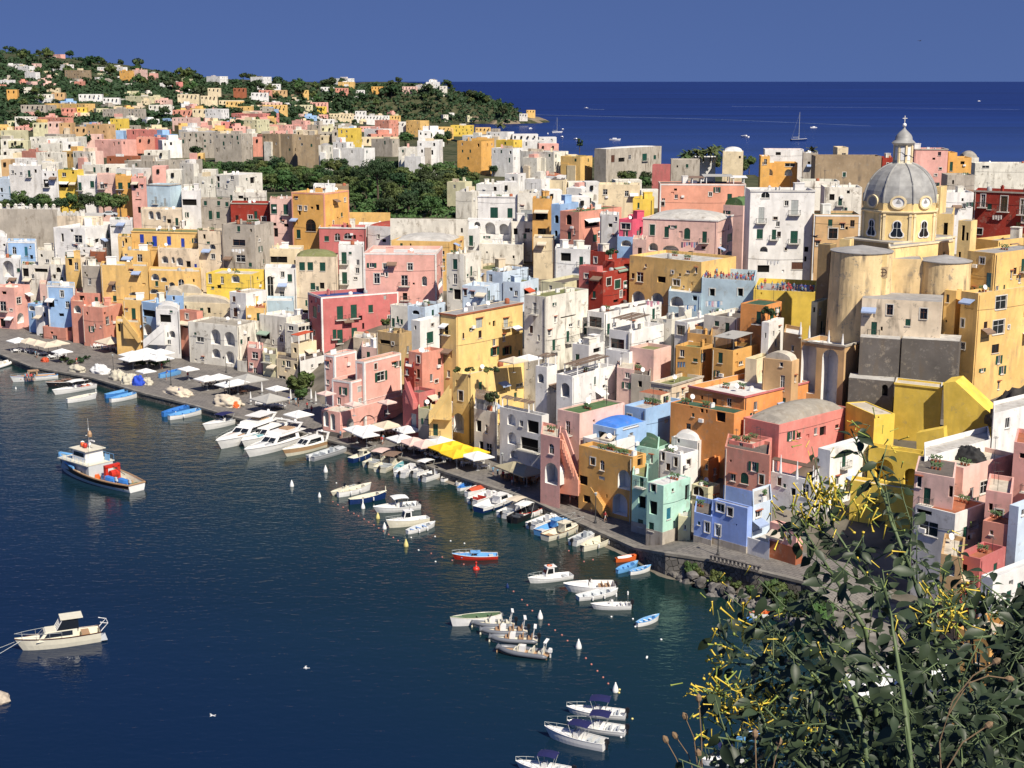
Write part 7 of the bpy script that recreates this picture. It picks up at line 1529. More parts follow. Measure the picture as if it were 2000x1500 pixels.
b('rib', 968, 1272, 1072, 1284, "grey inflatable boat with tan foredeck, nearest of the four", sc='cream', ic='tan', mot='white')
b('canopyboat', 1114, 1392, 1222, 1402, "white boat with navy canopy, farthest of the row at the bottom", 'navy canopy boats')
b('canopyboat', 1115, 1420, 1222, 1434, "white boat with navy canopy squeezed in the middle of the row at the bottom", 'navy canopy boats')
b('canopyboat', 1075, 1440, 1182, 1464, "white boat with navy canopy in front of the other two", 'navy canopy boats')
b('canopyboat', 1015, 1500, 1118, 1516, "white boat with navy canopy cut by the bottom edge", 'navy canopy boats')
b('cabin', 26, 746, 112, 738, "white excursion boat with windowed cabin and people on deck at left", hc='white', gc='sky', ic='tan', ch=1.0)
b('cabin', 95, 757, 170, 748, "dark hulled boat behind the white awning boat at left", hc='black', ic='wood', ch=.4)
b('open', 108, 771, 184, 757, "white fishing boat with white awning and orange buoy at left", can='white', sc='orange', B=2.6)
b('gozzo', 187, 778, 131, 787, "plain white rowing boat left of the blue pair", hc='white', ic='cream', post=True, fend=0)
b('gozzo', 262, 768, 206, 778, "blue boat hidden behind another blue one at left", hc='blue', ic='sky', gc='sky', fend=0)
b('gozzo', 274, 774, 216, 786, "light blue boat with white hull at left", hc='white', ic='sky', gc='sky', fend=0)
b('gozzo', 375, 800, 318, 814, "dark blue rowing boat under the fishing nets", hc='blue', ic='blue', gc='blue', fend=1)
b('gozzo', 401, 806, 330, 820, "sky blue fishing boat with white hull under the fishing nets", hc='white', ic='sky', gc='sky', fend=1)
b('rib', 27, 708, -20, 722, "white inflatable boat cut by the left edge", hc='white', sc='cream')
b('gozzo', 354, 742, 312, 751, "small blue boat resting on the quay pavement", hc='sky', ic='blue', gc='sky', fend=0, z=1.45)
b('gozzo', 1086, 970, 1058, 962, "pale blue boat resting on the promenade pavement", hc='pale', ic='teal', gc='sky', fend=0, z=1.45)
b('kayak', 1436, 1219, 1470, 1209, "blue kayak at the rocks behind the shrub", hc='blue')
b('gozzo', 1466, 1207, 1522, 1201, "orange and white boat near the rocks behind the shrub", hc='white', ic='orange', gc='orange', fend=0)
b('gozzo', 1434, 1448, 1485, 1440, "bright blue covered boat behind the yellow flowers", hc='sky', ic='sky', gc='sky', cover='sky', fend=0)
b('center', 1375, 1494, 1450, 1488, "white boat with dark cover at the bottom behind the shrub", sc='navy', can='navy')
# far sea
def sailboat(u, v, L, Hm, label, hc='white'):
    p = at_z(u, v, 0); r = empty('sailing_boat', p, .4, label, 'sailing boat'); hull(r, L, L*.28, L*.08, .6, hc, 'white', None, .0, .3, .5, .3, closed=True); m = MB(); m.tube([(0, 0, 0), (0, 0, Hm)], [L*.016, L*.010], 6); m.tube([(0, 0, L*.2), (-L*.4, 0, L*.2)], L*.01, 5)
    m.tube([(0, 0, Hm*.95), (L*.48, 0, L*.1)], L*.003, 3); m.tube([(0, 0, Hm*.95), (-L*.48, 0, L*.1)], L*.003, 3); m.build('mast', PALE, r)
sailboat(1560, 275, 20, 31, "large sailing yacht with dark hull and very tall mast out at sea", 'navy')
sailboat(1088, 259, 14, 19, "white sailing boat anchored in the far bay")
for u, v, L, lb in [(1201, 274, 12, "white motor boat above the sea ruin roofs"), (1099, 254, 9, "tiny boat left of the anchored sailing boat"), (1036, 252, 9, "tiny boat near the cliff foot"), (1070, 262, 7, "tiny boat in the middle of the far bay"), (1098, 269, 9, "grey launch below the anchored sailing boat"),
                    (1125, 273, 9, "small white boat left of the cypress"), (1145, 212, 14, "white speedboat far out with a wake"), (1589, 250, 10, "white boat right of the tall mast"), (1455, 268, 12, "lone white boat in the middle of the open sea"), (1912, 198, 12, "faint boat far out at the right")]:
    p = at_z(u, v, 0); r = empty('distant_boat', p, .2+u*.01, lb, 'motor boat'); hull(r, L, L*.3, L*.1, .8, 'white', 'white', None, .4, .2, .6, .4); slab('cabin', r, -L*.2, L*.2, L*.1, L*.08, L*.22, BC['white'], L*.1, 0, .85)
WAKE = plain('wake_foam', (.30, .38, .50), .7, var=.3, scale=.02)
for (pts, w, lb) in [([(1045, 224), (1200, 228), (1400, 233), (1700, 246)], 3.0, "long thin white wake line crossing the open sea"), ([(1150, 213), (1180, 214)], 5, "short wake behind the far speedboat"), ([(1430, 208), (1700, 210), (1990, 214)], 3.5, "faint upper wake line near the right of the sea")]:
    mb = MB(); q = [at_z(u, v, .05) for u, v in pts]
    for a, c in zip(q, q[1:]): mb.quad(a-Vector((0, w, 0)), c-Vector((0, w, 0)), c+Vector((0, w, 0)), a+Vector((0, w, 0)))
    tag(mb.build('wake', WAKE), lb, 'wake', kind='structure')
# buoys and floats
mb = MB(); mb.lathe((0, 0, 0), [(0, -.3), (.26, -.2), (.36, 0), (.34, .25), (.22, .65), (.09, .95), (.05, 1.1), (0, 1.1)], 14); BUO = mb.build('mooring_buoy', BC['white'], smooth=True); BUOY = []
YB = plain('buoy_yellow', (.68, .58, .22), .5); first = True
for u, v, s, c, lb in [(570, 950, 1.0, 'w', "white cone buoy left of the row in front of the yachts"), (636, 922, 1.1, 'w', "white cone buoy nearest the grey speedboat"), (624, 971, .75, 'w', "small white cone buoy left of the cream boats"), (709, 993, .95, 'w', "white cone buoy under the navy hulled cream boat"),
                   (738, 1013, .9, 'y', "yellowish cone buoy beside the sun roof boat"), (751, 1033, .9, 'w', "white cone buoy left of the pilot house boat"), (793, 1067, 1.0, 'y', "yellowish cone buoy below the blue-inside rowing boat"), (1055, 1208, 1.0, 'w', "white cone buoy above the inflatables"),
                   (1130, 1266, 1.05, 'w', "white cone buoy right of the inflatables"), (1202, 1351, 1.0, 'w', "white cone buoy above the navy canopy boats"), (31, 760, .5, 'w', "small round white buoy below the excursion boat"), (991, 1148, .6, 'd', "dark cone buoy left of the ring roof boat")]:
    o = BUO if first else BUO.copy()
    if not first: COL.objects.link(o)
    first = False; o.location = at_z(u, v, 0); o.scale = (s, s, s); tag(o, lb, 'buoy')
    if c != 'w': o.data = o.data.copy(); o.data.materials[0] = YB if c == 'y' else BC['navy']
mb = MB(); mb.lathe((0, 0, 0), [(0, -.3), (.45, -.25), (.5, .1), (.35, .35), (.12, .4), (.1, .9), (.18, 1.0), (0, 1.15)], 14); o = mb.build('red_buoy', BC['red'], smooth=True, loc=at_z(930, 1112, 0)); tag(o, "red beacon buoy below the red hulled boat", 'buoy')
mb = MB(); mb.lathe((0, 0, 0), [(0, -.16), (.14, -.08), (.17, 0), (.14, .1), (0, .17)], 8); FL = {'w': mb, }
fm = {}
for c, m_ in (('w', BC['white']), ('r', plain('float_red', (.42, .15, .12), .5)), ('y', YB)):
    q = MB(); q.lathe((0, 0, 0), [(0, -.12), (.10, -.08), (.135, 0), (.11, .08), (0, .13)], 8); fm[c] = q.build('float', m_, smooth=True); fm[c+'n'] = 0
z4 = [(0, 650), (50, 680), (100, 705), (150, 735), (205, 765), (250, 790), (305, 820), (350, 850), (400, 878), (448, 908), (495, 938), (545, 970), (590, 1000), (637, 1030), (960, 1155), (1068, 1192), (1165, 1223), (1278, 1262)]
z5 = [(655, 880), (725, 950), (770, 995), (812, 1042), (950, 1158), (1003, 1205), (1060, 1245), (1107, 1293), (1260, 1438), (1307, 1490), (1245, 630), (1320, 615), (1118, 540)]
fl = [(650+x/5, 850+y/5, 'r') for x, y in z4]+[(850+x/4.287, 950+y/4.287, 'r') for x, y in z5]+[(980+x/5.714, 1280+y/5.714, 'r') for x, y in [(938, 34), (1000, 102), (1066, 175), (1130, 246), (1187, 316)]]
fl += [(650+x/5, 850+y/5, 'w') for x, y in [(765, 1000), (998, 990), (1150, 1033), (1285, 1057), (838, 1123), (1003, 1235), (35, 467)]]+[(850+x/4.287, 950+y/4.287, 'w') for x, y in [(1475, 1092), (1655, 1110), (1675, 1175), (1893, 1283), (1773, 1427)]]+[(1263, 1285, 'w'), (1291, 1249, 'w'), (1210, 1347, 'y'), (1209, 1353, 'y'), (1235, 1404, 'y'), (1213, 1440, 'w')]
for u, v, c in fl:
    o = fm[c] if not fm[c+'n'] else fm[c].copy()
    if fm[c+'n']: COL.objects.link(o)
    fm[c+'n'] = 1; o.location = at_z(u, v, 0.02)
    tag(o, {'r': "small red float on the mooring line between the boats", 'w': "small round white float on the open harbour water", 'y': "small yellow float near the navy canopy boats"}[c], 'float', {'r': 'red floats on the mooring line', 'w': 'white floats on the harbour', 'y': 'yellow floats by the canopy boats'}[c])
# ---------------- parasols, tables, lamps, nets, people ----------------
PARA = {}
def parasol(u, v, z, s, col, label, yaw=.78, hgt=2.5, group=None, zz=None):
    p = at_z(u, v, z+hgt+.3); p.z = z; s *= 1.14; r = empty('parasol', p, yaw, label, 'parasol', group); m = MB(); h_ = s/2; n = 4
    t = (0, 0, hgt+s*.2); c4 = [(-h_, -h_, hgt), (h_, -h_, hgt), (h_, h_, hgt), (-h_, h_, hgt)]
    for i in range(4):
        a, b_ = Vector(c4[i]), Vector(c4[(i+1) % 4]); md = (a+b_)/2-Zv*.05; mid = (Vector(t)+md)/2-Zv*.1
        m.poly([t, a, mid]); m.poly([a, md, mid]); m.poly([md, b_, mid]); m.poly([b_, t, mid]); m.quad(a, b_, b_-Zv*.18, a-Zv*.18)
    m.build('canopy', CANV[col], r); q = MB(); q.tube([(0, 0, 0), (0, 0, hgt+s*.19)], .05, 6); q.build('pole', PALE if col != 'beige' else BROWN, r); q = MB(); q.cbox((0, 0, 0), (.6, .6, .1)); q.build('base', GREYD, r); return r
def closed_parasol(u, v, z, label, h_=2.6, group=None, Y=None):
    p = at_z(u, v, z) if Y is None else at_y(u, v, Y); r = empty('closed_parasol', p, 0, label, 'parasol', group); m = MB(); m.lathe((0, 0, 0), [(.05, .5), (.22, .6), (.2, 1.2), (.12, 2.0), (.05, h_), (0, h_+.05)], 8); m.build('canopy', CANV['white'], r); m = MB(); m.tube([(0, 0, 0), (0, 0, .7)], .04, 6); m.cbox((0, 0, 0), (.5, .5, .08)); m.build('pole', PALE, r)
pl = parasol
k = 0
for (u, v) in [(259, 692), (287, 686), (314, 688), (259, 700), (287, 697), (312, 699)]:
    pl(u, v-2, 1.4, 4.1, 'white', "joined white parasol of the big square canopy on the left quay", group='joined white parasols of the big canopy')
for (u, v, lb) in [(36, 663, "white parasol, leftmost of the left cafe"), (57, 664, "cream parasol second in the left cafe row"), (74, 668, "cream parasol in the middle of the left cafe row"), (94, 672, "cream parasol right end of the left cafe row"), (112, 668, "pale parasol behind the right end of the left cafe row")]: pl(u, v, 1.4, 3.8, 'white' if u < 40 else 'beige', lb)
pl(121, 684, 1.4, 3.2, 'white', "white parasol alone in front of the brick pink terrace"); pl(285, 722, 1.4, 2.8, 'white', "small white parasol before the big square canopy")
pl(218, 664, 1.4, 5.2, 'beige', "large beige parasol by the yellow stairs, left one"); pl(247, 664, 1.4, 5.2, 'beige', "large beige parasol by the yellow stairs, right one")
pl(368, 718, 1.4, 3.0, 'white', "white parasol in front of the white arched house"); 
for (u, v, c, s, lb) in [(404, 737, 'white', 3.6, "white parasol at left end of the middle cafe row"), (428, 734, 'white', 3.6, "white parasol second in the middle cafe row"), (444, 748, 'white', 3.4, "pale parasol before the grey one in the middle cafe row"), (464, 744, 'white', 3.4, "white parasol right in the middle cafe row"), (484, 738, 'grey', 5.4, "large grey canopy of the middle cafe"), (527, 776, 'grey', 5.0, "grey pyramid parasol near the yacht row"), (541, 756, 'white', 3.0, "white parasol behind the grey pyramid one")]: pl(u, v, 1.4, s, c, lb)
pl(583, 806, 1.4, 3.6, 'white', "cream canvas shelter on the quay behind the yachts", hgt=3.0)
for (u, v, c, s, lb) in [(697, 835, 'white', 3.4, "white parasol left under the pink corner house"), (722, 834, 'white', 3.4, "white parasol in the middle under the pink corner house"), (716, 845, 'white', 3.0, "front white parasol under the pink corner house"), (757, 827, 'beige', 3.8, "cream parasol right under the pink corner house"), (796, 836, 'white', 3.6, "white parasol by the brick red house"),
    (784, 853, 'white', 3.6, "white parasol left end of the long quay row"), (808, 859, 'pink', 3.6, "pale pink parasol left in the long quay row"), (830, 864, 'pink', 3.6, "pale pink parasol right in the long quay row"), (860, 857, 'white', 3.6, "white parasol behind the yellow ones"),
    (866, 871, 'yellow', 3.5, "bright yellow parasol, leftmost"), (885, 866, 'yellow', 3.5, "bright yellow parasol, rear middle"), (905, 873, 'yellow', 3.5, "bright yellow parasol, middle right"), (927, 878, 'yellow', 3.3, "bright yellow parasol, rightmost"), (892, 883, 'yellow', 3.6, "bright yellow parasol, front"), (932, 887, 'white', 3.7, "white parasol right of the yellow ones"),
    (1003, 908, 'olive', 4.0, "olive parasol, left of the two before the grey balcony house"), (1029, 917, 'olive', 4.2, "olive parasol, right of the two before the grey balcony house")]: pl(u, v, 1.4, s, c, lb, yaw=.6)
for (u, v, Y, c, lb) in [(688, 750, None, 'white', "small parasol on the pink corner house upper terrace")]: pass
def para_at(u, v, Y, s, c, lb, hgt=2.2):
    p = at_y(u, v, Y); r = pl(u, v, 1.4, s, c, lb, hgt=hgt); r.location = p-Zv*(hgt+.2)
para_at(687, 723, 268, 2.6, 'white', "white parasol on the upper terrace of the pink corner house"); para_at(691, 787, 252, 2.3, 'pink', "pale parasol left on the railing terrace of the pink corner house"); para_at(757, 783, 252, 2.3, 'pink', "pale parasol right on the railing terrace of the pink corner house"); para_at(637, 766, 252, 2.3, 'pink', "pale parasol at the left corner of the railing terrace")
para_at(1003, 702, 252, 3.4, 'beige', "cream parasol on the planted yellow roof terrace"); para_at(1032, 697, 255, 3.2, 'white', "white square parasol right on the planted yellow roof terrace")
for (u, v) in [(490, 790), (568, 785), (608, 784), (617, 789), (512, 770), (198, 678), (213, 674)]: closed_parasol(u, v, 1.4, "closed white parasol standing on the quay", group='closed parasols on the quay')
for i, (u, v) in enumerate([(1524, 932), (1556, 944), (1587, 953)]): closed_parasol(u, v, 0, ["closed white parasol left on the wooden pergola terrace", "closed white parasol in the middle of the wooden pergola terrace", "closed white parasol right on the wooden pergola terrace"][i], 3.2, Y=193)
for i, (u, v) in enumerate([(1563, 660), (1580, 667), (1618, 676), (1645, 683)]): closed_parasol(u, v, 0, "closed white parasol on the terrace above the two tall arches", 2.6, 'closed parasols above the tall arches', Y=230)
# tables and chairs
def table_proto(cloth):
    r = empty('cafe_table', (0, 0, 0)); m = MB(); m.cbox((0, 0, .72), (1.0, 1.0, .04)); m.cbox((0, 0, .5), (1.02, 1.02, .22)) if cloth else None; m.build('tabletop', WHITE if cloth else BROWN, r)
    for a in (-.4, .4):
        for b_ in (-.4, .4): m = MB(); m.cbox((a, b_, 0), (.05, .05, .72)); m.build('leg', IRON, r)
    return r
def chair_proto(mat):
    r = empty('cafe_chair', (0, 0, 0)); m = MB(); m.cbox((0, 0, .43), (.45, .45, .05)); m.build('seat', mat, r); m = MB(); m.cbox((0, .2, .5), (.45, .05, .42)); m.build('backrest', mat, r)
    for a in (-.19, .19):
        for b_ in (-.19, .19): m = MB(); m.cbox((a, b_, 0), (.045, .045, .43)); m.build('leg', mat, r)
    return r
PT = [table_proto(1), table_proto(0)]; PCH = [chair_proto(WHITE), chair_proto(plain('chair_orange', (.40, .16, .05), .6)), chair_proto(plain('chair_dark', (.05, .03, .025), .6))]; usd = set()
def inst(proto, p, rz, lab, cat, grp):
    if proto.name not in usd: usd.add(proto.name); o = proto
    else: o = copy_tree(proto)
    o.location = p; o.rotation_euler = (0, 0, rz); tag(o, lab, cat, grp)
rt = random.Random(9)
for (pts, n, ti, ci, where) in [([(25, 690), (130, 702)], 9, 0, 0, 'left cafe'), ([(180, 680), (275, 698)], 10, 0, 0, 'beige parasol cafe'), ([(400, 755), (480, 772)], 8, 1, 2, 'middle cafe'), ([(505, 795), (555, 800)], 5, 0, 0, 'grey pyramid parasol'), ([(690, 862), (770, 858)], 8, 1, 2, 'pink corner house'),
                              ([(780, 878), (870, 900)], 9, 0, 2, 'pale pink parasols'), ([(850, 893), (950, 915)], 9, 0, 0, 'yellow parasols'), ([(985, 935), (1050, 948)], 9, 1, 1, 'olive parasols')]:
    for i in range(n):
        t = (i+.5)/n; u = pts[0][0]+(pts[1][0]-pts[0][0])*t+rt.uniform(-3, 3); v = pts[0][1]+(pts[1][1]-pts[0][1])*t+rt.uniform(-5, 3); p = at_z(u, v, 1.4); a = rt.uniform(.4, 1.0)
        inst(PT[ti], p, a, f"cafe table with {'white cloth' if ti == 0 else 'brown top'} near the {where}", 'table', f'tables near the {where}')
        for q in range(3 if n > 5 else 2):
            b_ = a+q*pi/2; inst(PCH[ci], p+Vector((cos(b_)*.85, sin(b_)*.85, 0)), b_-pi/2, f"{['white', 'orange brown', 'dark'][ci]} cafe chair near the {where}", 'chair', f'chairs near the {where}')
# street lamps
def lamp(u, v0, v1, label, z=1.4, arms=1):
    p = at_z(u, v1, z); zt = at_y(u, v0, p.y).z; h_ = zt-z; r = empty('street_lamp', p, 2.4, label, 'street lamp'); m = MB(); m.lathe((0, 0, 0), [(.22, 0), (.22, .3), (.12, .5), (.07, 1.0), (.055, h_)], 8); m.build('pole', IRON, r)
    for s in ([0] if arms == 0 else [1] if arms == 1 else [1, -1]):
        if s: m = MB(); m.tube([(0, 0, h_-.1), (.3*s, 0, h_+.15), (.7*s, 0, h_+.1), (.8*s, 0, h_-.15)], .03, 5); m.build('arm', IRON, r)
        m = MB(); x = .8*s; zz = h_-.55 if s else h_; m.lathe((x, 0, zz), [(.1, 0), (.2, .3), (.26, .4), (.05, .5), (0, .55)], 8); m.build('lantern', PALE if not s else IRON, r)
lamp(1402, 1030, 1085, "black street lamp on the promenade before the blue cubic house", 3.2, 0); lamp(1163, 968, 1022, "black lantern post on the promenade before the mustard house", 1.4, 0); lamp(780, 838, 884, "street lamp by the white parasol at the quay rim", 1.4)
lamp(449, 744, 778, "street lamp with curved arm in the middle cafe"); lamp(442, 697, 728, "street lamp with curved arm before the white arched house"); lamp(341, 664, 692, "street lamp before the coral house"); lamp(334, 700, 752, "street lamp right of the big square canopy"); lamp(222, 696, 730, "lamp post left of the big square canopy", arms=0)
lamp(79, 612, 652, "double lamp post before the white stair house at left", arms=2); lamp(981, 890, 930, "lamp post beside the olive parasols", arms=0)
# heaps of nets under tarpaulins
def heap(u, v, sx, sy, sz, mat, label, yaw=-.75, seed=1, p=None, cat='net heap'):
    sx *= .82; sy *= .8; p = p or at_z(u, v, 1.4); mb = MB(); n, k_ = 44, 16
    for i in range(k_+1):
        e = i/k_*pi/2
        for j in range(n):
            a = 2*pi*j/n; d = Vector((cos(a)*cos(e), sin(a)*cos(e), sin(e))); f = 1+.34*noise.noise(d*2.4+Vector((seed*5, 0, 0)))+.16*noise.noise(d*5+Vector((seed, 0, 0)))+.10*noise.noise(d*11); mb.v.append((d.x*sx*f, d.y*sy*f, max(0, d.z*sz*f)))
    for i in range(k_):
        for j in range(n): a = i*n+j; b_ = i*n+(j+1) % n; mb.f.append((a, b_, b_+n, a+n)); mb.m.append(0)
    tag(mb.build('net_heap', mat, loc=p, rz=yaw, smooth=True), label, cat)
heap(150, 724, 3.6, 1.8, 1.2, CANV['cover'], "brownish heap of nets at the left of the quay rim", seed=1); heap(197, 727, 3.8, 2.0, 1.7, CANV['white'], "white tarpaulin heap on the quay", seed=2); heap(231, 740, 3.0, 2.0, 1.9, CANV['cover'], "cream heap of nets left of the blue one", seed=3); heap(252, 748, 2.4, 2.0, 1.9, CANV['cover'], "pale cream heap of nets beside the royal blue tarpaulin", seed=4)
heap(271, 751, 1.9, 1.6, 1.8, CANV['royal'], "royal blue tarpaulin heap on the quay", seed=5); heap(288, 750, 2.0, 1.3, 1.4, CANV['cover'], "beige heap right of the royal blue tarpaulin", seed=9); heap(347, 769, 5.2, 2.2, 1.3, CANV['beige'], "long beige tarpaulin heap of nets", seed=6); heap(445, 790, 4.6, 2.6, 1.8, CANV['beige'], "beige net heap behind the sport boat", seed=7); heap(460, 795, 1.3, .9, 1.0, CANV['orange'], "small orange net pile on the beige heap edge", seed=8)
heap(88, 706, 1.5, 1.0, .9, CANV['red'], "small red dinghy cover at the left quay rim", seed=10)
heap(0, 0, 2.6, 1.5, 1.6, CANV['black'], "black covered furniture on the pink roof terrace at right", seed=12, p=at_y(1893, 897, 182), cat='covered furniture')
heap(0, 0, 6.5, 5, 5.5, plain('rock_dark', (.055, .048, .042), .95, var=.6, scale=.4), "dark rock face with a hollow at the right edge below the tall yellow house", seed=14, p=at_y(2003, 838, 203), cat='rock')
# cars
def car(u, v, Y, label, col, rz):
    p = at_y(u, v, Y); r = empty('parked_car', p, rz, label, 'car'); m = MB(); pr_ = [(-2, .35), (-2, .8), (-1.6, .92), (-1.0, 1.4), (.5, 1.42), (1.1, .95), (1.9, .82), (2.05, .5), (2.05, .35)]
    for s in (-1, 1): m.poly([(x, .8*s, z) for x, z in (pr_ if s < 0 else pr_[::-1])])
    for (a, b_), (c, d) in zip(pr_, pr_[1:]+pr_[:1]): m.quad((a, -.8, b_), (a, .8, b_), (c, .8, d), (c, -.8, d))
    m.build('body', col, r); m = MB()
    for s in (-1, 1): q = [(-1.35, .81*s, .98), (.85, .81*s, .98), (.45, .81*s, 1.34), (-.95, .81*s, 1.34)]; m.poly(q if s < 0 else q[::-1])
    m.quad((1.06, -.7, 1.0), (1.06, .7, 1.0), (.56, .65, 1.4), (.56, -.65, 1.4)); m.build('window', GLASSM, r)
    for x in (-1.3, 1.3):
        for s in (-1, 1): m = MB(); m.tube([(x, s*.72, .33), (x, s*.86, .33)], .33, 12); m.build('wheel', BC['black'], r)
car(215, 422, 397, "pale green white car parked beside the round trees", BC['pale'], .1); car(42, 409, 414, "white car behind the battlements", BC['white'], .1)
# people
def figure(seed, pose):
    J = {'pel': (0, 0, .95), 'ch': (0, 0, 1.25), 'neck': (0, 0, 1.45), 'head': (0, .02, 1.58), 'top': (0, .02, 1.72)}
    E = [('pel', 'ch'), ('ch', 'neck'), ('neck', 'head'), ('head', 'top')]; R = {'pel': .15, 'ch': .16, 'neck': .06, 'head': .10, 'top': .07}
    for s, n in ((-1, 'l'), (1, 'r')):
        w = .22*s*(1 if pose == 'walk' else .2); J['hip'+n] = (.09*s, 0, .88); J['kn'+n] = (.10*s, -w*.7, .48); J['an'+n] = (.10*s, -w*(.9 if w < 0 else 1.3)+.02, .08); J['ft'+n] = (.11*s, J['an'+n][1]-.14, .03)
        J['sh'+n] = (.19*s, 0, 1.40); J['el'+n] = (.25*s, w*.6+.03, 1.12); J['wr'+n] = (.27*s, w*.9-(.08 if pose == 'walk' else .15 if pose == 'hold' else 0), .88 if pose != 'hold' else 1.15); J['ha'+n] = (.27*s, J['wr'+n][1]-.05, J['wr'+n][2]-.08)
        E += [('pel', 'hip'+n), ('hip'+n, 'kn'+n), ('kn'+n, 'an'+n), ('an'+n, 'ft'+n), ('ch', 'sh'+n), ('sh'+n, 'el'+n), ('el'+n, 'wr'+n), ('wr'+n, 'ha'+n)]
        R.update({'hip'+n: .10, 'kn'+n: .065, 'an'+n: .042, 'ft'+n: .035, 'sh'+n: .065, 'el'+n: .042, 'wr'+n: .03, 'ha'+n: .038})
    ks = list(J); me = bpy.data.meshes.new('figure'); me.from_pydata([J[k] for k in ks], [(ks.index(a), ks.index(b_)) for a, b_ in E], [])
    o = bpy.data.objects.new('figure', me); COL.objects.link(o); o.modifiers.new('s', 'SKIN'); sv = me.skin_vertices[0].data
    for i, k_ in enumerate(ks): sv[i].radius = (R[k_], R[k_]*.85); sv[i].use_root = (k_ == 'pel')
    md = o.modifiers.new('u', 'SUBSURF'); md.levels = 1; dg = bpy.context.evaluated_depsgraph_get(); dg.update(); me2 = bpy.data.meshes.new_from_object(o.evaluated_get(dg)); bpy.data.objects.remove(o)
    rr = random.Random(seed); sk = plain('skin', (.45, .24, .16), .6); cl = lambda c: plain('cloth_%d_%d_%d' % tuple(int(x*99) for x in c), c, .9)
    sh = cl(rr.choice([(.7, .7, .68), (.5, .06, .06), (.04, .07, .3), (.6, .35, .4), (.03, .03, .03), (.6, .5, .15), (.15, .3, .4)])); pa = cl(rr.choice([(.03, .04, .08), (.5, .45, .35), (.02, .02, .02), (.12, .14, .2), (.55, .54, .5)])); ha = plain('hair_%d' % (seed % 3), [(.03, .018, .01), (.09, .05, .025), (.015, .012, .01)][seed % 3], .8)
    me2.materials.clear(); [me2.materials.append(x) for x in (sk, sh, pa, ha)]
    for p_ in me2.polygons:
        c = p_.center; p_.use_smooth = True; p_.material_index = 3 if (c.z > 1.64 or (c.z > 1.52 and c.y > .05)) else 0 if c.z > 1.46 else 1 if (c.z > .95 and (abs(c.x) < .23 or c.z > 1.2)) else 2 if (c.z > .55 and abs(c.x) < .2) else 0
    return me2
FIG = [figure(i, ['stand', 'walk', 'hold'][i % 3]) for i in range(9)]
def person(p, rz, label, grp, k_):
    o = bpy.data.objects.new('person', FIG[k_ % 9]); COL.objects.link(o); o.location = p; o.rotation_euler = (0, 0, rz); s = rt.uniform(.92, 1.05); o.scale = (s, s, s); tag(o, label, 'person', grp)
for hh, n in ((hpz, 44), (hpz2, 30)):
    for i in range(n):
        a = rt.uniform(.03, .97); b_ = abs(rt.gauss(0, .22))+.08; p = hh['C']+hh['dL']*hh['wL']*a+hh['dR']*hh['wR']*min(b_, .9); p.z = hh['zr']
        person(p, rt.uniform(2, 5), "person in summer clothes in the crowd on the piazza above the blue wall", 'crowd on the piazza', i)
for i, (u, v, lb) in enumerate([(1157, 1003, "person in white top walking beside the lantern post"), (1182, 1018, "person in white shirt and shorts walking on the promenade"), (963, 928, "person standing left of the olive parasols"), (972, 932, "second person beside the olive parasols"), (325, 742, "person beside the small blue boat on the quay"),
                              (309, 715, "person right of the small white parasol"), (316, 722, "person in front of the big square canopy"), (1000, 948, "person sitting area guest by the orange chairs"), (880, 905, "person under the front yellow parasol"), (745, 858, "person under the pink corner house parasols"), (350, 772, "person near the long beige heap"), (600, 800, "person near the cream canvas shelter")]):
    person(at_z(u, v, 1.4), 1.0+i, lb, None, [1, 1, 0, 2, 0, 1, 4, 3, 6, 5, 7, 8][i])
for i in range(7):
    p = at_z(50+i*3, 738, 1.0); person(Vector((p.x, p.y, .4)), i, "passenger on the deck of the white excursion boat", 'passengers of the excursion boat', i)
for k_, (u0, v0, u1, v1) in enumerate([(60, 700, 200, 722)]*5+[(300, 735, 480, 768)]*6+[(560, 790, 630, 820)]*4+[(660, 862, 760, 872)]*4+[(950, 925, 1130, 990)]*6):
    t_ = rt.random(); person(at_z(u0+(u1-u0)*t_, v0+(v1-v0)*t_-rt.uniform(0, 8), 1.4), rt.uniform(0, 6), "person strolling along the quay among the cafe tables", 'people strolling on the quay', k_+2)
# laundry on lines
LC = [(.75, .74, .72), (.3, .45, .65), (.7, .45, .5), (.8, .8, .78), (.15, .3, .55), (.75, .74, .72)]
def laundry(u, v, w, Y, label, n=6, cols=LC):
    a = at_y(u-w/2, v, Y); b_ = at_y(u+w/2, v, Y-1.5); r = empty('clothesline', a, 0, label, 'clothesline'); m = MB(); m.tube([(0, 0, 0), b_-a], .015, 4); m.build('line', IRON, r); d = b_-a; rr = random.Random(int(u))
    for i in range(n):
        t0 = (i+.1)/n; t1 = (i+.85)/n; hh = rr.uniform(.6, 1.2); m = MB(); q = 5
        for k_ in range(q):
            s0, s1 = t0+(t1-t0)*k_/q, t0+(t1-t0)*(k_+1)/q; o0 = Vector((0, .08*sin(k_*1.7), 0)); o1 = Vector((0, .08*sin((k_+1)*1.7), 0)); m.quad(d*s0, d*s1, d*s1-Zv*hh+o1, d*s0-Zv*hh+o0)
        m.build('cloth', cl_(cols[i % len(cols)]), r)
def cl_(c): return plain('cloth_%d_%d_%d' % tuple(int(x*99) for x in c), c, .9)
laundry(1395, 588, 34, 262, "white and blue laundry under the blue piazza wall"); laundry(1348, 596, 24, 264, "white laundry left of the blue piazza wall", 5, LC[3:]); laundry(1276, 588, 26, 270, "pink and white laundry before the olive yellow arcade", 4, [(.75, .35, .42), (.75, .35, .42), (.8, .8, .78)])
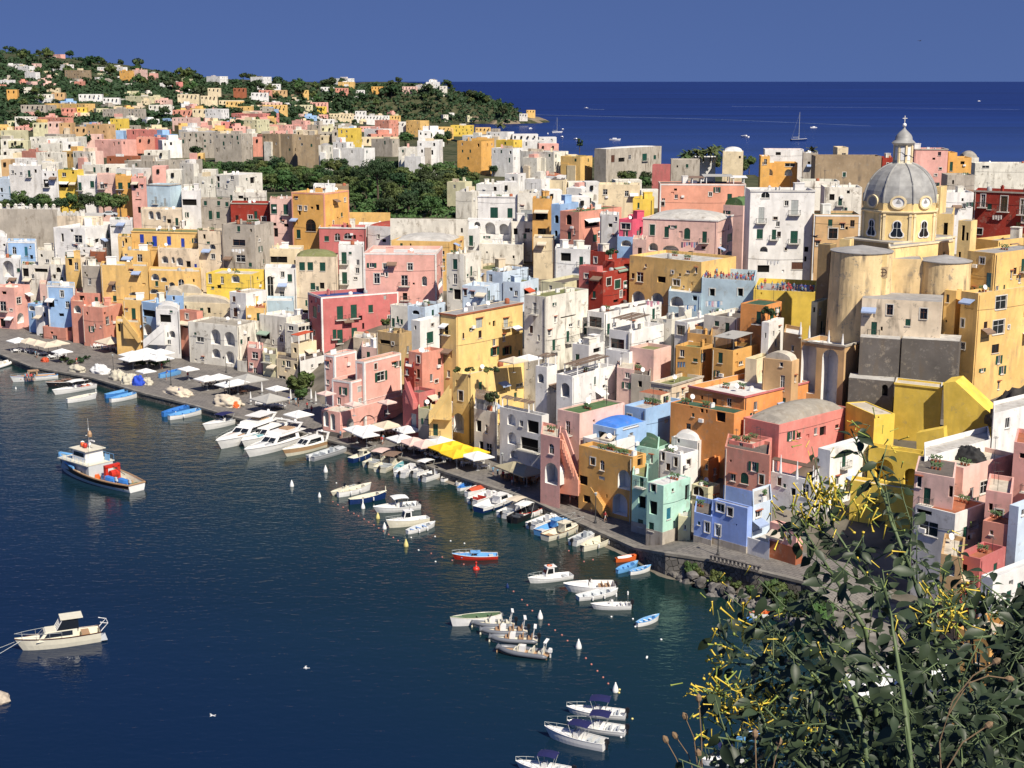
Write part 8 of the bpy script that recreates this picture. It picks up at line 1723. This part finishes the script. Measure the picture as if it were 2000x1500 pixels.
laundry(1510, 509, 26, 298, "white sheets on the balcony of the tall white tower house", 4, LC[3:4]); laundry(1347, 473, 34, 303, "dark and pink laundry on the pink palazzo balcony", 7, [(.1, .1, .15), (.6, .2, .3), (.3, .35, .5)]); laundry(465, 486, 26, 351, "white laundry on the stained tall tower house", 4, LC[3:4])
laundry(972, 468, 22, 378, "white laundry under the arcade terrace", 4, LC[3:4]); laundry(1948, 420, 20, 270, "white sheets hanging on the dark red palazzo", 4, LC[3:4]); laundry(1272, 1013, 18, 200, "purple towel and clothes on the mint front house", 3, [(.22, .12, .4), (.5, .5, .7), (.22, .12, .4)]); laundry(1252, 995, 14, 201, "white clothes on the narrow mint house", 4, LC[3:4]); laundry(1331, 707, 16, 236, "blue jeans drying before the ochre house", 3, [(.2, .35, .5)]*2)
# gulls
def gull(u, v, Y, label, s=1.0, dark=False, bank=.3):
    p = at_y(u, v, Y); r = empty('seagull' if not dark else 'swift', p, u*.1, label, 'bird'); m = MB(); m.tube([(-.25, 0, 0), (-.12, 0, .01), (.05, 0, .02), (.2, 0, .03), (.27, 0, .03), (.34, 0, .01)], [.015, .05, .075, .05, .045, .008], 8); m.sm = True
    mt = BC['black'] if dark else BC['white']; m.build('body', mt, r); 
    for sg in (-1, 1):
        m = MB(); q = [(.14, 0, .03), (.16, .32*sg, .16+bank*sg*.1), (.02, .68*sg, .10+bank*sg*.2), (-.10, .66*sg, .09+bank*sg*.2), (-.02, .3*sg, .14+bank*sg*.1), (-.08, 0, .03)]
        m.poly([q[0], q[1], q[4], q[5]]); m.poly([q[1], q[2], q[3], q[4]]); m.build('wing', mt if dark else BC['pale'], r)
    m = MB(); m.poly([(-.2, -.04, 0), (-.2, .04, 0), (-.42, .09, 0), (-.42, -.09, 0)]); m.build('tail', mt, r); r.scale = (s, s, s)
gull(598, 1305, 110, "white gull flying low over the dark water", .7); gull(415, 1398, 100, "grey gull flying over the water at the bottom left", .65); gull(1593, 463, 70, "dark swift crossing in front of the peach wall", .6, True); gull(1768, 305, 60, "dark swift in front of the dome lantern", .55, True, 1.0); gull(1797, 80, 300, "tiny dark bird in the sky at upper right", 1, True)
# shore rock at lower left
rr_ = bpy.data.objects.new('rock', RM[2].copy()); COL.objects.link(rr_); rr_.location = at_z(-8, 1366, .2); rr_.scale = (1.6, 1.2, 1.3); rr_.data.materials[0] = plain('pale_rock', (.42, .36, .28), .9, var=.3); tag(rr_, "pale rock in the water cut by the left edge", 'rock')
# white tents near the beach behind the shrub
for (u, v, s, lb) in [(1700, 1330, 5, "white canvas pavilion left behind the shrub"), (1760, 1320, 6, "white canvas pavilion in the middle behind the shrub"), (1830, 1300, 5.5, "white canvas pavilion right behind the shrub")]: pl(u, v, 1.1, s, 'white', lb, yaw=.2, hgt=2.8)
pl(1905, 1208, 1.1, 2.6, 'white', "small white awning by the olive yellow house")
# plants on the yellow terrace
for i, u in enumerate([895, 918, 952, 965]):
    p = at_y(u, 728, 247.5); pr2 = put(BUSHP[i % 2], p, .65, u, "potted plant on the yellow roof terrace", 'potted plant', 'potted plants on the yellow terrace')
for i, (u, v, Y) in enumerate([(955, 790, 238), (962, 785, 238), (755, 640, 280), (1195, 500, 285), (1790, 735, 226), (1500, 620, 240)]):
    put(BUSHP[i % 2], at_y(u, v, Y), .9, u, ["bushy plant in the reed pergola of the cream house", "second plant in the reed pergola of the cream house", "flowering bush beside the crimson palazzo", "plant on the red house terrace", "green bush at the foot of the yellow turret", "plant beside the orange cube house"][i], 'plant')
# ---------------- the flowering shrub in front, dry stalks ----------------
rs = random.Random(17)
LEAF = leafmat('shrub_leaf', (.024, .044, .022), .5, 9); LEAF.node_tree.nodes['Principled BSDF'].inputs['Roughness'].default_value = .45
STEM = plain('shrub_stem', (.10, .14, .055), .6, var=.3, scale=20); FLOW = plain('yellow_flower', (.70, .52, .06), .5, var=.25, scale=30)
BUD = plain('flower_bud', (.26, .32, .06), .6)
def P3(u, v, d): return Vector((0, 0, H))+ray(u, v)*d
SD = [([(1662, 838), (1690, 905), (1722, 960), (1742, 1020), (1768, 1090), (1790, 1150), (1825, 1250), (1860, 1350), (1900, 1540)], 4.6, 1.0), ([(1548, 985), (1575, 1045), (1612, 1100), (1650, 1160), (1690, 1230), (1705, 1330), (1730, 1540)], 4.3, .9), ([(1608, 950), (1630, 1030), (1665, 1090), (1712, 1150), (1755, 1240), (1790, 1340), (1830, 1540)], 4.9, .9),
      ([(1580, 1160), (1600, 1220), (1640, 1300), (1680, 1400), (1700, 1540)], 4.0, .8), ([(1395, 1235), (1450, 1275), (1530, 1310), (1640, 1345), (1760, 1400), (1850, 1520)], 4.4, .9), ([(1375, 1345), (1440, 1370), (1540, 1395), (1640, 1430), (1700, 1520)], 4.2, .9), ([(1400, 1290), (1470, 1300), (1560, 1350), (1650, 1400), (1720, 1500)], 4.7, .8),
      ([(1400, 1440), (1460, 1450), (1540, 1470), (1600, 1530)], 3.9, .8), ([(1990, 1225), (1930, 1195), (1880, 1180), (1850, 1200)], 4.6, .6), ([(2020, 1260), (1950, 1240), (1880, 1250), (1830, 1270), (1800, 1330), (1790, 1450)], 4.4, .8), ([(1880, 1330), (1870, 1400), (1880, 1540)], 4.0, .8), ([(1500, 1215), (1540, 1270), (1600, 1330), (1660, 1450), (1690, 1540)], 4.5, .7),
      ([(1720, 1130), (1740, 1200), (1755, 1290), (1770, 1400), (1780, 1540)], 3.8, .9), ([(1850, 1100), (1835, 1160), (1815, 1220), (1800, 1300)], 4.9, .6), ([(1780, 1010), (1775, 1060), (1762, 1110)], 4.7, .5), ([(1480, 1190), (1500, 1240), (1560, 1300)], 4.9, .5), ([(1900, 1420), (1930, 1480), (1950, 1540)], 3.9, .7)]
shrub = empty('flowering_shrub', P3(1760, 1540, 4.4), 0, "tall shrub with grey-green leaves and yellow tubular flowers in the foreground", 'shrub'); so = shrub.location.copy()
ms = MB(); ml = MB(); mf = MB()
def leaf(p, d, n, L, w):
    d = d.normalized(); s = d.cross(n); s = s.normalized() if s.length > 1e-6 else Vector((1, 0, 0)); n = s.cross(d).normalized(); K = 6; i0 = len(ml.v)
    for k_ in range(K+1):
        t = k_/K; ww = w*(sin(pi*min(1, t*1.02))**.75)*(1.15-.5*t); c = p+d*L*t-n*L*.22*t*t
        ml.v += [tuple(c+s*ww+n*ww*.35), tuple(c), tuple(c-s*ww+n*ww*.35)]
    for k_ in range(K):
        for j in (0, 1): a = i0+k_*3+j; ml.f.append((a, a+1, a+4, a+3)); ml.m.append(0)
def flower(p, d, L):
    d = d.normalized(); mf.tube([p, p+d*L*.8, p+d*L*.93, p+d*L], [L*.035, L*.05, L*.065, L*.10], 5, 1 if rs.random() < .35 else 0)
def cluster(p, k_, L=.045, up=.4, spread=.04):
    globals()["mf"] = MB()
    for _ in range(int(k_*1.25)):
        q = p+Vector((rs.gauss(0, 1), rs.gauss(0, 1), rs.gauss(0, 1)))*spread; flower(q, Vector((rs.gauss(-.3, .6), rs.gauss(-.3, .5), rs.gauss(up, .7))), L*rs.uniform(.7, 1.15))
    mf.build('flower_cluster', [FLOW, BUD], shrub, so, smooth=True)
def leafy(pts, dens, Lf):
    for a, b_ in zip(pts, pts[1:]):
        n = max(1, int((b_-a).length/dens))
        for i in range(n):
            p = a.lerp(b_, (i+rs.random())/n); ax = (b_-a).normalized(); th = rs.uniform(0, 2*pi); e1 = ax.orthogonal().normalized(); e2 = ax.cross(e1); out_ = e1*cos(th)+e2*sin(th)-ax*.25+Zv*rs.uniform(-.5, .4)
            st_ = p+out_.normalized()*.022; ms.tube([p, st_], .0012, 4, cap=False); L = Lf*rs.choice([.5, .65, .8, 1, 1.15])*rs.uniform(.8, 1.1); leaf(st_, out_+Zv*-.25, Vector((rs.gauss(0, .5), rs.gauss(-.6, .4), 1)), L, L*rs.uniform(.22, .30))
for pts, d0, th in SD:
    q = [P3(u+rs.uniform(-3, 3), v, d0+.12*sin(i*1.3)) for i, (u, v) in enumerate(pts)]
    sm_ = []
    for a, b_ in zip(q, q[1:]): sm_ += [a.lerp(b_, t/3) for t in range(3)]
    sm_.append(q[-1]); N_ = len(sm_); ms.tube(sm_, [(.0022+.0085*th*(i/N_)) for i in range(N_)], 7); leafy(sm_[:], .021, .064*(1 if pts[0][1] > 900 else .9))
    for i in range(1, N_-1, 2):       # side twigs
        if rs.random() < .75:
            a = sm_[i]; dr = Vector((rs.gauss(0, 1), rs.gauss(0, .6), abs(rs.gauss(.7, .4)))).normalized(); L = rs.uniform(.08, .26); tw = [a, a+dr*L*.5+Vector((0, 0, .01)), a+(dr+Zv*.25).normalized()*L]; ms.tube(tw, [.003, .002, .0014], 5); leafy(tw, .022, .058)
            if rs.random() < .22: cluster(tw[-1], 6, .038)
# dense lower body
for _ in range(200):
    u = 1420+580*rs.random()**.75; v = 1545-abs(rs.gauss(0, 1))*125*min(1.5, (u-1330)/250)
    if ((u-1790)/95)**2+((v-1312)/52)**2 < 1 and rs.random() < .85: continue
    if v < 1110 or v < interp(u, [(1400, 1380), (1500, 1260), (1600, 1200), (1850, 1170), (2000, 1170)]): continue
    a = P3(u, v, rs.uniform(3.8, 5.6)); dr = Vector((rs.gauss(0, 1), rs.gauss(0, .8), rs.gauss(.5, .7))).normalized(); L = rs.uniform(.1, .24); tw = [a, a+dr*L*.5, a+(dr-Zv*.1)*L]; ms.tube(tw, [.0035, .0025, .0015], 5); leafy(tw, .016, .058)
for (u, v, k_, up) in [(1604, 975, 26, 1.2), (1625, 985, 16, 1.2), (1650, 965, 10, 1.2), (1590, 1010, 14, 1), (1555, 1000, 8, .6), (1668, 1000, 10, .8), (1385, 1345, 10, .6), (1402, 1352, 18, .4), (1420, 1345, 20, .4), (1390, 1370, 16, .2), (1395, 1285, 10, .6), (1440, 1235, 9, .6), (1450, 1190, 5, 1), (1455, 1385, 18, -.2), (1480, 1400, 20, -.2), (1530, 1395, 22, -.2), (1570, 1410, 22, -.3), (1500, 1370, 14, .2),
                    (1550, 1440, 16, -.2), (1600, 1440, 12, -.2), (1390, 1430, 9, .6), (1850, 1205, 16, .6), (1870, 1215, 14, .3), (1840, 1180, 10, .8), (1640, 1490, 10, 0), (1700, 1020, 6, .6), (1900, 1170, 8, .4), (1690, 985, 5, 1)]:
    cluster(P3(u, v, 4.3), k_, .050, up, .030)
ms.build('stem', STEM, shrub, so, smooth=True); ml.build('foliage', LEAF, shrub, so, smooth=True)
# dark bush filling the right corner behind the shrub
DB = leafmat('dark_bush_leaf', (.018, .028, .014), .4, 6); m = MB(); g2 = MB(); bo = P3(1990, 1420, 7.0)
for _ in range(9000):
    u = 2060-abs(rs.gauss(0, 1))*85; v = rs.uniform(1140, 1560)
    if u < interp(v, [(1140, 2010), (1230, 1950), (1320, 1930), (1400, 1870), (1450, 1800), (1560, 1740)])+rs.uniform(-12, 25): continue
    p = P3(u, v, rs.uniform(6.0, 8.6)); d = Vector((rs.gauss(0, 1), rs.gauss(0, 1), rs.gauss(0, 1))).normalized(); t = d.orthogonal().normalized(); s = rs.uniform(.02, .045); b_ = d.cross(t); m.quad(p-t*s, p-b_*s*.45, p+t*s, p+b_*s*.45)
for k_ in range(14): u = rs.uniform(1880, 2040); a = P3(u, 1560, 7.4); g2.tube([a, P3(u+rs.uniform(-30, 30), 1400, 7.2), P3(u+rs.uniform(-60, 60), 1200+rs.uniform(-30, 120), 7)], [.014, .009, .003], 5)
r = empty('dark_bush', bo, 0, "dark tangled bush filling the lower right corner", 'bush'); m.build('foliage', DB, r, bo); g2.build('stem', BARK, r, bo)
# dry seed stalks
DRY = plain('dry_stalk', (.20, .13, .07), .9)
for i, (pts, d) in enumerate([([(1303, 1450), (1320, 1480), (1345, 1540)], 4), ([(1322, 1442), (1345, 1475), (1362, 1540)], 4.1), ([(1340, 1405), (1355, 1440), (1368, 1540)], 4.2), ([(1365, 1370), (1370, 1440), (1372, 1540)], 4.0), ([(1365, 1478), (1372, 1540)], 3.9), ([(1475, 1440), (1478, 1540)], 3.7), ([(1520, 1455), (1510, 1500), (1500, 1540)], 3.8), ([(1940, 1295), (1900, 1320), (1860, 1370), (1835, 1450), (1840, 1540)], 3.7), ([(1965, 1325), (1930, 1320), (1890, 1335), (1850, 1400)], 3.8), ([(1925, 1420), (1880, 1450), (1850, 1500), (1840, 1540)], 3.6)]):
    q = [P3(u, v, d) for u, v in pts]; r = empty('dry_stalk', q[-1], 0, ["thin dry seed stalk, leftmost of the bottom ones", "dry seed stalk second from left at the bottom", "dry branched stalk left of the yellow flowers", "tall dry stalk touching the yellow flowers", "short dry stalk with round head", "dry stalk below the yellow flower mass", "dry stalk with pale head over the blue covered boat", "long curved dry stalk over the white pavilion", "bent dry stalk at right over the white pavilion", "low dry stalk in the right corner"][i], 'dry stalk')
    m = MB(); m.tube(q, .0016, 5); m.build('stem', DRY, r, q[-1]); m = MB(); t = q[0]; dd = (q[0]-q[1]).normalized(); m.tube([t-dd*.004, t+dd*.004, t+dd*.014, t+dd*.022], [.002, .008, .0085, .002], 7); m.build('seed_head', DRY, r, q[-1])
